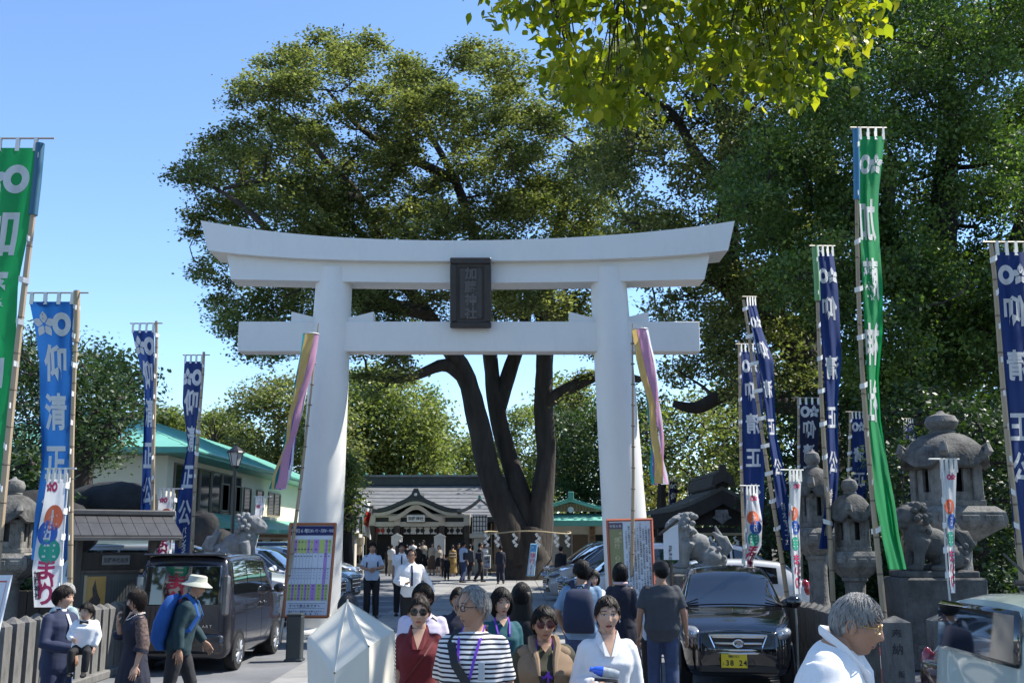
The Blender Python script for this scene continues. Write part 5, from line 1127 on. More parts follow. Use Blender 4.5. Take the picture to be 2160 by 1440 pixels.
# ---------------------------------------------------------------- stone lanterns
def lantern(label, px, D, ytop, ybot, capw, sq=True):
    """granite lantern: total height from the picture, cap width in px"""
    top=W(px,ytop,D).z; x=W(px,1136,D).x; s=top/4.0; k=capw*D/F/1.55/s
    t=thing('stone_lantern',label,'stone lantern',(x,D,0),R(8),'weathered stone lanterns right of the gate')
    m_=MB(); m_.cbox((0,0,.22*s),(1.35*s*k,1.35*s*k,.44*s),.03); m_.cbox((0,0,.52*s),(1.0*s*k,1.0*s*k,.16*s),.03); m_.build('base',m_stone,t)
    n=24; m_=MB(); m_.lathe([(.46*s*k,.6*s),(.47*s*k,.72*s),(.38*s*k,.80*s),(.33*s*k,.95*s),(.31*s*k,1.5*s),(.33*s*k,1.72*s),(.40*s*k,1.76*s),(.40*s*k,1.82*s)],n); m_.build('shaft',m_stone,t,smooth=35)
    def sqr(w,z): return [(-w,-w,z),(w,-w,z),(w,w,z),(-w,w,z)]
    m_=MB(); m_.loft([sqr(.32*s*k,1.82*s),sqr(.42*s*k,1.90*s),sqr(.62*s*k,2.05*s),sqr(.65*s*k,2.12*s),sqr(.63*s*k,2.28*s),sqr(.52*s*k,2.38*s)]); m_.build('platform',m_stone,t)
    for i in range(3):
        for fc in range(4):
            q=MB(); q.cbox((-.40*s*k+i*.40*s*k,-.645*s*k,2.18*s),(.30*s*k,.04*s,.10*s),.008); o=q.build('carved_panel',m_stone,t); o.rotation_euler=(0,0,R(90*fc))
    m_=MB()
    for sx in (-1,1):
        for sy in (-1,1): m_.cbox((sx*.33*s*k,sy*.33*s*k,2.72*s),(.17*s*k,.17*s*k,.68*s),.015)
    m_.cbox((0,0,2.43*s),(.86*s*k,.86*s*k,.10*s),.01); m_.cbox((0,0,3.05*s),(.86*s*k,.86*s*k,.08*s),.01); m_.build('fire_box',m_stone,t)
    for fc in range(4):
        q=MB(); q.b(-.25*s*k,-.08*s*k,-.36*s*k,-.31*s*k,2.48*s,3.0*s); q.b(.10*s*k,.25*s*k,-.36*s*k,-.31*s*k,2.48*s,3.0*s); q.b(-.08*s*k,.10*s*k,-.36*s*k,-.31*s*k,2.48*s,2.62*s); o=q.build('carved_panel',m_stone,t); o.rotation_euler=(0,0,R(90*fc))
    q=MB(); q.b(-.2*s*k,.2*s*k,-.2*s*k,.2*s*k,2.5*s,3.0*s); q.build('interior_shade_block',m_black,t)  # black block stands in for the shade within the fire box
    # roof: hexagonal-ish sweeping cap with curled corners
    m_=MB(); nr=8; ns=48; rings=[]
    for i in range(nr+1):
        v=i/nr; ring=[]
        for j in range(ns):
            q=2*math.pi*j/ns; c6=abs(math.cos(q*3)); lift=c6**6
            r_=(.66*(1-v)**.62*(1+.10*lift*(1-v))+.17*v**.6*.9+.02)*s*k; z=(3.12+.50*v**.8+.14*lift*(1-v)**3)*s; ring.append((r_*math.cos(q),r_*math.sin(q),z))
        rings.append(ring)
    under=[[ (p[0]*f_,p[1]*f_,p[2]-d_*s) for p in rings[0]] for f_,d_ in ((.5,.06),(.92,.13),(1.02,.09))]
    m_.loft(under+rings); m_.build('roof',m_stoner,t,smooth=45)
    for j in range(6):
        q=math.pi*j/3; c=Vector((math.cos(q),math.sin(q),0)); g=MB(); g.tube([c*(.28*s*k)+Vector((0,0,3.52*s)),c*(.55*s*k)+Vector((0,0,3.30*s)),c*(.68*s*k)+Vector((0,0,3.20*s)),c*(.78*s*k)+Vector((0,0,3.28*s)),c*(.75*s*k)+Vector((0,0,3.37*s)),c*(.69*s*k)+Vector((0,0,3.33*s))],[.04*s,.05*s,.07*s,.075*s,.06*s,.03*s],8); g.build('corner_scroll',m_stone,t,smooth=True)
    m_=MB(); m_.lathe([(.20*s*k,3.60*s),(.22*s*k,3.64*s),(.18*s*k,3.66*s),(.25*s*k,3.72*s),(.27*s*k,3.80*s),(.22*s*k,3.90*s),(.07*s*k,3.95*s),(.03*s*k,4.0*s)],20); m_.build('finial',m_stone,t,smooth=40); return t
lantern('largest stone lantern, wide curled cap, right of the tall green banner',2004,18,866,1250,196)
lantern('shortest stone lantern, between the blue and green banners',1798,16.5,1004,1270,100)
lantern('dark capped stone lantern standing just left of the shortest one',1722,19,946,1250,92)
q_=W(40,1136,16); 
lt_=lantern('stone lantern with curled cap in the shade behind the green banner at the left',20,16,1005,1180,130)
lt_['group']='shaded stone lantern at the left edge'; del lt_['group']
# ---------------------------------------------------------------- lion-dog statues
def lion(label, x, D, z0, s, face, mat, mouth_up=.0, plinth=None, yaw=0):
    """seated guardian lion, local +x = the way it faces before yaw; face=-1 mirrors"""
    t=thing('lion_statue',label,'statue',(x,D,z0),yaw)
    m_=MB(); f=face; r2=np.random.default_rng(int(abs(x)*10))
    def E(c,r_,rot=None,n=14,m=10): m_.ell((c[0]*s*f,c[1]*s,c[2]*s),(r_[0]*s,r_[1]*s,r_[2]*s),n,m,rot)
    E((-.28,0,.26),(.30,.24,.24)); E((-.05,0,.42),(.30,.22,.26)); E((.14,0,.55),(.24,.22,.28)); E((-.42,0,.18),(.20,.23,.17))
    for sy in (-1,1):
        m_.tube([(.16*s*f,sy*.17*s,.50*s),(.22*s*f,sy*.19*s,.28*s),(.24*s*f,sy*.19*s,.08*s)],[.13*s,.09*s,.08*s],10); E((.30,sy*.19,.05),(.13,.09,.06))
        E((-.28,sy*.2,.2),(.20,.11,.17)); E((-.06,sy*.24,.05),(.15,.09,.06))
    E((.30,0,.86),(.20,.19,.18)); E((.44,0,.80),(.15,.15,.08)); E((.42,0,.70),(.13,.13,.05)); E((.47,0,.90),(.06,.08,.05)); 
    for sy in (-1,1): E((.40,sy*.10,.95),(.06,.05,.04)); E((.20,sy*.17,1.0),(.07,.04,.09)); E((.53,sy*.06,.86),(.04,.04,.035))
    for k in range(6): E((.56,-.08+k*.032,.755),(.012,.012,.025))
    body=m_; o=body.build('body',mat,t); PEND.append((o,'remesh',.022*s,2,mat))
    m_=MB()
    for k in range(58):
        q=r2.uniform(0,6.28); v=r2.uniform(-.9,1); rr=.23+.03*r2.random(); cx2=.17-.09*v; p=(cx2+r2.uniform(-.12,.05),math.cos(q)*rr*.95,.84+math.sin(q)*rr*1.02-.06)
        if p[0]>.30 and abs(p[1])<.15: continue
        E(p,(.058,.055,.055),None,8,6)
    for k in range(14): E((-.38+r2.uniform(-.14,.14),(-1)**k*.22,.26+r2.uniform(-.13,.14)),(.05,.035,.05),None,8,6)
    m_.build('mane_curls',mat,t,smooth=True); 
    m_=MB()
    for dy,dx,h_ in ((0,-.50,.82),(.07,-.56,.62),(-.07,-.56,.62),(.05,-.46,.70),(-.05,-.46,.70)): m_.tube([(-.48*s*f,dy*s*.5,.22*s),((dx-.08)*s*f,dy*s,.42*s),(dx*s*f,dy*s,.58*s),((dx+.10)*s*f,dy*1.3*s,h_*s)],[.09*s,.085*s,.07*s,.015*s],8)
    m_.build('tail',mat,t,smooth=True)
    g=MB(); g.cbox((-.05*s*f,0,-.04*s),(1.2*s,.62*s,.10*s),.015); g.build('plinth',mat,t)
    if plinth:
        g=MB(); g.cbox((-.05*s*f,0,-.09*s-(z0-.09*s)/2),(1.35*s,.8*s,z0-.09*s),.03); g.build('pedestal',plinth,t)
    return t
PEND=[]
p=W(1468,1199,19.3); lion('grey granite lion-dog statue facing left on a pedestal behind the black car',p.x,19.3,p.z,.93,-1,m_gstone,plinth=m_stone)
p=W(500,1196,19.3); lion('grey granite lion-dog statue facing right behind the dark van',p.x,19.3,p.z,.90,1,m_gstone,plinth=m_gstone)
p=W(1962,1204,16); lion('dark weathered lion-dog statue on a black pedestal in front of the largest lantern',p.x,16,p.z,.95,-1,m_dstone,plinth=m_dstone)
# ---------------------------------------------------------------- lamp post, bollards, cones, rocks
LD=27; a=W(498,945,LD); b_=W(490,1130,LD); t=thing('street_lamp','black post lamp with a glass lantern in front of the office','street lamp',(b_.x,LD,0))
m_lp_=M('lamp black',(.012,.012,.014),.4,var=0); mb=MB(); mb.tube([(b_.x,LD,0),(b_.x,LD,.8),(a.x,LD,a.z-.5)],[.07,.05,.04],10); mb.lathe([(.12,0),(.12,.25),(.06,.4)],12,(b_.x,LD,0)); mb.build('post',m_lp_,t,world=True)
mb=MB(); mb.lathe([(.10,-.45),(.19,-.12)],6,tuple(a)); mb.build('glass',M('lamp glass',(.35,.36,.36),.15,var=0),t,world=True)
mb=MB(); mb.lathe([(.24,-.12),(.22,-.08),(.10,.02),(.03,.06),(.03,.12),(.005,.14)],12,tuple(a)); mb.lathe([(.05,-.52),(.12,-.45)],6,tuple(a)); mb.build('cap',m_lp_,t,world=True)
for k in range(6):
    q=k*math.pi/3; mb=MB(); mb.tube([a+Vector((.105*math.cos(q),.105*math.sin(q),-.45)),a+Vector((.195*math.cos(q),.195*math.sin(q),-.12))],.01,4); mb.build('rib',m_lp_,t,world=True)
def bollard(label,px,py,D,w,h,mat):
    g=G(px,py); t=thing('bollard',label,'bollard',(W(px,py,D).x,D,0),0,'square dark bollards by the left pillar'); mb=MB(); mb.cbox((0,0,h/2),(w,w,h),.015); mb.build('post',mat,t); mb=MB(); mb.cbox((0,0,h+.01),(w*1.03,w*1.03,.03),.008); mb.build('cap',mat,t); mb=MB(); mb.cbox((0,0,.02),(w*1.2,w*1.2,.04),.01); mb.build('foot',mat,t)
m_bol=M('bollard dark metal',(.03,.038,.042),.5,var=.15)
bollard('nearer dark square bollard in front of the age table board',622,1358,17.0,.235,.70,m_bol)
bollard('dark square bollard just right of the van',553,1340,18.4,.2,.72,m_bol)
def cone(label,px,py,D,c1,h=.7):
    x=W(px,py,D).x; t=thing('traffic_cone',label,'traffic cone',(x,D,0)); mb=MB(); mb.cbox((0,0,.02),(.36,.36,.04),.01); mb.build('foot',c1,t)
    for k in range(5):
        z0_,z1_=.04+k*(h-.04)/5,.04+(k+1)*(h-.04)/5; r0_=lerp(.13,.025,k/5); r1_=lerp(.13,.025,(k+1)/5); mb=MB(); mb.lathe([(r0_,z0_),(r1_,z1_)],18); mb.build('band',c1 if k%2==0 else m_paper,t,smooth=30)
t_=cone('green and white striped traffic cone beside the white car behind the black car',1617,1250,15.6,M('cone green',(.02,.30,.14),.5,var=.1),.95)
cone('orange and white striped cone behind the fence near the priest',1838,1280,14.4,M('cone orange',(.65,.06,.02),.5,var=.1),.85)
# garden rocks under the office
def rock(label,px,py,D,rx,rz,seed,ry=None):
    p=W(px,py,D); c=np.array([p.x,D,p.z]); n,m=28,16; V=[]
    for i in range(m+1):
        th=math.pi*i/m
        for j in range(n): ph=2*math.pi*j/n; V.append((math.sin(th)*math.cos(ph),math.sin(th)*math.sin(ph),-math.cos(th)))
    V=np.array(V); d=1+.16*wav(V,2.6,seed)+.07*wav(V,7,seed+1)+.03*wav(V,15,seed+2); V=V*d[:,None]*np.array([rx,ry or rx*.7,rz]); mb=MB(); mb.add([tuple(v) for v in V],[(i*n+j,i*n+(j+1)%n,(i+1)*n+(j+1)%n,(i+1)*n+j) for i in range(m) for j in range(n)])
    mb.build('rock',M('black garden rock',(.010,.010,.011),.85,var=.6,vscale=3,bump=.8,bscale=10,col2=(.022,.022,.021)),label=label,cat='rock',group='dark garden rocks behind the notice board',smooth=30,loc=tuple(c))
rock('long black garden rock above the notice board roof',238,1062,21,.95,.50,3); rock('black rock at the right end behind the farthest navy banner',425,1128,25,.42,.55,5); rock('low dark rock left of the lion statue',455,1145,25.5,.45,.35,9); rock('black rock mass in the shade at the left edge',40,1130,17.5,.9,.75,11); rock('black rock behind the large festival banner',130,1120,19,.6,.5,13)
t=thing('wood_wall','dark plank enclosure in the shade behind the left fence','wall',(-8.2,16.5,0))
for k in range(14):
    mb=MB(); mb.cbox((-.95+k*.2-.6,0,.55),(.19,.04,1.1),.005); mb.build('plank',m_dwood,t)
# ---------------------------------------------------------------- cars
def paint(name, col, metal=.3, rough=.25): return M(name, col, rough, metal=metal, var=0, coat=1.0, spec=.5)
p_blk = paint('black car paint', (.006,.006,.008), .0, .12); p_dark = paint('dark grey purple car paint', (.022,.021,.027), .3, .25); p_wht = paint('white car paint', (.62,.63,.65), 0, .3)
p_sil = paint('silver car paint', (.36,.38,.40), .25, .3); p_mint = paint('pale mint car paint', (.42,.50,.46), .1, .3); p_mar = paint('maroon car paint', (.045,.010,.022), .4, .2); p_beige = paint('beige car paint', (.42,.36,.33), .1, .3); p_nav = paint('dark blue car paint', (.01,.014,.03), .3, .2)
m_glass = M('tinted car glass', (.008,.010,.012), .02, var=0, spec=.9, coat=1.0); m_tyre = M('tyre', (.015,.015,.016), .85, var=.1); m_rim = M('alloy rim', (.42,.43,.44), .3, metal=.9, var=0); m_trim = M('car black trim', (.012,.012,.013), .45, var=0)
m_chr = M('chrome', (.65,.66,.68), .12, metal=1, var=0); m_lens = M('head lamp lens', (.28,.29,.31), .10, var=.3, vscale=18, coat=1, metal=.3); m_tail = M('tail lamp', (.30,.015,.02), .1, var=0, coat=1); m_tailc = M('clear tail lamp', (.09,.08,.085), .12, var=0, coat=1); m_ylw = M('yellow plate', (.62,.48,.02), .5, var=0)
m_wplate = M('white plate', (.7,.7,.7), .5, var=0); m_refl = M('red reflector', (.75,.03,.04), .25, var=0)
def car(label, spec, x, y, yaw, paint_, group=None, plate=None, detail=True, feats=()):
    """spec: L, Wd (half width), zb, top/belt/width curves along the length (y from the nose at -L/2 to the tail at +L/2)"""
    L=spec['L']; hw=spec['W']/2; zb=spec.get('zb',.2); top=spec['top']; belt=spec['belt']; wid=spec['wid']; tum=spec.get('tum',.18); A0,A1,B1,B0=spec['glass']  # cowl, header, roof rear, tail base (fractions)
    t=thing('parked_car',label,'car',(x,y,0),yaw,group)
    def stn(f):
        yy=(f-.5)*L; zt=it1(top,f); zbelt=min(it1(belt,f),zt-.005); w_=it1(wid,f)*hw; gl=max(0,zt-zbelt); wr=max(w_-tum*gl-.03, w_*.6); rr=min(.09,gl*.4+.02)
        P=[(0,zb),(w_*.86,zb),(w_*.985,zb+.10),(w_,zb+.26),(w_*1.0,lerp(zb,zbelt,.72)),(w_*.975,zbelt)]
        P+=[(lerp(w_*.975,wr,.5)+.012*min(1,gl*3),lerp(zbelt,zt-rr,.5)),(wr,zt-rr),(wr-rr*.7,zt-rr*.22),(wr*.5,zt+.012+.0*gl),(0,zt+.02)]
        return yy,P
    NV=30
    def cr(P,v):   # catmull-rom through the section
        n=len(P)-1; s_=v*n; i=min(int(s_),n-1); q=s_-i; g=lambda k:P[max(0,min(n,k))]; p0,p1,p2,p3=g(i-1),g(i),g(i+1),g(i+2); tn=.6
        return tuple(.5*((2*b)+(c-a)*q*tn*1.0*1.6667*.6+(2*a-5*b+4*c-d)*q*q*0+0)+0 if False else lerp(b,c,q)+(.0) for a,b,c,d in zip(p0,p1,p2,p3)) if tn==0 else tuple((2*q**3-3*q*q+1)*b+(q**3-2*q*q+q)*(c-a)*.5*tn+(-2*q**3+3*q*q)*c+(q**3-q*q)*(d-b)*.5*tn for a,b,c,d in zip(p0,p1,p2,p3))
    lean_r=spec.get('leanr',.0); lean_f=spec.get('leanf',.0)
    def S(f,v,side=1,off=0.):
        yy,P=stn(f); xx,zz=cr(P,v); 
        kr=max(0,(f-.85)/.15); kf=max(0,(.12-f)/.12); zbt=it1(belt,f)
        yy-=kr*(max(0,zz-zbt)*lean_r+.10*max(0,.45-zz)); yy+=kf*(max(0,zz-.55)*lean_f+.18*max(0,.40-zz))
        p=Vector((xx*side,yy,zz))
        if off:
            e=.004; a=Vector(cr(P,min(v+e,1))[0:1]+(0,)+cr(P,min(v+e,1))[1:2])-Vector(cr(P,max(v-e,0))[0:1]+(0,)+cr(P,max(v-e,0))[1:2])
            nn=Vector((a.z,0,-a.x)); nn=nn.normalized() if nn.length>1e-9 else Vector((1,0,0)); nn.x*=side; p+=nn*off
        return p
    fr=[0,.006,.018,.035,.06,.09,.12]+[.15+i*.7/26 for i in range(27)]+[.88,.91,.94,.965,.982,.994,1.0]
    fr=sorted(set(fr+[A0,A1,B1,B0])); body=MB(); rings=[]
    def endw(f):   # rounding of the plan at both ends
        return 1
    for f in fr:
        r_=[S(f,v/NV,1) for v in range(NV+1)]; l_=[Vector((-p.x,p.y,p.z)) for p in r_[::-1]][1:-1]; rings.append(r_+l_)
    for ends,dirn in ((0,-1),(-1,1)):
        base=rings[ends]; c=sum(base,Vector())/len(base); ex=[]
        for k,(sc,dy) in enumerate(((.985,.03),(.95,.05),(.85,.065),(.5,.075),(.02,.08))):
            ex.append([Vector((c.x+(p.x-c.x)*sc,p.y+dirn*dy*spec.get('bulge',1),c.z+(p.z-c.z)*sc)) for p in base])
        rings=ex[::-1]+rings if ends==0 else rings+ex
    body.loft(rings,cap=True); body.build('body',paint_,t,smooth=38)
    off=.006
    def patch(name,f0,f1,v0,v1,side,mat,nu=8,nv=6,fa=None,par=None,o_=off):
        g=MB()
        def fn(u,v):
            vv=lerp(v0,v1,v); a,b=(f0,f1) if fa is None else (lerp(f0,fa[0],v),lerp(f1,fa[1],v)); return S(lerp(a,b,u),vv,side,o_)
        g.grid(fn,nu,nv); return g.build(name,mat,par or t,smooth=True)
    # glass: side windows in panes, windscreen, rear
    vb,vt=.53,.685
    cuts=spec.get('cuts',[A0+.03,.5*(A1+B1),B1-.01])
    for sd_ in (-1,1):
        for a,b in zip(cuts,cuts[1:]):
            g=MB()
            def fn(u,v,a=a,b=b):
                f=lerp(a+.006,b-.006,u)
                return S(f,lerp(vb,vt,v),sd_,off)
            g.grid(fn,10,6); g.build('side_window',m_glass,t,smooth=True)
        for f in spec.get('seams',[A0+.02,.5,.72]):
            g=MB(); g.grid(lambda u,v:S(f+(u-.5)*.004,lerp(.22,.50,v),sd_,.003),1,10); g.build('door_seam',m_trim,t)
        for f in spec.get('handles',[.44,.66]):
            g=MB(); p=S(f,.455,sd_,.03); g.cbox(p,(.03,.17,.035),.01); g.build('door_handle',paint_,t)
        # mirror
        p=S(A0+.07,.53,sd_,.0); g=MB(); g.ell(p+Vector((.14*sd_,-.02,.07)),(.11,.07,.085),12,8); g.cbox(p+Vector((.05*sd_,0,.02)),(.12,.05,.04),.01); g.build('mirror',paint_,t,smooth=True)
    g=MB(); g.grid(lambda u,v:(lambda q:Vector((q.x,q.y-.004,q.z+.006)))(S(lerp(A0+.012,A1-.01,v),lerp(.70,1,1-abs(2*u-1)) if True else 0,1 if u>.5 else -1)),20,8); g.build('windscreen',m_glass,t,smooth=True)
    if B0-B1>.05:
        g=MB(); g.grid(lambda u,v:(lambda q:Vector((q.x,q.y+.004,q.z+.006)))(S(lerp(B1+.012,B0-.02,v),lerp(.70,1,1-abs(2*u-1)),1 if u>.5 else -1)),16,6); g.build('rear_window',m_glass,t,smooth=True)
    # wheels
    wr_=spec.get('wr',.29); 
    for fy in spec['wheels']:
        for sd_ in (-1,1):
            xw=it1(wid,fy)*hw; yy=(fy-.5)*L
            g=MB(); n=20; pts=[(0,0)]+[((wr_+.05)*math.cos(q),(wr_+.05)*math.sin(q)) for q in (math.pi*(-.12+1.24*i/n) for i in range(n+1))]
            g.prism([(a,b_) for a,b_ in pts],0,.02,fn=lambda p:Vector((sd_*(xw-.008+p.y),yy+p.x,wr_+p.z))); g.build('wheel_arch',m_trim,t)
            wl=thing('wheel',None,None,(sd_*(xw-.07),yy,wr_)); wl.parent=t
            RM=Matrix.Rotation(R(90)*sd_,3,'Y'); g=MB(); g.lathe([(wr_*.66,-.08),(wr_*.93,-.08),(wr_,-.05),(wr_,.06),(wr_*.95,.085),(wr_*.68,.095),(wr_*.66,.06)],28,M3=RM); g.build('tyre',m_tyre,wl,smooth=35)
            g=MB(); g.lathe([(.03,.03),(wr_*.66,.03),(wr_*.68,.085),(wr_*.64,.09),(wr_*.60,.05)],28,M3=RM); g.build('wheel_disc',m_trim,wl)
            g=MB(); g.lathe([(wr_*.60,.075),(wr_*.64,.094),(wr_*.69,.094),(wr_*.69,.07)],28,M3=RM); g.lathe([(.001,.10),(.05,.098),(.06,.07)],12,M3=RM)
            for k in range(10):
                q=k*math.pi/5; a=RM@Vector((.04*math.cos(q),.04*math.sin(q),.085)); b_=RM@Vector((wr_*.65*math.cos(q+.06),wr_*.65*math.sin(q+.06),.085)); g.tube([a,b_],[.022,.016],4)
            g.build('rim',m_rim,wl,smooth=30)
    yf=-L/2-.06*spec.get('bulge',1); yr=L/2+.06*spec.get('bulge',1)
    return t,S,patch,yf,yr
def numplate(t,c,txt,mat,w_=.33,h_=.165,face=-1,small="熊本582",hira="と"):
    g=MB(); g.cbox(c,(w_,.015,h_),.004); o=g.build('number_plate',mat,t); g=MB(); k=face
    ux=(1,0,0) if face<0 else (-1,0,0); yy=c[1]+face*.010
    flat_text(g,txt,(c[0]+(-.085 if face<0 else .085),yy,c[2]-.022),ux,(0,0,1),.090,False,.62,bold=.012); flat_text(g,small,(c[0]+(-.055 if face<0 else .055),yy,c[2]+.055),ux,(0,0,1),.038,False,.72); flat_text(g,hira,(c[0]+(-.135 if face<0 else .135),yy,c[2]-.03),ux,(0,0,1),.035)
    g.build('lettering',m_ink,o)
KEI_HATCH=dict(L=3.4,W=1.475,zb=.20,top=[(0,.74),(.03,.80),(.12,.90),(.235,.985),(.30,1.12),(.41,1.40),(.50,1.485),(.75,1.48),(.90,1.42),(.955,1.18),(1,.98)],belt=[(0,.72),(.03,.78),(.12,.88),(.235,.96),(.5,.97),(.9,1.0),(1,.95)],wid=[(0,.72),(.02,.83),(.06,.93),(.12,.985),(.2,1),(.85,1),(.96,.95),(1,.88)],tum=.28,glass=(.235,.44,.86,.96),wheels=(.165,.86),wr=.27,cuts=[.27,.50,.69,.85],seams=[.26,.5,.7],leanf=.25)
BOX_VAN=dict(L=3.4,W=1.475,zb=.22,top=[(0,.86),(.03,.96),(.10,1.05),(.17,1.12),(.21,1.25),(.30,1.66),(.36,1.76),(.7,1.80),(.94,1.78),(.985,1.73),(1,1.62)],belt=[(0,.84),(.03,.92),(.10,1.0),(.17,1.06),(.5,1.08),(1,1.10)],wid=[(0,.80),(.03,.92),(.08,.98),(.15,1),(.95,1),(.985,.985),(1,.955)],tum=.10,glass=(.18,.33,.97,1.0),wheels=(.16,.85),wr=.29,cuts=[.24,.45,.70,.93],seams=[.22,.45,.72],handles=[.42,.50],bulge=.5,leanr=.08)
SUV=dict(L=4.4,W=1.80,zb=.25,top=[(0,.86),(.02,.93),(.12,1.02),(.25,1.10),(.30,1.20),(.42,1.58),(.50,1.66),(.75,1.66),(.9,1.58),(.97,1.2),(1,1.0)],belt=[(0,.82),(.02,.9),(.12,.98),(.25,1.05),(.5,1.07),(.9,1.12),(1,.98)],wid=[(0,.74),(.02,.86),(.06,.94),(.12,.98),(.2,1),(.85,1),(.96,.95),(1,.86)],tum=.30,glass=(.25,.45,.86,.97),wheels=(.17,.82),wr=.34,leanf=.12,cuts=[.29,.52,.70,.86])
MINI=dict(L=4.4,W=1.70,zb=.2,top=[(0,.78),(.02,.88),(.10,1.0),(.17,1.08),(.22,1.22),(.36,1.68),(.44,1.78),(.8,1.78),(.95,1.70),(.99,1.3),(1,1.0)],belt=[(0,.76),(.02,.85),(.10,.95),(.17,1.02),(.5,1.05),(.95,1.08),(1,.95)],wid=[(0,.70),(.02,.84),(.06,.93),(.12,.98),(.2,1),(.9,1),(.97,.96),(1,.9)],tum=.20,glass=(.17,.38,.93,.99),wheels=(.17,.82),wr=.32,leanf=.2,cuts=[.22,.45,.66,.90])
def headlamps(t,S,w_,z,yy,rx=.16,ry=.14,rz=.09,rot=.35):
    for sd_ in (-1,1):
        g=MB(); g.ell((sd_*w_,yy,z),(rx,ry,rz),16,10,(0,-sd_*rot,sd_*.5)); o=g.build('headlight',m_lens,t,smooth=True)
        g=MB(); g.ell((sd_*w_*.99,yy-ry*.55,z),(rx*.35,ry*.5,rz*.5),12,8,(0,0,sd_*.4)); g.build('bulb',m_chr,o,smooth=True)
def front(t,yf,w_,zg,hg,grille=m_trim,bars=3,low=True,mat=m_chr,dy=.0):
    g=MB(); g.cbox((0,yf+dy,zg),(w_,.05,hg),.02); o=g.build('grille',grille,t)
    for k in range(bars): g=MB(); g.cbox((0,yf+dy-.03,zg+hg*(-.32+.64*k/max(1,bars-1))),(w_*.94,.02,.022),.006); g.build('bar',mat,o)
    if low: g=MB(); g.cbox((0,yf+.03,.36),(w_*1.35,.06,.13),.03); g.build('lower_grille',m_trim,t)
# black hatchback facing us, right
t,S,patch,yf,yr=car('glossy black hatchback facing the camera in front of the lion statue, right of the path',KEI_HATCH,3.05,15.15,R(-8),p_blk); t.scale=(.96,1,1)
headlamps(t,S,.56,.71,-1.545,.15,.14,.085,.3)
g=MB(); g.prism([(-.36,.70),(.36,.70),(.27,.50),(-.27,.50)],yf-.005,yf+.06); o=g.build('grille',m_trim,t)
for z,w1 in ((.685,.33),(.61,.30),(.53,.26)):
    g=MB(); g.tube([(-w1,yf-.0,z),(0,yf-.03,z),(w1,yf-.0,z)],[.013,.013,.013],6); g.build('bar',m_chr,o,smooth=True)
for sd_ in (-1,1): g=MB(); g.tube([(sd_*.37,yf,.70),(sd_*.28,yf,.50)],.014,6); g.build('bar',m_chr,o)
g=MB(); g.tube([(-.37,yf,.705),(0,yf-.03,.712),(.37,yf,.705)],.016,6); g.tube([(-.28,yf,.495),(0,yf-.03,.49),(.28,yf,.495)],.014,6); g.build('grille_surround',m_chr,t,smooth=True)
g=MB(); RM=Matrix.Rotation(R(90),3,'X'); g.lathe([(.040,0),(.050,.006),(.056,0)],20,(0,yf-.045,.61),M3=RM@Matrix.Diagonal((1.25,.95,1))); g.tube([(-.03,yf-.05,.59),(0,yf-.055,.625),(.03,yf-.05,.63),(.02,yf-.05,.60),(-.03,yf-.05,.59)],.007,5); g.build('badge',m_chr,t,smooth=True)
g=MB(); g.cbox((0,yf+.04,.30),(1.0,.06,.12),.03); g.build('lower_grille',m_trim,t)
numplate(t,(-.06,yf-.02,.40),"38-24",m_ylw)
for sd_ in (-1,1):
    q=[S(.255,.72,sd_)+Vector((0,-.02,.03)),S(.27,.86,sd_)+Vector((0,-.02,.03))]; g=MB(); g.tube(q,.010,5); g.build('wiper',m_trim,t)
# dark box van seen from behind, left
t,S,patch,yf,yr=car('dark grey box van seen from behind with its red reflector, left of the path',BOX_VAN,-4.70,15.3+1.7,R(180),p_dark)
t.rotation_euler=(0,0,R(178.5)); t.scale=(.96,.93,.925)
g=MB(); g.cbox((0,yr-.025,1.32),(1.16,.05,.62),.05,(R(4),0,0)); g.build('rear_window',m_glass,t,smooth=40)
for sd_ in (-1,1):
    g=MB(); g.cbox((sd_*.655,yr-.03,1.17),(.11,.10,.62),.03,(R(4),0,0)); o=g.build('tail_light',m_tailc,t); g=MB(); g.cbox((sd_*.655,yr+.022,.95),(.07,.012,.09),.005); g.build('red_lens',m_tail,o)
    g=MB(); g.cbox((sd_*.50,yr+.0,.42),(.20,.04,.03),.008); g.build('reflector',m_refl,t)
g=MB(); g.cbox((0,yr-.01,.45),(1.32,.10,.30),.05); g.build('bumper',p_dark,t,smooth=40)
numplate(t,(.0,yr+.035,.62),"12-07",m_ylw,face=1)
g=MB(); g.cbox((0,yr-.02,.80),(.62,.05,.05),.015); g.build('tailgate_garnish',m_chr,t)
g=MB(); flat_text(g,"ART",(-.36,yr+.032,.71),(-1,0,0),(0,0,1),.06,False,.9); g.build('badge',m_chr,t)
g=MB(); g.cbox((0,yr-.14,1.79),(1.25,.22,.035),.012); g.build('roof_spoiler',p_dark,t,smooth=40)
g=MB(); g.cbox((.1,.9,1.83),(.06,.12,.03),.01); g.build('antenna_fin',m_trim,t)
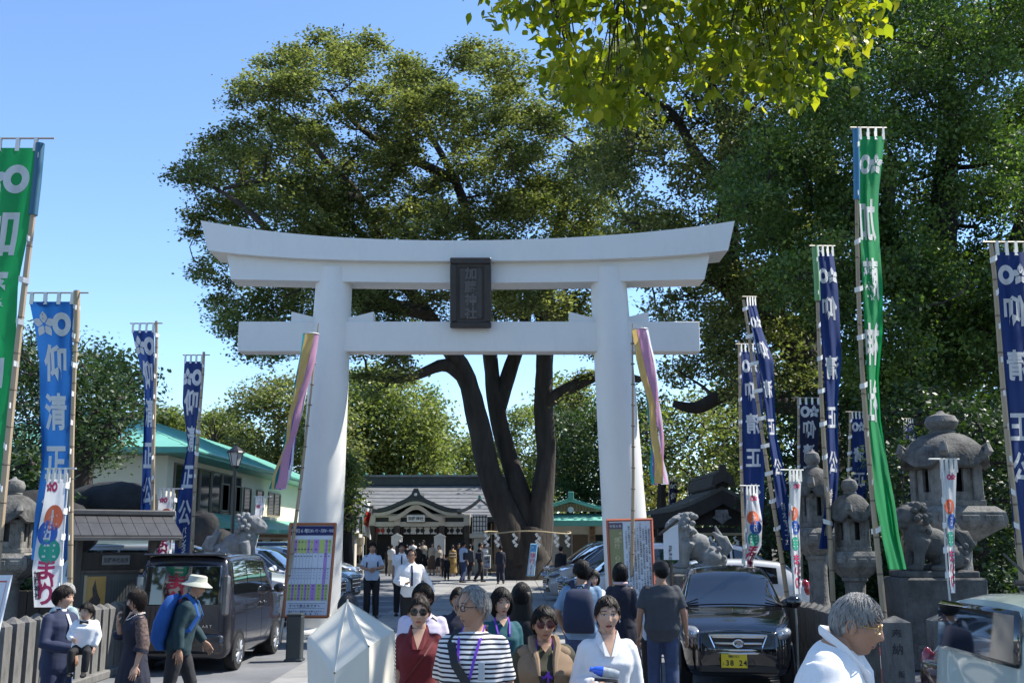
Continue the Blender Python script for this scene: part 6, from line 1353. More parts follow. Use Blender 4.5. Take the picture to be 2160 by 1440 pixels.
# pale mint box car at the right edge, right flank towards us
t,S,patch,yf,yr=car('pale mint box shaped car cut off by the right edge of the picture',dict(BOX_VAN,top=[(0,.80),(.03,.88),(.10,.96),(.19,1.02),(.24,1.15),(.32,1.48),(.38,1.55),(.7,1.57),(.94,1.55),(.985,1.52),(1,1.42)],belt=[(0,.78),(.03,.84),(.10,.92),(.17,.96),(.5,.98),(1,.98)]),2.62+1.75,6.15,R(88.5),p_mint); t.location.z=-.15; t.scale=(1,1,1.09)
g=MB(); g.cbox((0,yr-.03,1.385),(1.10,.05,.27),.05,(R(6),0,0)); g.build('rear_window',m_glass,t,smooth=40)
for sd_ in (-1,1):
    g=MB(); g.cbox((sd_*.66,yr-.03,.80),(.10,.10,.22),.03); o=g.build('tail_light',m_trim,t,smooth=40); g=MB(); g.cbox((sd_*.64,yr+.045,.80),(.10,.02,.17),.02); g.build('red_lens',m_tail,o)
numplate(t,(0,yr+.05,.62),"83-24",m_ylw,face=1)
g=MB(); g.cbox((0,yr,.42),(1.34,.12,.28),.05); g.build('bumper',p_mint,t,smooth=40)
for sd_ in (-1,1): g=MB(); g.tube([(sd_*.60,-.5,1.60),(sd_*.60,1.2,1.61)],.02,6); g.build('roof_rail',m_trim,t)
g=MB(); g.ell((.45,1.15,1.585),(.06,.10,.02)); g.tube([(.45,1.1,1.58),(.45,1.32,1.78)],[.012,.007],5); g.build('antenna',m_trim,t)
# maroon car beyond it
t,S,patch,yf,yr=car('dark maroon hatchback between the fence and the pale mint car',dict(KEI_HATCH,top=[(a,b_*1.03) for a,b_ in KEI_HATCH['top']]),3.55+1.7,8.7,R(90),p_mar); t.location.z=-.12
g=MB(); g.cbox((0,yr-.28,1.2),(1.0,.04,.34),.04,(R(28),0,0)); g.build('rear_window',m_glass,t)
for sd_ in (-1,1): g=MB(); g.ell((sd_*.60,yr-.08,.95),(.05,.06,.14)); g.build('tail_light',m_tail,t,smooth=True)
numplate(t,(0.25,yr+.03,.60),"827",m_ylw,face=1,small="熊本",hira="く")
g=MB(); g.tube([(0,.6,1.5),(.02,1.05,1.78)],[.012,.006],5); g.build('antenna',m_trim,t)
# parked cars at the left, noses towards the path (+x)
for (lab,sp,px,py,D,yaw,pt,ft_) in (
  ('white saloon nosing out behind the van, second wheel beside the age board',SUV,655,1275,23.8,80,p_wht,1),
  ('silver grey car with dark lamps just beyond the dark van',MINI,568,1290,21.4,82,p_sil,1),
  ('white car with wide silver grille right of the left pillar',SUV,712,1255,27.8,84,p_wht,2),
  ('silver crossover nosing out beyond the white one by the pillar',SUV,745,1240,31.2,84,p_sil,2),
  ('black car in the car park row behind the silver crossover',MINI,735,1228,34.8,84,p_nav,1),
  ('white car farthest along the left car park row',MINI,748,1215,38.6,84,p_wht,1)):
    nose=W(px,py,D); th=R(yaw); L=sp['L']; c=Vector((nose.x,D,0))-Vector((math.sin(th),-math.cos(th),0))*(L/2)
    t,S,patch,yf,yr=car(lab,sp,c.x,c.y,th,pt,group='cars nosed up to the path on the left'); headlamps(t,S,sp['W']*.36,.80,-L/2+.06,.22,.16,.07,.2)
    front(t,yf,.7 if ft_==1 else 1.0,.62,.22 if ft_==1 else .34); numplate(t,(0,yf-.05,.45),"12-07",m_wplate,small="熊本300",hira="す")
    for sd_ in (-1,1): g=MB(); g.ell((sd_*sp['W']*.36,yf+.06,.42),(.09,.05,.06)); g.build('fog_lamp',m_lens,t,smooth=True)
for (lab,sp,x,y,yaw,pt) in (('white car parked by the office behind the left lion statue',SUV,-9.6,27.5,70,p_wht),('pale car with a big windscreen parked beyond the statue by the office',MINI,-9.5,33.5,75,p_wht),('dark blue car deep in the left car park under the office',SUV,-9.2,38.5,75,p_nav)):
    t,S,patch,yf,yr=car(lab,sp,x,y,R(yaw),pt,group='cars parked along the office wall'); headlamps(t,S,sp['W']*.36,.80,-sp['L']/2+.06,.22,.16,.07,.2); front(t,yf,.8,.62,.22)
# right side cars, noses towards the path (-x)
for (lab,sp,px,py,D,yaw,pt,gp) in (
  ('beige minivan with its nose beside the great tree, right of the path',MINI,1156,1245,33.0,-80,p_beige,1),
  ('black car with its tailgate raised beyond the beige minivan',MINI,1158,1230,40.5,-82,p_nav,1),
  ('black compact car between the beige minivan and the right pillar',KEI_HATCH,1190,1258,28.5,-80,p_blk,1),
  ('white hatchback behind the right pillar and rules board',SUV,1225,1265,26.2,-82,p_wht,1)):
    nose=W(px,py,D); th=R(yaw); L=sp['L']; c=Vector((nose.x,D,0))-Vector((math.sin(th),-math.cos(th),0))*(L/2)
    t,S,patch,yf,yr=car(lab,sp,c.x,c.y,th,pt,group='cars nosed up to the path on the right'); headlamps(t,S,sp['W']*.36,.80,-L/2+.06,.22,.16,.07,.2); front(t,yf,.7,.60,.2); numplate(t,(0,yf-.05,.45),"30-07",m_wplate,small="熊本500",hira="き")
for (lab,sp,x,y,yaw,pt) in (('white van roof seen behind the lion statue and the black car',dict(MINI,L=4.7),4.6,24.2,90,p_wht),('white hatchback with raised rear lamp left of the stone lanterns',dict(KEI_HATCH,L=3.8,W=1.6),3.75,21.0,-93,p_wht)):
    t,S,patch,yf,yr=car(lab,sp,x,y,R(yaw),pt,group='white cars behind the right lion statue')
    for sd_ in (-1,1): g=MB(); g.ell((sd_*sp['W']*.40,yr-.12,.95),(.10,.10,.18)); g.build('tail_light',m_tail,t,smooth=True)
# ---------------------------------------------------------------- people
def skin(name, col): return M(name, col, .5, var=.06, vscale=14, spec=.35, bump=.04, bscale=160)
s_mid = skin('skin tan', (.36,.20,.13)); s_lt = skin('skin light', (.46,.285,.205)); s_dk = skin('skin brown', (.30,.165,.105))
h_blk = M('black hair', (.007,.006,.006), .55, spec=.25, var=.4, vscale=30, bump=.25, bscale=130, stretch=(1,1,.12)); h_gry = M('grey hair', (.27,.26,.25), .5, var=.5, vscale=60, bump=.6, bscale=150, stretch=(1,1,.2)); h_brn = M('dark brown hair', (.016,.010,.008), .5, spec=.3, var=.4, vscale=30, bump=.5, bscale=130, stretch=(1,1,.12))
m_eyew = M('eye white', (.6,.58,.56), .25, var=0); m_iris = M('dark iris', (.015,.009,.006), .1, var=0); m_lip = M('lip', (.34,.10,.085), .4, var=.05); m_lip2 = M('pale lip', (.30,.13,.10), .45, var=.05); m_brow = M('eyebrow', (.03,.022,.02), .7, var=0)
def cloth(name, col, **k): return M(name, col, k.pop('rough', .85), var=k.pop('var', .10), vscale=k.pop('vscale', 7), bump=.12, bscale=220, **k)
c_white = cloth('white shirt cloth', (.70,.70,.72), var=.03); c_navy = cloth('navy suit cloth', (.016,.024,.062)); c_black = cloth('black cloth', (.010,.010,.012)); c_red = cloth('dark red cloth', (.125,.008,.013)); c_teal = cloth('dark teal cloth', (.008,.075,.095)); c_tan = cloth('tan quilted cloth', (.22,.15,.095)); c_olive = cloth('dark olive cloth', (.040,.040,.022)); c_grey = cloth('charcoal grey cloth', (.045,.050,.060)); c_jean = cloth('blue jeans', (.035,.055,.12), var=.25); c_ltblue = cloth('light blue cloth', (.17,.27,.40)); c_paleb = cloth('pale blue shirt', (.42,.50,.62), var=.04); c_dnavy = cloth('dark navy dress cloth', (.012,.014,.030)); c_dgreen = cloth('dark green jacket', (.010,.035,.045)); c_pale = cloth('pale lilac shirt', (.58,.52,.64), var=.04); c_beige = cloth('beige cloth', (.42,.36,.28)); c_dgry = cloth('dark trousers', (.018,.018,.022)); c_teal2 = cloth('pale teal shirt', (.28,.36,.38)); c_robe = cloth('white robe cloth', (.78,.77,.78), var=.02); c_brown = cloth('brown cloth', (.10,.06,.04)); c_ljean = cloth('light jeans', (.12,.19,.32), var=.2)
m_strap = M('black strap', (.014,.014,.016), .6, var=.1); m_purp = M('purple lanyard', (.16,.04,.50), .5, var=0); m_bluebag = cloth('blue backpack cloth', (.015,.09,.32)); m_navbag = cloth('navy backpack cloth', (.014,.022,.055)); m_card = M('pale blue card', (.18,.45,.58), .35, var=.05); m_fr = M('glasses frame', (.02,.012,.012), .3, var=0); m_sun = M('sunglass lens', (.008,.007,.007), .16, var=0, spec=.4); m_sunr = M('red brown sunglass lens', (.07,.012,.012), .16, var=0, spec=.4); m_hat = cloth('pale bucket hat', (.42,.43,.36))
c_gold = cloth('gold kimono',(.32,.20,.06),var=.5,vscale=9); m_lace = cloth('lace sleeve', (.05,.038,.04), var=.9, vscale=38, col2=(.20,.13,.11)); 
def stripes():
    m = bpy.data.materials.new('striped shirt'); m.use_nodes = True; n = m.node_tree; L = n.links.new; p = n.nodes['Principled BSDF']; p.inputs['Roughness'].default_value = .85
    tc = n.nodes.new('ShaderNodeTexCoord'); sp = n.nodes.new('ShaderNodeSeparateXYZ'); L(tc.outputs['Object'], sp.inputs[0])
    nz = n.nodes.new('ShaderNodeTexNoise'); nz.inputs['Scale'].default_value = 5; L(tc.outputs['Object'], nz.inputs['Vector']); ad = n.nodes.new('ShaderNodeMath'); ad.operation = 'MULTIPLY_ADD'; ad.inputs[1].default_value = .02; L(nz.outputs['Fac'], ad.inputs[0]); L(sp.outputs['Z'], ad.inputs[2])
    f = n.nodes.new('ShaderNodeMath'); f.operation = 'MULTIPLY'; f.inputs[1].default_value = 1/.026; L(ad.outputs[0], f.inputs[0]); g = n.nodes.new('ShaderNodeMath'); g.operation = 'FRACT'; L(f.outputs[0], g.inputs[0])
    cr = n.nodes.new('ShaderNodeValToRGB'); e = cr.color_ramp.elements; cr.color_ramp.interpolation = 'LINEAR'; e[0].position = .40; e[0].color = (.012,.014,.03,1); e[1].position = .46; e[1].color = (.72,.70,.70,1); L(g.outputs[0], cr.inputs[0]); L(cr.outputs[0], p.inputs['Base Color']); return m
c_strp = stripes()
def headfn(female=False, s=1., aged=False):
    RX, RYF, RYB, RZ = .074, .088, .098, .116
    def rx(z):
        t = z/RZ
        return RX*(1.0 if t > -.15 else 1-.40*min(1, (-.15-t)/.85)**1.3)
    def feat(x, z):
        g = lambda cx, cz, sx, sz, a: a*math.exp(-((x-cx)/sx)**2-((z-cz)/sz)**2)
        f = 0
        t = (.012-z)/.050
        if -.2 < t < 1.25: f += (.004+.019*min(max(t,0),1)**1.2*(1 if t < 1 else max(0, 1-(t-1)*4)))*math.exp(-(x/(.0085+.006*max(t,0)))**2)
        f += g(.012,-.036,.008,.008,.006)+g(-.012,-.036,.008,.008,.006)
        f += g(.032,.022,.022,.008,.004)+g(-.032,.022,.022,.008,.004)
        f -= g(.030,.004,.015,.011,.0085)+g(-.030,.004,.015,.011,.0085)
        f += g(.043,-.022,.018,.02,.005)+g(-.043,-.022,.018,.02,.005)
        f += g(0,-.062,.022,.006,.006)+g(0,-.074,.018,.006,.006)-g(0,-.068,.024,.0022,.004)-g(0,-.084,.018,.006,.003)
        f += g(0,-.100,.022,.014,.009)
        if aged: f -= g(.034,-.055,.006,.02,.003)+g(-.034,-.055,.006,.02,.003)
        return f
    def pt(u, infl=0.):
        z = u[2]*(RZ+infl); x = u[0]*(rx(u[2]*RZ)+infl); ry = RYF if u[1] < 0 else RYB*(1-.22*max(0, -u[2]))
        if u[1] > 0 and u[2] < -.3: ry *= 1-.5*(-.3-u[2])
        y = u[1]*(ry+infl)
        if u[1] < 0 and infl == 0: y -= feat(x, z)*min(1, -u[1]*2.5)
        return Vector((x*s, y*s, z*s))
    def fy(x, z):   # front surface y at (x, z)
        q = 1-(x/rx(z))**2-(z/RZ)**2; return (-RYF*math.sqrt(max(q, .02))-feat(x, z))*s
    return pt, fy
def uvs(n, m):
    for i in range(m+1):
        th = math.pi*i/m
        for j in range(n): ph = 2*math.pi*j/n-math.pi/2; yield (math.sin(th)*math.cos(ph), math.sin(th)*math.sin(ph), -math.cos(th))
def person(label, x, y, H, yaw, sk=s_mid, sex='m', hair='short', hmat=h_blk, top=c_white, bottom=c_dgry, sleeve='long', skirt=None, look=(0,0), arms=None, legs=None, lean=0., build=1., face=True, lo=False, group=None, eyew=None, z=0., shoes=c_black, tuck=True, aged=False, mouth_open=0., extra=None, robe=False, girth=1., collar=True, hs=1., hunch=0., vneck=0.):
    if z == 0.: z = groundz(y); H = H-z
    s = H/1.70; sh = s*hs; t = thing('person', label, 'person', (x, y, z), R(yaw), group); fem = sex == 'f'
    seed = int(abs(x*37+y*11)*3)+1
    shw = (.126 if fem else .146)*build; hipw = .088
    LM = Matrix.Rotation(R(lean), 3, 'X'); piv = Vector((0,0,.95))
    def up(p): p = Vector(p); return (LM@(p-piv)+piv)*s if p.z > .9 else p*s
    J = dict(shL=(shw,.004,1.360), shR=(-shw,.004,1.360), elL=(shw+.035,.02,1.12), elR=(-shw-.035,.02,1.12), wrL=(shw+.050,-.04,.875), wrR=(-shw-.050,-.04,.875), hipL=(hipw,0,.90), hipR=(-hipw,0,.90), knL=(hipw+.01,-.015,.48), knR=(-hipw-.01,-.015,.48), anL=(hipw+.015,.01,.085), anR=(-hipw-.015,.01,.085))
    if arms: J.update(arms)
    if legs: J.update(legs)
    P = {k: (up(v) if k[:2] in ('sh','el','wr') else Vector(v)*s) for k, v in J.items() if k[:2] not in ('hd','pn','cu')}
    b = build*girth
    if fem: rings = [(.80,.10,.085,0),(.86,.150,.115,.005),(.93,.165*b,.120*b,.008),(1.02,.140*b,.105*b,0),(1.10,.120*b,.092*b,-.003),(1.20,.130*b,.105*b,-.012),(1.27,.140*b,.118*b,-.020),(1.33,.138*b,.100,-.005),(1.375,.112*b,.080,.003),(1.41,.078,.062,.008),(1.445,.052,.052,.010)]
    else: rings = [(.80,.10,.085,0),(.86,.150,.110,.0),(.94,.158*b,.115*b,0),(1.03,.150*b,.115*b,-.005),(1.10,.150*b,.112*b,-.005),(1.20,.160*b,.118*b,-.005),(1.29,.168*b,.120*b,-.008),(1.345,.165*b,.105,0),(1.385,.130*b,.085,.005),(1.42,.090,.068,.010),(1.455,.062,.058,.012)]
    n = 20
    def ringpts(z_, rx_, ry_, cy, infl):
        out = []
        for q in (2*math.pi*j/n for j in range(n)):
            c, s_ = math.cos(q), math.sin(q); e = .8; out.append(up((math.copysign(abs(c)**e, c)*(rx_+infl), cy+math.copysign(abs(s_)**e, s_)*(ry_+infl), z_)))
        return out
    def torso(mb, infl, z0=0, z1=9, flare=0):
        rr = [r_ for r_ in rings if z0 <= r_[0] <= z1]; mb.loft([ringpts(r_[0], r_[1], r_[2], r_[3], infl+(flare*max(0, 1.02-r_[0]))) for r_ in rr])
    def limbs(mb, a, b_, c, ra, rb, rc, infl=0, endf=1., nn=12):
        pts = [a, a.lerp(b_, .5), b_, b_.lerp(c, .35), b_.lerp(c, endf)]; rad = [(ra+infl)*s, (lerp(ra,rb,.5)*1.02+infl)*s, (rb+infl)*s, (lerp(rb,rc,.2)*1.06+infl)*s, (lerp(rb,rc,endf)+infl)*s]; mb.tube(pts, rad, nn)
    # body
    body = MB(); torso(body, 0)
    for sd in 'LR':
        limbs(body, P['sh'+sd], P['el'+sd], P['wr'+sd], .052*b, .040, .026); body.ell(P['sh'+sd], (.056*s*b,)*3, 12, 8)
        limbs(body, P['hip'+sd], P['kn'+sd], P['an'+sd], .088, .056, .036); body.ell(P['hip'+sd], (.09*s,)*3, 12, 8)
        a = P['an'+sd]; body.ell(a+Vector((0,-.05*s,-.045*s)), (.042*s,.115*s,.036*s), 12, 8)
    nb = up((0,.010,1.43)); hc = up((0,-.014-hunch*.8,1.574-hunch))
    body.tube([nb, nb.lerp(hc, .55), nb.lerp(hc, .9)], [.058*s, .053*s*(.93 if fem else 1.06), .055*s], 14)
    HM = Matrix.Rotation(R(look[0]), 3, 'Z')@Matrix.Rotation(R(look[1]), 3, 'X'); hp, fy = headfn(fem, s*hs, aged)
    bo = body.build('body', sk, t)
    hd = MB(); nn_, mm = (20, 14) if lo else (56, 44)
    V = [HM@hp(u)+hc for u in uvs(nn_, mm)]; hd.add(V, [(i*nn_+j, i*nn_+(j+1)%nn_, (i+1)*nn_+(j+1)%nn_, (i+1)*nn_+j) for i in range(mm) for j in range(nn_)])
    for sx in (-1,1):   # ears
        c = HM@Vector((sx*.074*sh, .008*sh, -.008*sh))+hc; hd.ell(c, (.010*sh,.019*sh,.030*sh), 10, 8, HM@Matrix.Rotation(sx*.45, 3, 'Z')); 
        if not lo: hd.tube([HM@Vector((sx*.082*sh,(.008+.017*math.cos(q))*sh,(-.006+.027*math.sin(q))*sh))+hc for q in (math.pi*(.1+1.5*i/8)-math.pi*.4 for i in range(9))], .0045*sh, 6)
    def hand(w_, d, palm, curl, side):
        """palm, four unequal fingers and a thumb; d = pointing direction, palm = palm normal"""
        d = Vector(d).normalized(); pn = Vector(palm); pn = (pn-d*pn.dot(d)).normalized(); sdv = d.cross(pn)*side; k = s
        hd.loft([[w_+d*(a_*k)+sdv*(math.cos(q)*rw*k)+pn*(math.sin(q)*rt*k) for q in (2*math.pi*j/10 for j in range(10))] for a_, rw, rt in ((-.03,.024,.020),(0,.025,.018),(.03,.038,.016),(.06,.042,.0145),(.088,.040,.012),(.094,.034,.008))])
        for f_, (off, L1) in enumerate(((.030,.068),(.011,.076),(-.009,.071),(-.027,.055))):
            a = w_+d*(.082*k)+sdv*(off*k); pts = [a]; ang = curl*.25; rad = [.0095*k]
            for j, sg in enumerate((.44,.32,.26)):
                dd = d*math.cos(ang)+pn*math.sin(ang); pts.append(pts[-1]+dd*(L1*sg*k)+sdv*(off*.08*k)); ang += curl*.75; rad.append((.0088-.0012*j)*k)
            hd.tube(pts, rad, 6)
        a = w_+d*(.020*k)+sdv*(.026*k); hd.tube([a, a+(d*.6+sdv*.75+pn*.25).normalized()*(.034*k), a+(d*.6+sdv*.75+pn*.25).normalized()*(.034*k)+(d*.9+sdv*.25+pn*(.25+curl*.4)).normalized()*(.045*k)], [.013*k,.011*k,.008*k], 7)
    for sd, sg in (('L',1),('R',-1)):
        w_ = P['wr'+sd]; e_ = P['el'+sd]; d0 = (w_-e_).normalized(); dd = (arms or {}).get('hd'+sd, None); dd = Vector(dd) if dd is not None else d0; pn = (arms or {}).get('pn'+sd, (-sg,.25,0))
        hand(w_, dd, pn, (arms or {}).get('cu'+sd, .45), sg)
    hobj = hd.build('body_detail', sk, None, smooth=180)
    JOIN.append((bo, hobj)); PEND.append((bo, 'remesh', .02 if lo else .0125, 2, sk))
    # face
    if face and not lo:
        for sx in (-1,1):
            q = lambda xx, zz, o_=.0: HM@Vector((xx*sh, fy(xx, zz)-o_*sh, zz*sh))+hc
            ex, ez = .031*sx, .003
            g = MB(); N_ = 12; ring = [(ex+.0155*math.cos(a), ez+.0043*math.sin(a)*(1.0 if math.sin(a) > 0 else .8)) for a in (2*math.pi*i/N_ for i in range(N_))]; g.add([q(*r_, .0015) for r_ in ring]+[q(ex, ez, .0035)], [(i, (i+1)%N_, N_) for i in range(N_)]); eo = g.build('eye', m_eyew, t, smooth=True)
            g = MB(); ring = [(ex+.0052*math.cos(a), ez-.0002+.0040*math.sin(a)) for a in (2*math.pi*i/N_ for i in range(N_))]; g.add([q(*r_, .0042) for r_ in ring]+[q(ex, ez, .0052)], [(i, (i+1)%N_, N_) for i in range(N_)]); g.build('iris', m_iris, eo)
            g = MB(); g.tube([q(ex+.017*math.cos(a), ez+.0050*math.sin(a), .003) for a in (math.pi*(.04+.92*i/8) for i in range(9))], [.0008*sh]+[.0018*sh]*7+[.0008*sh], 5); g.build('eyelid', m_brow if fem else sk, t)
            g = MB(); g.tube([q(ex*.45+sx*(.0+.036*i/6), ez+.021+.0045*math.sin(math.pi*min(1,(i+.8)/6)), .0022) for i in range(7)], [.0018*sh,.0030*sh,.0034*sh,.0032*sh,.0028*sh,.002*sh,.001*sh], 5, flat=.6); g.build('eyebrow', m_brow, t, smooth=True)
        lm_ = m_lip if fem else m_lip2; g = MB()
        for zc, hh_, sg in ((-.0655+.002*mouth_open, .0050, 1), (-.0725-.009*mouth_open, .0060, -1)):
            top_ = []; bot_ = []
            for i in range(11):
                xx = -.023+.046*i/10; k_ = math.sin(math.pi*i/10)**.7; cup = (1-.25*math.exp(-((xx)/.005)**2)) if sg > 0 else 1
                top_.append(q(xx, -.069+mouth_open*sg*.005*k_, .001)); bot_.append(q(xx, -.069+mouth_open*sg*.005*k_+sg*hh_*k_*cup*1.5, .0012))
            mid_ = [a.lerp(b2, .5)+HM@Vector((0,-.0035*sh,0)) for a, b2 in zip(top_, bot_)]; V = top_+mid_+bot_; g.add(V, [(i, i+1, 11+i+1, 11+i) for i in range(10)]+[(11+i, 11+i+1, 22+i+1, 22+i) for i in range(10)])
        mo = g.build('lips', lm_, t, smooth=True)
        g = MB(); g.tube([q(-.021+.042*i/6, -.069, .0016) for i in range(7)], [.0006*sh]+[(.0012+.0042*mouth_open)*sh]*5+[.0006*sh], 6); g.build('mouth_line', M('mouth dark', (.05,.015,.015), .6, var=0), mo)
        for sx in (-1,1): g = MB(); g.ell(q(.008*sx, -.044, .0), (.0035*sh,.003*sh,.0022*sh), 8, 5); g.build('nostril', M('mouth dark'), t)
    # hair
    Vh = []; rg = np.random.default_rng(seed)
    nh, mh = (22,16) if lo else (64, 44); U = list(uvs(nh, mh)); PV = []
    for u in U:
        az = math.degrees(math.atan2(abs(u[0]), -u[1])) if (u[0] or u[1]) else 0   # 0 front .. 180 back
        zz = u[2]
        if hair in ('short','balding','crop','bun'):
            hl = itp([(0,.52),(30,.50),(50,.34),(60,.12),(70,-.05),(80,.02),(92,-.06),(112,-.32),(140,-.60),(180,-.68)], az)[0] if hair != 'balding' else itp([(0,.80),(30,.76),(50,.60),(62,.25),(78,.05),(92,-.05),(112,-.30),(140,-.55),(180,-.62)], az)[0]
            th = {'short':.016,'balding':.010,'crop':.007,'bun':.009}[hair]
        elif hair in ('bob','bobfringe'):
            hl = itp([(0,.48 if hair == 'bob' else .30),(28,.42 if hair == 'bob' else .26),(44,.14),(60,-.02),(70,-.45),(84,-.82),(180,-.92)], az)[0]; th = .020
        elif hair == 'long': hl = itp([(0,.50),(25,.46),(40,.10),(60,-.6),(80,-.9),(180,-1.1)], az)[0]; th = .020
        else: hl = .5; th = .012
        hl += .022*math.sin(az*.31+seed)+.015*math.sin(az*.83+seed*2)
        ins = ss(hl-.05, hl+.04, zz); infl = lerp(-.014, th, ins) if True else 0
        if ins > .3: infl += .0022*math.sin(az*.35+zz*11+seed)+.0018*rg.normal()*(0.6 if hair != 'bun' else .25)
        bob_f = 1.0
        p = hp(u, infl) if infl > 0 else hp(u, min(infl, -.001))
        if hair in ('bob','bobfringe','long') and az > 50 and zz < -.1: p = p*1.0+Vector((math.copysign(.014, u[0])*min(1,-zz*2) if abs(u[0]) > .2 else 0, .012*min(1, -zz*2), -.02*min(1,-zz)))*s
        PV.append(HM@p+hc)
    g = MB(); g.add(PV, [(i*nh+j, i*nh+(j+1)%nh, (i+1)*nh+(j+1)%nh, (i+1)*nh+j) for i in range(mh) for j in range(nh)])
    if hair == 'bun': g.ell(HM@Vector((0,.118*s,.02*s))+hc, (.038*s,.034*s,.038*s), 12, 8)
    if hair == 'long':
        g2 = []; 
        for i in range(12):
            tt = i/11; zc = lerp(.05, -.50, tt); wv = lerp(.085,.125,min(1,tt*1.6))*(1-.25*max(0,tt-.6)); g2.append([hc+Vector((math.cos(q)*wv*s, (.055+.03*tt+math.sin(q)*lerp(.05,.040,tt))*s, zc*s)) for q in (2*math.pi*j/16 for j in range(16))])
        g.loft(g2)
    if not lo and hair != 'none':   # separate locks over the cap of hair
        for _ in range(260):
            ph = rg.uniform(0, 2*math.pi); azd = abs(math.degrees(math.atan2(math.sin(ph), math.cos(ph))))
            tab = {'short':[(0,.46),(50,.28),(62,.05),(92,-.10),(140,-.62),(180,-.70)],'crop':[(0,.5),(60,.1),(92,-.05),(180,-.6)],'balding':[(0,.80),(50,.62),(70,.05),(92,-.08),(140,-.55),(180,-.62)],'bun':[(0,.50),(50,.30),(66,.05),(100,-.2),(180,-.5)],'bob':[(0,.47),(40,.2),(62,-.1),(72,-.6),(180,-1.0)],'bobfringe':[(0,.28),(40,.2),(60,-.05),(70,-.6),(180,-1.0)],'long':[(0,.5),(40,.1),(70,-.8),(180,-1.0)]}[hair]
            ze_ = max(-.97, it1(tab, azd)+rg.uniform(-.05, .08)); zs_ = rg.uniform(max(ze_+.15,.45) if ze_ < .6 else .85, .985); th_ = {'short':.018,'balding':.0115,'crop':.0085,'bun':.0105}.get(hair,.022); pts = []; tw = rg.normal()*.35
            for i in range(7):
                q = i/6; z_ = lerp(zs_, ze_, q); r_ = math.sqrt(max(0, 1-z_*z_)); a_ = ph+tw*q; p = hp((r_*math.sin(a_), -r_*math.cos(a_), z_), th_+.002*math.sin(math.pi*q)+(.002 if q > .8 else 0)-.004*(q > .95 and hair in ('short','balding','crop','bun')))
                if hair in ('bob','bobfringe','long') and azd > 50 and z_ < -.1: p = p+Vector((math.copysign(.014, math.sin(a_))*min(1,-z_*2) if abs(math.sin(a_)) > .2 else 0, .012*min(1, -z_*2), -.02*min(1,-z_)))*s
                pts.append(HM@p+hc)
            g.tube(pts, [.0012*s,.0028*s,.0034*s,.0034*s,.0032*s,.0026*s,.0008*s], 3, cap=False)
    if hair != 'none': g.build('hair', hmat, t, smooth=180)
    # clothing
    wr_a = .012 if not lo else .005
    def clothobj(name, mb, mat, amp=1.):
        o = mb.build(name, mat, t); o['wr'] = seed; o['wa'] = wr_a*amp*s; PEND.append((o, 'remesh', (.022 if lo else .0125), 1, mat)); return o
    g = MB(); torso(g, .016, .86 if tuck else .80, 1.40, .10 if not tuck else 0)
    # shoulder yoke
    r3 = rings[-3:]; g.loft([ringpts(1.33, shw*.88, .092, .003, .018)]+[ringpts(r_[0], r_[1], r_[2], r_[3], i_) for r_, i_ in zip(r3[:2]+[(r3[2][0]-.014,)+r3[2][1:]], (.020,.016,.006))])
    if sleeve != 'none':
        for sd in 'LR':
            g.ell(P['sh'+sd], ((.060*b)*s,)*3, 12, 8)
            if sleeve == 'long': limbs(g, P['sh'+sd], P['el'+sd], P['wr'+sd], .056*b, .047, .036, .012, .96)
            elif sleeve == 'half': g.tube([P['sh'+sd], P['sh'+sd].lerp(P['el'+sd], .5), P['sh'+sd].lerp(P['el'+sd], .82)], [.060*b*s, .060*b*s, .063*b*s], 12)
            elif sleeve == 'mid': limbs(g, P['sh'+sd], P['el'+sd], P['wr'+sd], .056*b, .048, .045, .012, .25)
    clothobj('shirt', g, top)
    g = MB()
    if skirt:
        g.loft([[Vector((math.cos(q)*rx_*(1+.03*math.sin(q*14)*(zz<.8)), math.sin(q)*ry_*(1+.03*math.sin(q*14)*(zz<.8)), zz))*s for q in (2*math.pi*j/48 for j in range(48))] for zz, rx_, ry_ in ((1.04,.155*b,.120*b),(.93,.19*b,.145*b),(.75,.22,.18),(skirt,.26,.22))]); clothobj('skirt', g, bottom, .5)
    else:
        torso(g, .012, .80, 1.03)
        for sd in 'LR': limbs(g, P['hip'+sd], P['kn'+sd], P['an'+sd], .092, .066, .056, .010, .97); g.ell(P['hip'+sd], (.10*s,.105*s,.10*s), 12, 8)
        clothobj('trousers', g, bottom)
    for sd in 'LR':
        a = P['an'+sd]; g = MB(); g.ell(a+Vector((0,-.052*s,-.045*s)), (.050*s,.128*s,.042*s), 12, 8); g.build('shoe', shoes, t, smooth=True)
    if vneck and not lo:
        def tf0(xx, zz, off):
            r_ = itp([(a[0], a[1], a[2], a[3]) for a in rings], zz); q = max(.05, 1-(min(abs(xx)/(r_[0]+.016),.99))**2.4)**.45; return up((xx, r_[2]-(r_[1]+.016)*q-off+.02, zz))
        g = MB(); g.grid(lambda u, v: tf0((2*u-1)*.052*(1-v), lerp(1.452, 1.44-vneck, v), lerp(.032,.046,v)), 8, 8); g.build('chest', sk, t, smooth=True)
        if collar:
            g = MB()
            for sx in (-1,1):
                A = [tf0(sx*.054, 1.455, .038), tf0(sx*.004, 1.44-vneck*.98, .052), tf0(sx*.036, 1.44-vneck*.95, .052), tf0(sx*.080, 1.395, .044), up((sx*.080,-.01,1.428)), up((sx*.066,.0,1.472)), up((sx*.045,.062,1.482)), up((sx*.05,.07,1.44))]
                g.add(A, [(0,1,2,3),(0,3,4,5),(5,4,7,6)]); g.add([p+up((0,.006,1))-up((0,0,1)) for p in A], [(3,2,1,0),(5,4,3,0),(6,7,4,5)])
            g.build('collar', top, t)
    elif collar and not lo:
        g = MB(); 
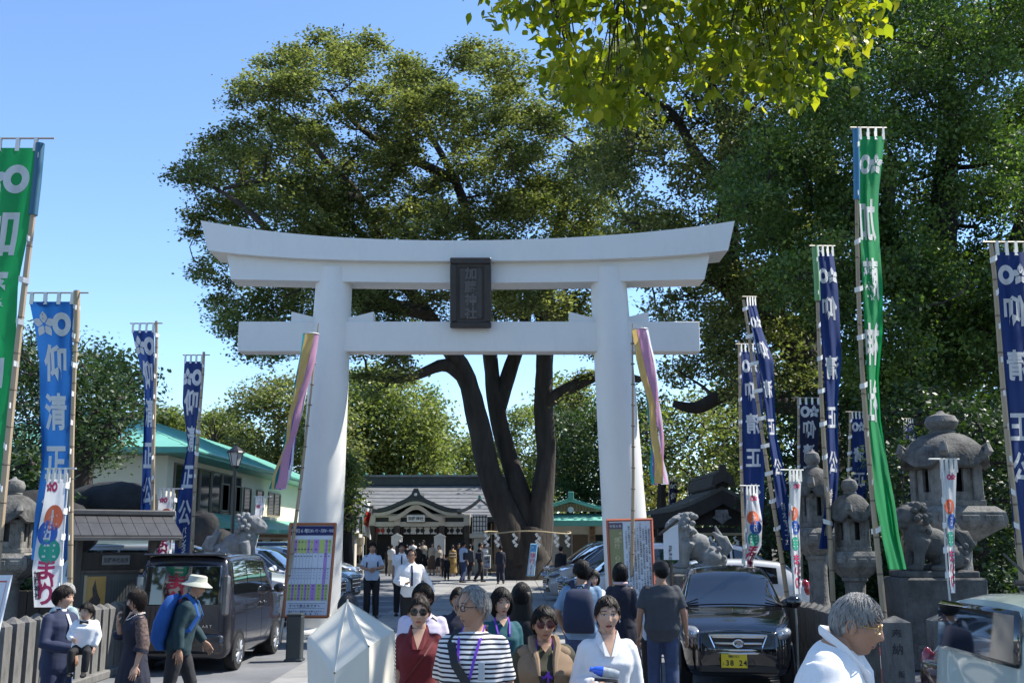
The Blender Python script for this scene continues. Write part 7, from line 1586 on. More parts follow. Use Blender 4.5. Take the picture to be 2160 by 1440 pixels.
        for sx in (-1,1): g.add([up((sx*.012,-.078,1.405)), up((sx*.062,-.078,1.375)), up((sx*.078,-.035,1.435)), up((sx*.060,.02,1.475)), up((0.0,.075,1.485)), up((sx*.045,-.03,1.47)), up((0,.066,1.455))], [(0,1,2,5),(2,3,5),(3,4,6,5)])
        g.build('collar', top, t)
    info = dict(t=t, s=s, up=up, hc=hc, HM=HM, P=P, fy=fy, rings=rings, b=b)
    def tf(xx, zz, off=.03):   # point just in front of the chest
        r_ = itp([(a[0], a[1], a[2], a[3]) for a in rings], zz); ry = r_[1]+.016; rx_ = r_[0]+.016; q = max(.05, 1-(abs(xx)/rx_)**2.4)**.45; return up((xx, r_[2]-ry*q-off+.02, zz))
    def tb(xx, zz, off=.03):
        r_ = itp([(a[0], a[1], a[2], a[3]) for a in rings], zz); ry = r_[1]+.016; rx_ = r_[0]+.016; q = max(.05, 1-(abs(xx)/rx_)**2.4)**.45; return up((xx, r_[2]+ry*q+off-.02, zz))
    info['tf'] = tf; info['tb'] = tb
    if eyew:
        mat_l, shp, mf = eyew; 
        for sx in (-1,1):
            N_ = 16; ex, ez = .033*sx, .000; yy = (fy(.03, .0)/sh-.017); rr_ = (.028,.023) if shp == 'sun' else (.022,.017)
            R_ = [(ex+rr_[0]*math.copysign(abs(math.cos(a))**.8,math.cos(a)), ez+rr_[1]*math.copysign(abs(math.sin(a))**.8,math.sin(a))) for a in (2*math.pi*i/N_ for i in range(N_))]; pp = [HM@Vector((a*sh, (yy+abs(a)*.10)*sh, c_*sh))+hc for a, c_ in R_]
            g = MB(); g.add(pp+[HM@Vector((ex*sh,(yy+.0)*sh,ez*sh))+hc], [(i, (i+1)%N_, N_) for i in range(N_)]); 
            if mat_l: g.build('lens', mat_l, t)
            g = MB(); g.tube(pp+[pp[0]], (.0032 if shp == 'sun' else .0024)*sh, 5); g.tube([HM@Vector((sx*.056*sh,(yy+.008)*sh,.006*sh))+hc, HM@Vector((sx*.076*sh,-.03*sh,.006*sh))+hc, HM@Vector((sx*.080*sh,.012*sh,-.0*sh))+hc], .0024*sh, 5); g.build('glasses_frame', mf, t)
        g = MB(); g.tube([HM@Vector((-.011*sh,yy*sh,.004*sh))+hc, HM@Vector((.011*sh,yy*sh,.004*sh))+hc], .0028*sh, 5); g.build('glasses_bridge', mf, t)
    return info
JOIN = []
def ribbon(name, pts, w_, mat, par, nrm=(0,-1,0)):
    g = MB(); P_ = [Vector(p) for p in pts]; out = []
    for sub in range(len(P_)-1):
        for j in range(4): out.append(P_[sub].lerp(P_[sub+1], j/4))
    out.append(P_[-1]); V = []
    for i, p in enumerate(out):
        t_ = (out[min(i+1,len(out)-1)]-out[max(i-1,0)]).normalized(); sd_ = t_.cross(Vector(nrm)).normalized()*w_/2; nn = Vector(nrm)*.0035; V += [p-sd_+nn, p+sd_+nn, p+sd_-nn, p-sd_-nn]
    n_ = len(out); g.add(V, [(i*4+j, i*4+(j+1)%4, (i+1)*4+(j+1)%4, (i+1)*4+j) for i in range(n_-1) for j in range(4)]+[(3,2,1,0), tuple((n_-1)*4+j for j in range(4))]); return g.build(name, mat, par)
def lanyard(I, zend=1.02, card=m_card, dx=0., cw=.075, chh=.105):
    tf, up, t, s = I['tf'], I['up'], I['t'], I['s']
    for sx in (-1,1): ribbon('lanyard', [up((sx*.058,.02,1.475)), tf(sx*.062,1.40), tf(sx*.05,1.32), tf(sx*.028+dx*.5,1.22), tf(dx,zend+.10)], .014*s, m_purp, t)
    ribbon('lanyard', [tf(dx,zend+.11), tf(dx,zend)], .014*s, m_purp, t); g = MB(); g.cbox(tf(dx,zend-.01), (.014*s,.012*s,.03*s), .003); g.build('clip', m_rod, t)
    if card: g = MB(); g.cbox(tf(dx,zend-.02-chh*.5,.04), (cw*s,.006*s,chh*s), .003); g.build('card', card, t)
def ppos(px, py, D): return W(px, py, D).x
def H_of(py, D): return W(1080, py, D).z
def at_(px, pyh, D): p = W(px, pyh, D); return p.x, D, p.z
# --- woman in red with sunglasses
x, y, h = at_(885, 1253, 7.8); I = person('woman in dark red shirt dress with black sunglasses beside the white parasol', x, y, h, 2, s_lt, 'f', 'bun', h_brn, c_red, c_red, 'half', skirt=.45, look=(0,0), eyew=(m_sun,'sun',m_fr), build=.97, vneck=.13)
ribbon('thin_strap', [I['tf'](.11,1.36,.035), I['tf'](.05,1.27,.035), I['tf'](-.03,1.17,.035), I['tf'](-.11,1.06,.035)], .010, M('dark red strap',(.10,.01,.012),.6,var=0), I['t'])
g = MB(); g.tube([I['tf'](q,1.055,.03) for q in (-.12,-.06,0,.06,.12)], .009, 6); g.build('waist_tie', c_red, I['t'])
for zz in (1.36,1.30,1.24,1.18,1.12): g = MB(); g.ell(I['tf'](.0,zz,.024), (.006,.004,.006), 8, 6); g.build('button', c_red, I['t'])
# --- man behind her, white shirt with black strap
x, y, h = at_(893, 1229, 9.2); I = person('man in pale lilac shirt with a black shoulder strap behind the woman in red', x, y, h, -8, s_mid, 'm', 'short', h_blk, c_pale, c_dgry, 'half', look=(-12,0), build=1.06, vneck=.06)
ribbon('shoulder_strap', [I['tf'](.12,1.40,.03), I['tf'](.02,1.28,.035), I['tf'](-.10,1.12,.035), I['tf'](-.15,1.0,.03)], .055, m_strap, I['t'])
# --- man in striped shirt
x, y, h = at_(1000, 1233, 6.4); I = person('man in navy and white striped shirt with glasses looking to the left', x, y, h, -14, s_mid, 'm', 'balding', h_gry, c_strp, c_dgry, 'half', look=(-44,0), eyew=(None,'opt',m_fr), build=.98, girth=1.12, aged=True, arms=dict(elL=(.195,.03,1.13), elR=(-.195,.03,1.13), wrL=(.21,-.05,.90), wrR=(-.22,-.05,.90)), collar=False)
ribbon('shoulder_strap', [I['up']((-.10,.03,1.455)), I['tf'](-.105,1.38,.035), I['tf'](-.06,1.28,.04), I['tf'](.02,1.16,.045), I['tf'](.10,1.04,.045)], .050, m_strap, I['t'])
lanyard(I, 1.04, None, -.0); g = MB(); g.cbox(I['tf'](-.03,1.00,.05), (.085,.01,.13), .006); g.build('card', M('flowered card',(.20,.42,.48),.4,var=.5,vscale=45), I['t'])
g = MB(); g.cbox(I['tf'](.10,.985,.075), (.21,.09,.13), .03, (0,.25,0)); g.build('waist_bag', m_strap, I['t'], smooth=30)
g = MB(); g.cbox(I['tf'](.045,1.09,.055), (.05,.01,.06), .006, (0,.75,0)); g.build('buckle', M('grey buckle',(.16,.16,.155),.4), I['t'])
g = MB(); g.cbox(I['tf'](.085,1.24,.02), (.042,.006,.10), .012); g.build('clear_badge', M('clear plastic',(.42,.45,.48),.1,var=0), I['t'])
g = MB(); g.tube([I['up']((.072*math.cos(q),.012+.068*math.sin(q),1.445-.02*(1 if math.sin(q)<0 else -.3))) for q in (2*math.pi*i/20 for i in range(21))], .008, 6); g.build('neckband', c_dnavy, I['t'], smooth=True)
# --- woman in teal with lanyard
x, y, h = at_(1057, 1239, 9.0); I = person('woman in dark teal top with purple lanyard and pale blue card', x, y, h, 12, s_lt, 'f', 'bob', h_blk, c_teal, c_dnavy, 'long', look=(8,0), build=.98, collar=False, vneck=.06); lanyard(I, 1.10, m_card, .03, .10, .12)
# --- woman with very long hair, back view
x, y, h = at_(1100, 1229, 9.6); person('woman with very long black hair seen from behind', x, y, h, 178, s_mid, 'f', 'long', h_blk, c_black, c_black, 'long', face=False, skirt=.5)
# --- head peeping behind striped man
x, y, h = at_(968, 1238, 10.4); person('person with dark hair mostly hidden behind the man in stripes', x, y, h, 0, s_mid, 'm', 'short', h_blk, c_dnavy, c_dgry, 'long')
# --- woman in tan vest
x, y, h = at_(1147, 1277, 7.2); I = person('woman in tan quilted vest and olive sleeves with red brown sunglasses', x, y, h, 4, s_mid, 'f', 'short', h_blk, c_olive, c_dgry, 'long', look=(2,0), eyew=(m_sunr,'sun',M('red frame',(.12,.02,.02),.3,var=0)), build=1.15, girth=1.12, collar=False, vneck=.05)
up, tf = I['up'], I['tf']; s_ = I['s']
for sx in (-1,1):
    g = MB(); g.grid(lambda u, v: (lambda zz: up((sx*(lerp(.045+.02*(1.42-zz), itp([(a[0],a[1]) for a in I['rings']],zz)[0]+.018, u)), tf(sx*lerp(.045, itp([(a[0],a[1]) for a in I['rings']],zz)[0]*.98, u), zz, .045).y/s_*1.0+.010*math.sin(zz*60)*.6, zz)))(lerp(1.40,.88,v)), 8, 26); g.build('vest_panel', c_tan, I['t'], smooth=True)
    g = MB(); g.tube([up((sx*.03,.08,1.475)), up((sx*.085,.03,1.465)), up((sx*.09,-.05,1.42)), tf(sx*.065,1.34,.05), tf(sx*.055,1.24,.055)], [.02,.03,.028,.022,.012], 8); g.build('vest_hood_edge', c_tan, I['t'], smooth=True)
    g = MB(); g.ell(up((sx*.128,.004,1.368)), (.078,.082,.062), 14, 10); g.build('vest_shoulder', c_tan, I['t'], smooth=True)
lanyard(I, 1.16, M('white card',(.6,.6,.62),.4,var=0), .01, .10, .10); ribbon('shoulder_strap', [up((-.085,.02,1.475)), tf(-.085,1.38,.06), tf(-.05,1.24,.06), tf(.02,1.08,.06), tf(.06,.96,.06)], .022, m_strap, I['t'])
# --- woman in white shirt with phone and bottle
x, y, h = at_(1280, 1254, 7.0); I = person('woman in white shirt holding a dark phone and a blue capped bottle', x, y, h, 2, s_lt, 'f', 'bun', h_brn, c_white, c_dgry, 'long', look=(0,0), build=1.02, mouth_open=.7, vneck=.12, arms=dict(elR=(-.20,.02,1.13), wrR=(-.125,-.22,1.15), hdR=(1,-.25,.0), pnR=(0,0,1), cuR=.5, elL=(.19,.03,1.12), wrL=(.22,-.03,.88)))
up = I['up']; q0 = up((-.035,-.26,1.19)); g = MB(); g.cbox(q0, (.150,.078,.012), .005, (0,.06,-.12)); tag(g.build('smartphone', m_strap, label='dark smartphone held flat by the woman in the white shirt', cat='phone', loc=(x,y,groundz(y))))
bt = thing('water_bottle','clear water bottle with a blue cap lying across the phone hand','bottle',(x,y,groundz(y))); ba = up((-.105,-.25,1.25)); bb_ = up((.035,-.26,1.225)); dv = (bb_-ba).normalized()
g = MB(); g.tube([ba-dv*.02, ba, ba+dv*.04, ba+dv*.05], [.012,.024,.032,.033], 14); g.tube([ba-dv*.034, ba-dv*.015], .015, 12); g.build('blue_sleeve', M('bottle blue',(.03,.12,.65),.2,var=.1,coat=.5), bt, smooth=True)
g = MB(); g.tube([ba+dv*.05, ba+dv*.12, bb_+dv*.01], [.030,.029,.022], 14); g.build('bottle_body', M('clear pet plastic', (.55,.58,.60), .05, var=.2, vscale=40, trans=.3), bt, smooth=True)
for zz in (1.33,1.25,1.17,1.09,1.01): g = MB(); g.ell(I['tf'](.002,zz,.026), (.005,.004,.005), 8, 6); g.build('button', m_paper, I['t'])
g = MB(); g.b(-.012,.012,-.002,.002,-.2,.2); ribbon('placket', [I['tf'](0,1.38,.022), I['tf'](0,1.2,.022), I['tf'](0,1.0,.022)], .026, c_white, I['t'])
for sx in (-1,1): g = MB(); g.ell(I['HM']@Vector((sx*.080,.0,-.042))+I['hc'], (.004,.004,.008), 8, 6); g.build('earring', m_chr, I['t'])
# --- man with light blue tee and navy backpack (back view)
x, y, h = at_(1226, 1180, 11.9); I = person('man in light blue tee with a navy backpack seen from behind', x, y, h, 168, s_mid, 'm', 'short', h_blk, c_ltblue, c_jean, 'half', look=(30,0), build=1.1, eyew=(None,'opt',m_fr), collar=False, arms=dict(elL=(.27,.0,1.13), wrL=(.24,-.18,.98)), face=True)
def backpack(I, mat, lab, w_=.32, h_=.46, zc=1.17, strap=m_navbag):
    up = I['up']; tb = I['tb']; t0 = I['t']; bp = thing('backpack', lab, 'backpack', tuple(t0.location), t0.rotation_euler[2])
    g = MB(); rr = [(.30,.10,zc-h_*.5),(.34,.17,zc-h_*.42),(.34,.19,zc-h_*.1),(.32,.17,zc+h_*.2),(.27,.13,zc+h_*.42),(.16,.06,zc+h_*.5)]
    g.loft([[up((math.copysign(abs(math.cos(q))**.6,math.cos(q))*a*.5*w_/.32, .125+b_*.55+math.copysign(abs(math.sin(q))**.6,math.sin(q))*b_*.5, zz)) for q in (2*math.pi*j/20 for j in range(20))] for a, b_, zz in rr]); g.build('bag', mat, bp, smooth=60)
    g = MB(); g.loft([[up((math.copysign(abs(math.cos(q))**.6,math.cos(q))*a*.5*w_/.32, .26+math.copysign(abs(math.sin(q))**.6,math.sin(q))*b_*.5, zz)) for q in (2*math.pi*j/16 for j in range(16))] for a, b_, zz in ((.20,.03,zc-.20),(.25,.09,zc-.16),(.25,.09,zc-.02),(.20,.04,zc+.04))]); g.build('front_pocket', mat, bp, smooth=60)
    g = MB(); g.tube([up((-.05,.13,zc+h_*.46)), up((-.03,.16,zc+h_*.56)), up((.03,.16,zc+h_*.56)), up((.05,.13,zc+h_*.46))], .009, 6); g.build('handle', m_strap, bp)
    for sx in (-1,1):
        g = MB(); P_ = [up((sx*.07,.15,zc+h_*.40)), up((sx*.095,.05,1.475)), up((sx*.115,-.06,1.40)), up((sx*.125,-.14,1.28)), up((sx*.16,-.10,1.12)), up((sx*.17,.05,1.02))]; g.tube(P_, .028, 6, flat=.35); g.build('strap', strap, bp)
    return bp
backpack(I, m_navbag, 'navy backpack worn by the man in the light blue tee')
# --- woman in navy dress (back view)
x, y, h = at_(1308, 1187, 12.8); I = person('woman with rounded black hair in a navy dress seen from behind', x, y, h, 180, s_lt, 'f', 'bob', h_blk, c_dnavy, c_dnavy, 'mid', skirt=.45, face=False, build=1.0, collar=False)
g = MB(); g.tube([I['up']((.075*math.cos(q),.01+.065*math.sin(q),1.452)) for q in (2*math.pi*i/16 for i in range(17))], .02, 8); g.build('pink_collar', M('pink cloth',(.5,.35,.36),.8), I['t'], smooth=True)
ribbon('thin_strap', [I['tb'](-.10,1.38), I['tb'](.0,1.25), I['tb'](.10,1.08)], .010, m_strap, I['t'], (0,1,0))
# --- face between them
x, y, h = at_(1250, 1200, 13.6); person('young woman whose face shows between the backpack man and the rules board', x, y, h, 10, s_lt, 'f', 'bob', h_blk, c_white, c_dgry, 'long')
# --- man in grey tee with cap, back view
x, y, h = at_(1393, 1183, 12.3); I = person('man in charcoal tee, blue jeans and black cap seen from behind', x, y, h, 176, s_mid, 'm', 'crop', h_blk, c_grey, c_jean, 'half', look=(20,0), build=1.12, girth=1.08, face=False, collar=False, tuck=False, arms=dict(elL=(.25,.03,1.12), wrL=(.27,-.05,.88), elR=(-.25,.03,1.12), wrR=(-.28,-.04,.88)), legs=dict(knL=(.10,-.06,.48), anL=(.10,-.02,.085), knR=(-.10,.0,.48), anR=(-.10,.10,.10)))
HM, hc = I['HM'], I['hc']; cp = thing('cap','black baseball cap on the man in the charcoal tee','cap',(x,y,groundz(y)),R(176)); g = MB(); g.lathe([(.086,-.0),(.090,.02),(.085,.06),(.06,.09),(.02,.104),(.001,.105)], 24, tuple(hc+HM@Vector((0,.008,.030))), M3=HM@Matrix.Diagonal((1,1.15,1))); g.build('crown', c_black, cp, smooth=50)
g = MB(); g.grid(lambda u, v: tuple(HM@Vector(((u-.5)*.15*(1-.25*v), -.085-.085*v*(1-(2*u-1)**2*.5), .038-.012*v-.02*(2*u-1)**2))+hc), 8, 5); g.grid(lambda u, v: tuple(HM@Vector(((.5-u)*.15*(1-.25*v), -.085-.085*v*(1-(2*u-1)**2*.5), .034-.012*v-.02*(2*u-1)**2))+hc), 8, 5); g.build('brim', c_black, cp)
# --- priest in white robe
x, y, h = at_(1712, 1250, 4.75); I = person('grey haired priest in a white robe and glasses walking to the right', x, y, h+.085, 62, s_mid, 'm', 'crop', h_gry, c_robe, c_robe, 'long', skirt=.15, look=(0,10), lean=12, hunch=.045, build=1.10, aged=True, eyew=(None,'opt',M('gold frame',(.45,.32,.12),.3,metal=.8,var=0)), collar=False, arms=dict(elL=(.26,-.02,1.14), wrL=(.22,-.22,1.0), elR=(-.26,-.02,1.14), wrR=(-.22,-.22,1.0)))
up = I['up']; s_ = I['s']
for sx, o_ in ((1,.0),(-1,.012)):
    g = MB(); g.tube([up((0,.085,1.475)), up((sx*.070,.045,1.470)), up((sx*.078,-.03,1.435)), up((sx*.045,-.105-o_,1.36)), up((-sx*.02,-.145-o_,1.24)), up((-sx*.07,-.150-o_,1.10))], [.022,.026,.028,.030,.032,.03], 8, flat=.4); g.build('robe_collar', c_robe, I['t'], smooth=True)
for sd in 'LR':
    P_ = I['P']; a, b_, c = P_['sh'+sd], P_['el'+sd], P_['wr'+sd]; g = MB(); g.tube([a, a.lerp(b_,.5), b_, b_.lerp(c,.85)], [.09,.11,.14,.17], 16); o = g.build('wide_sleeve', c_robe, I['t']); o['wr'] = 5; o['wa'] = .010; PEND.append((o,'remesh',.014,2,c_robe))
# --- left group
x, y, h = at_(133, 1234, 10.6); I = person('father in a navy suit holding a small child', x, y, h, 66, s_lt, 'm', 'short', h_brn, c_navy, c_navy, 'long', look=(38,0), build=1.0, tuck=False, arms=dict(elL=(.24,-.08,1.12), wrL=(.10,-.34,1.02), hdL=(-.8,-.5,.1), pnL=(0,0,1), cuL=.4, elR=(-.25,-.05,1.12), wrR=(-.06,-.36,1.05), hdR=(.8,-.4,.2), pnR=(0,0,1), cuR=.4))
g = MB(); g.loft([[I['up']((math.cos(q)*.062*k_, .012+math.sin(q)*.060*k_, zz)) for q in (2*math.pi*j/16 for j in range(16))] for k_, zz in ((1.15,1.43),(1.08,1.455),(1.04,1.48))]); g.build('white_collar', c_white, I['t'], smooth=True)
g = MB(); g.add([I['tf'](-.035,1.40,.02), I['tf'](.035,1.40,.02), I['tf'](.0,1.22,.03)], [(0,1,2)]); g.build('shirt_front', c_white, I['t']); ribbon('tie', [I['tf'](0,1.41,.03), I['tf'](0,1.3,.035), I['tf'](0,1.2,.04)], .035, M('silver tie',(.35,.36,.40),.4), I['t'])
fx, fy_ = x, y
cx2, cy2 = fx+.42, fy_-.14; x2, y2, h2 = at_(186, 1276, 10.3)
def child(label, x, y, ztop, yaw):
    k = .50; s_h = .85; I = person(label, x, y, s_h, yaw, s_lt, 'm', 'short', h_blk, c_white, c_black, 'long', look=(-20,0), build=1.15, girth=1.2, z=ztop-s_h, collar=False, hs=1.42, legs=dict(knL=(.14,-.30,.86), anL=(.12,-.30,.50), knR=(-.14,-.30,.86), anR=(-.12,-.30,.50)), arms=dict(elL=(.27,-.05,1.14), wrL=(.24,-.16,.95), elR=(-.26,-.10,1.14), wrR=(-.16,-.22,1.10)))
    g = MB(); g.prism([(-.05,.02),(-.05,-.02),(0,-.008),(.05,-.02),(.05,.02),(0,.008)], -.012, .004, fn=lambda p: I['tf'](0,1.40,.05)+p*.8); g.build('bow_tie', m_strap, I['t']); return I
child('small child in white shirt and black bow tie carried by the father', x2, y2-.02, h2, 5)
x, y, h = at_(292, 1241, 10.9); I = person('woman in dark navy dress with pearl necklace touching her chin', x, y, h, -52, s_lt, 'f', 'bobfringe', h_brn, c_dnavy, c_dnavy, 'mid', skirt=.25, look=(-10,5), build=.96, collar=False, vneck=.09, arms=dict(elR=(-.20,-.08,1.14), wrR=(-.10,-.17,1.33), hdR=(.15,-.1,1), pnR=(.3,.8,0), cuR=1.1, elL=(.21,.02,1.12), wrL=(.22,-.05,.88)))
g = MB(); 
for i in range(40):
    q = 2*math.pi*i/40; dz = -.07*max(0,-math.sin(q))**1.4; g.ell(I['up']((.085*math.cos(q), .005+.080*math.sin(q)-(.035 if math.sin(q)<0 else 0)*-math.sin(q), 1.435+dz)), (.0065,)*3, 6, 4)
g.build('pearl_necklace', M('pearl',(.7,.68,.64),.2,var=0), I['t'], smooth=True)
for sd in 'LR':
    a, b_ = I['P']['sh'+sd], I['P']['el'+sd]; g = MB(); g.tube([a, a.lerp(b_,.5), b_, b_.lerp(I['P']['wr'+sd],.3)], [.062,.064,.066,.07], 14); o = g.build('lace_sleeve', m_lace, I['t'], smooth=True)
    g = MB(); c = b_.lerp(I['P']['wr'+sd],.3); g.tube([c.lerp(b_,.2), c.lerp(I['P']['wr'+sd],.14)], .075, 14); g.build('cuff', c_dnavy, I['t'], smooth=True)
x, y, h = at_(385, 1213, 11.6); I = person('hiker in dark green jacket and bucket hat bending forward with a blue backpack', x, y, h+.02, 98, s_mid, 'm', 'crop', h_gry, c_dgreen, c_dgry, 'long', look=(-8,8), lean=14, build=1.08, face=True, tuck=False, arms=dict(elL=(.25,-.06,1.13), wrL=(.25,-.25,.98)), legs=dict(knL=(.10,-.14,.50), anL=(.10,-.06,.085), knR=(-.10,.06,.49), anR=(-.10,.26,.12)))
HM, hc = I['HM'], I['hc']; bh = thing('bucket_hat','pale grey green bucket hat on the hiker','hat',(x,y,groundz(y)),R(98)); g = MB(); g.lathe([(.150,-.015),(.148,-.010),(.098,.028),(.092,.035),(.085,.088),(.070,.098),(.001,.100)], 28, tuple(hc+HM@Vector((0,0,.025))), M3=HM@Matrix.Diagonal((1,1.12,1))); g.build('hat', c_pale if 0 else m_hat, bh, smooth=40)
bp = backpack(I, m_bluebag, 'bright blue hiking backpack on the hiker', .34, .58, 1.16, m_bluebag)
x, y, h = at_(140, 1229, 11.6); I = person('grey haired man in pale teal shirt and jeans behind the father', x, y, h, 150, s_mid, 'm', 'short', h_gry, c_teal2, c_ljean, 'long', face=False, build=1.05, lean=0, tuck=False)
ribbon('red_strap', [I['tb'](.10,1.42,.03), I['tb'](.03,1.32,.04), I['tb'](-.08,1.2,.04)], .05, M('red strap',(.55,.02,.03),.6,var=0), I['t'], (0,1,0))
# --- guide in white shirt and tie, and the people beyond the gate
def tie_(I, mat, w_=.035): ribbon('tie', [I['tf'](0,1.41,.02), I['tf'](0,1.30,.028), I['tf'](0,1.12,.03), I['tf'](0.0,1.06,.03)], w_, mat, I['t'])
m_tieb = M('navy tie',(.012,.010,.05),.5,var=0)
x, y, h = at_(868, 1156, 19.0); I = person('balding man in white shirt and navy tie holding a paper near the gate', x, y, h, 12, s_mid, 'm', 'balding', h_blk, c_white, c_black, 'long', look=(-10,0), build=1.08, eyew=(None,'opt',m_fr), arms=dict(elR=(-.26,.02,1.13), wrR=(-.16,-.24,1.10), hdR=(.5,-.8,.1), pnR=(0,0,1), elL=(.30,.06,1.14), wrL=(.40,.02,.92))); tie_(I, m_tieb)
g = MB(); g.cbox(I['up']((-.08,-.30,1.14)), (.17,.24,.004), .001, (.6,.2,.3)); g.build('paper', m_paper, label='white paper held by the man in the navy tie', cat='paper', loc=(x,y,0))
x, y, h = at_(786, 1143, 25.5); I = person('man in pale blue shirt with backpack straps standing left of the path', x, y, h, 10, s_mid, 'm', 'short', h_blk, c_paleb, c_black, 'half', arms=dict(elL=(.24,.0,1.14), wrL=(.06,-.22,1.12), elR=(-.24,0,1.14), wrR=(-.06,-.22,1.10)), lo=False)
for sx in (-1,1): ribbon('strap', [I['tf'](sx*.12,1.40), I['tf'](sx*.12,1.25), I['tf'](sx*.13,1.1)], .035, m_navbag, I['t'])
x, y, h = at_(848, 1143, 26.5); I = person('man in white shirt and dark tie half hidden behind the bald man', x, y, h, 6, s_mid, 'm', 'short', h_blk, c_white, c_black, 'half'); tie_(I, m_tieb)
# head behind parasol
x, y, h = at_(733, 1252, 9.5); person('dark haired person behind the top of the white parasol', x, y, h, 160, s_mid, 'm', 'short', M('dark grey hair',(.025,.027,.03),.5,var=.4,vscale=40), c_dgry, c_dgry, 'long', face=False)
x, y, h = at_(1372, 1255, 12.0); person('child in pale shirt between the navy dress and the charcoal tee', W(1372,1255,13.6).x, 13.6, 1.22, 180, s_lt, 'm', 'short', h_blk, c_paleb, c_black, 'half', face=False, lo=True)
walk = lambda k: dict(knL=(.09,-.10*k,.49), anL=(.09,-.12*k+.02,.085), knR=(-.09,.02*k,.48), anR=(-.09,.26*k,.13))
far = [ # px, head py, D, yaw, sex, hair, top, bottom, sleeve, skirt, label
 (978,1141,46,140,'m','short',c_paleb,c_jean,'half',None,'man in pale shirt with a shoulder bag walking away left of the great tree',1),
 (991,1147,48,150,'m','short',c_grey,c_dgry,'long',None,'person in grey close behind the man with the shoulder bag',1),
 (1013,1144,47,100,'m','short',c_black,c_black,'long',None,'man in black walking right of the shoulder bag man',1),
 (1056,1150,45,190,'m','short',c_dnavy,c_dnavy,'long',None,'person in a dark suit reaching to the stand notice',1),
 (943,1172,49,10,'m','short',c_black,c_black,'long',None,'child in black walking on the path',1),
 (936,1168,52,0,'m','short',c_dgry,c_black,'half',None,'small child beside the child in black',1),
 (926,1149,56,0,'f','bob',c_beige,c_black,'long',.5,'person in pale hat and dark skirt before the hall',0),
 (912,1143,57,20,'f','bob',c_beige,c_brown,'long',.3,'woman in beige top and brown skirt before the hall',0),
 (893,1133,58,-10,'f','long',c_beige,c_black,'long',.4,'woman with a pale coat left of the beige woman',0),
 (884,1145,57,170,'m','short',c_black,c_black,'long',None,'person in black seen from behind before the hall',0),
 (871,1137,58,180,'m','short',c_white,c_dgry,'half',None,'person in white before the hall steps',0),
 (858,1148,59,180,'m','short',c_dnavy,c_dgry,'long',None,'person in navy near the left tablet',0),
 (826,1147,55,170,'m','short',c_white,c_beige,'half',None,'person in white top and tan trousers near the hall',0),
 (819,1152,56,170,'f','bob',c_dgry,c_dgry,'long',None,'dark clothed person left of the one in tan trousers',0),
 (843,1135,59,180,'m','short',c_grey,c_dgry,'long',None,'grey haired person at the left tablet',0),
 (968,1145,55,0,'m','short',c_dnavy,c_dgry,'long',None,'person in navy right of the striped kimono',0),
 (1000,1138,58,0,'m','short',c_black,c_black,'long',None,'man in a black suit before the right lantern',0),
 (1023,1146,56,30,'f','bob',c_white,c_beige,'long',.4,'woman in white near the right lantern',0),
 (1030,1142,57,0,'f','bob',c_beige,c_beige,'long',.3,'woman in cream beside the great tree rope',0),
 (955,1148,54,180,'f','bun',c_gold,c_gold,'long',.2,'person in a gold and striped kimono before the hall',0),
 (1183,1150,38,160,'m','short',c_black,c_black,'long',None,'person in black at the raised tailgate',1)]
m_kst = M('kimono stripe', (.5,.5,.5), .7, var=0)
for (px, py, D, yw, sx, hr, tp_, bt_, sl, sk_, lab, det) in far:
    x, y, h = at_(px, py, D); h = max(.9, min(h, 1.82)); fw = (det and not sk_)
    I = person(lab, x, y, h, yw, s_lt if sx == 'f' else s_mid, sx, hr, h_blk if 'grey haired' not in lab else h_gry, tp_, bt_, sl, skirt=sk_, lo=True, face=False, legs=walk(1) if fw else None, collar=False)
    if 'kimono' in lab: 
        for k in range(5): g = MB(); g.tube([I['up']((q, .16, 1.0+k*.08)) for q in (-.16,0,.16)], .015, 4); g.build('obi_stripe', m_paper if k % 2 else m_ink, I['t'])
    if 'shoulder bag' in lab and 'behind' not in lab: g = MB(); g.cbox((-.22,.1,1.15), (.12,.28,.30), .03); g.build('shoulder_bag', c_dnavy, I['t'], label='navy shoulder bag carried by the walking man', cat='bag') if False else g.build('shoulder_bag', c_dnavy, I['t'])
# --- white parasol
ax = W(733,1267,6.7); um = thing('parasol','open white parasol held low, tilted towards the camera at the bottom','parasol',(ax.x,6.8,-.15))
m_um = M('parasol cloth',(.66,.63,.55),.7,var=.03,trans=.12,bump=.05,bscale=20)
ribs = [W(648,1345,6.55),W(706,1418,6.05),W(778,1362,6.08),W(832,1330,6.65),W(800,1330,7.2),W(690,1330,7.2)]
low = [W(652,1520,6.45),W(706,1560,6.05),W(778,1560,6.1),W(834,1520,6.6),W(800,1500,7.2),W(690,1500,7.2)]
n6 = 6
for k in range(n6):
    a, b_ = ribs[k], ribs[(k+1)%n6]; la, lb = low[k], low[(k+1)%n6]
    def S(u, v):
        if v < .5:
            q = v/.5; p = ax.lerp(a.lerp(b_, u), q); sag = -.022*math.sin(math.pi*u)*math.sin(math.pi*q); c = (a+b_)/2; return p+(Vector((ax.x,7,ax.z-.3))-c).normalized()*-sag*.6
        q = (v-.5)/.5; p = a.lerp(b_, u).lerp(la.lerp(lb, u), q); return p+Vector((0,.02*math.sin(math.pi*u),0))
    g = MB(); g.grid(S, 10, 24); g.build('panel', m_um, um, smooth=50, world=True)
    g = MB(); g.tube([ax, ax.lerp(a,.5)+Vector((0,-.004,.004)), a, la], .0022, 5); g.build('rib', m_um, um, world=True)
    g = MB(); g.ell(a+Vector((0,-.006,0)), (.006,)*3, 8, 6); g.build('rib_tip', M('brass tip',(.10,.08,.05),.4), um, world=True)
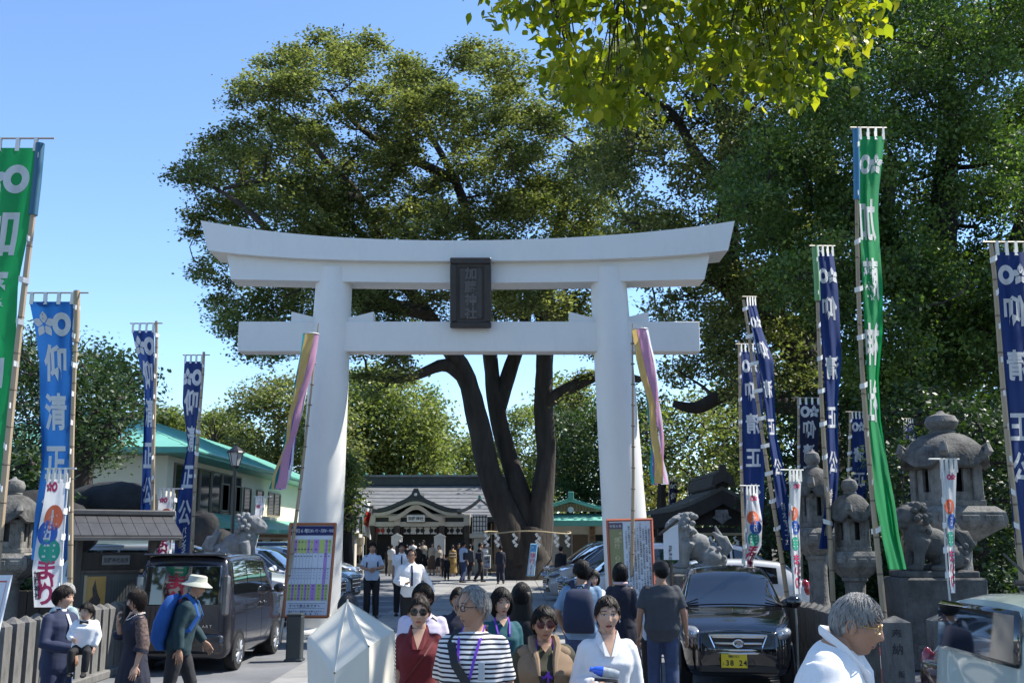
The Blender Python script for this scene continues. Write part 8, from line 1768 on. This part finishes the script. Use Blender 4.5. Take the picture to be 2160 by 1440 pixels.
g = MB(); g.tube([ax+Vector((0,0,.012)), ax, Vector((ax.x+.02,6.9,.8))], [.004,.007,.008], 6); g.build('shaft', m_rod, um, world=True)
for k in range(16):
    p = W(833,1352+k*8,6.62); g = MB(); g.ell(p, (.006,.006,.0075), 6, 4); g.build('lace_scallop', m_um, um, world=True)
# ---------------------------------------------------------------- resolve the remeshed figures and carvings in one pass
def finish():

    for o, kind, vox, sm, mat in PEND:
        if kind == 'remesh':
            r_ = o.modifiers.new('r','REMESH'); r_.mode='VOXEL'; r_.voxel_size=vox
            if sm: s_=o.modifiers.new('s','SMOOTH'); s_.iterations=sm; s_.factor=.5
    dg=bpy.context.evaluated_depsgraph_get(); dg.update()
    for o, kind, vox, sm, mat in PEND:
        me=bpy.data.meshes.new_from_object(o.evaluated_get(dg)); o.modifiers.clear(); old=o.data; o.data=me
        me.materials.clear(); me.materials.append(mat)
        if 'wr' in o:
            n=len(me.vertices); co_=np.empty(n*3); me.vertices.foreach_get('co',co_); co_=co_.reshape(-1,3); nr=np.empty(n*3); me.vertices.foreach_get('normal',nr); nr=nr.reshape(-1,3)
            d_=(1-2*np.abs(wav(co_*np.array([1,1,1.3]),9,int(o['wr']))))*.30+wav(co_*np.array([1,1,.8]),15,int(o['wr'])+9)*.30+wav(co_*np.array([1,1,1.8]),34,int(o['wr'])+5)*.22-.1; co_+=nr*(d_*o['wa'])[:,None]; me.vertices.foreach_set('co',co_.reshape(-1)); del o['wr']; del o['wa']
        me.polygons.foreach_set('use_smooth',[True]*len(me.polygons)); me.update(); bpy.data.meshes.remove(old)
finish()
def join(bo, ho):   # add head and hands to the body surface: one mesh per person
    a, b = bo.data, ho.data; na, nb = len(a.vertices), len(b.vertices)
    bm = bmesh.new(); bm.from_mesh(a); bm.from_mesh(b); bm.to_mesh(a); bm.free(); a.polygons.foreach_set('use_smooth', [True]*len(a.polygons)); a.update()
    bpy.data.objects.remove(ho); bpy.data.meshes.remove(b)
for bo, ho in JOIN: join(bo, ho)
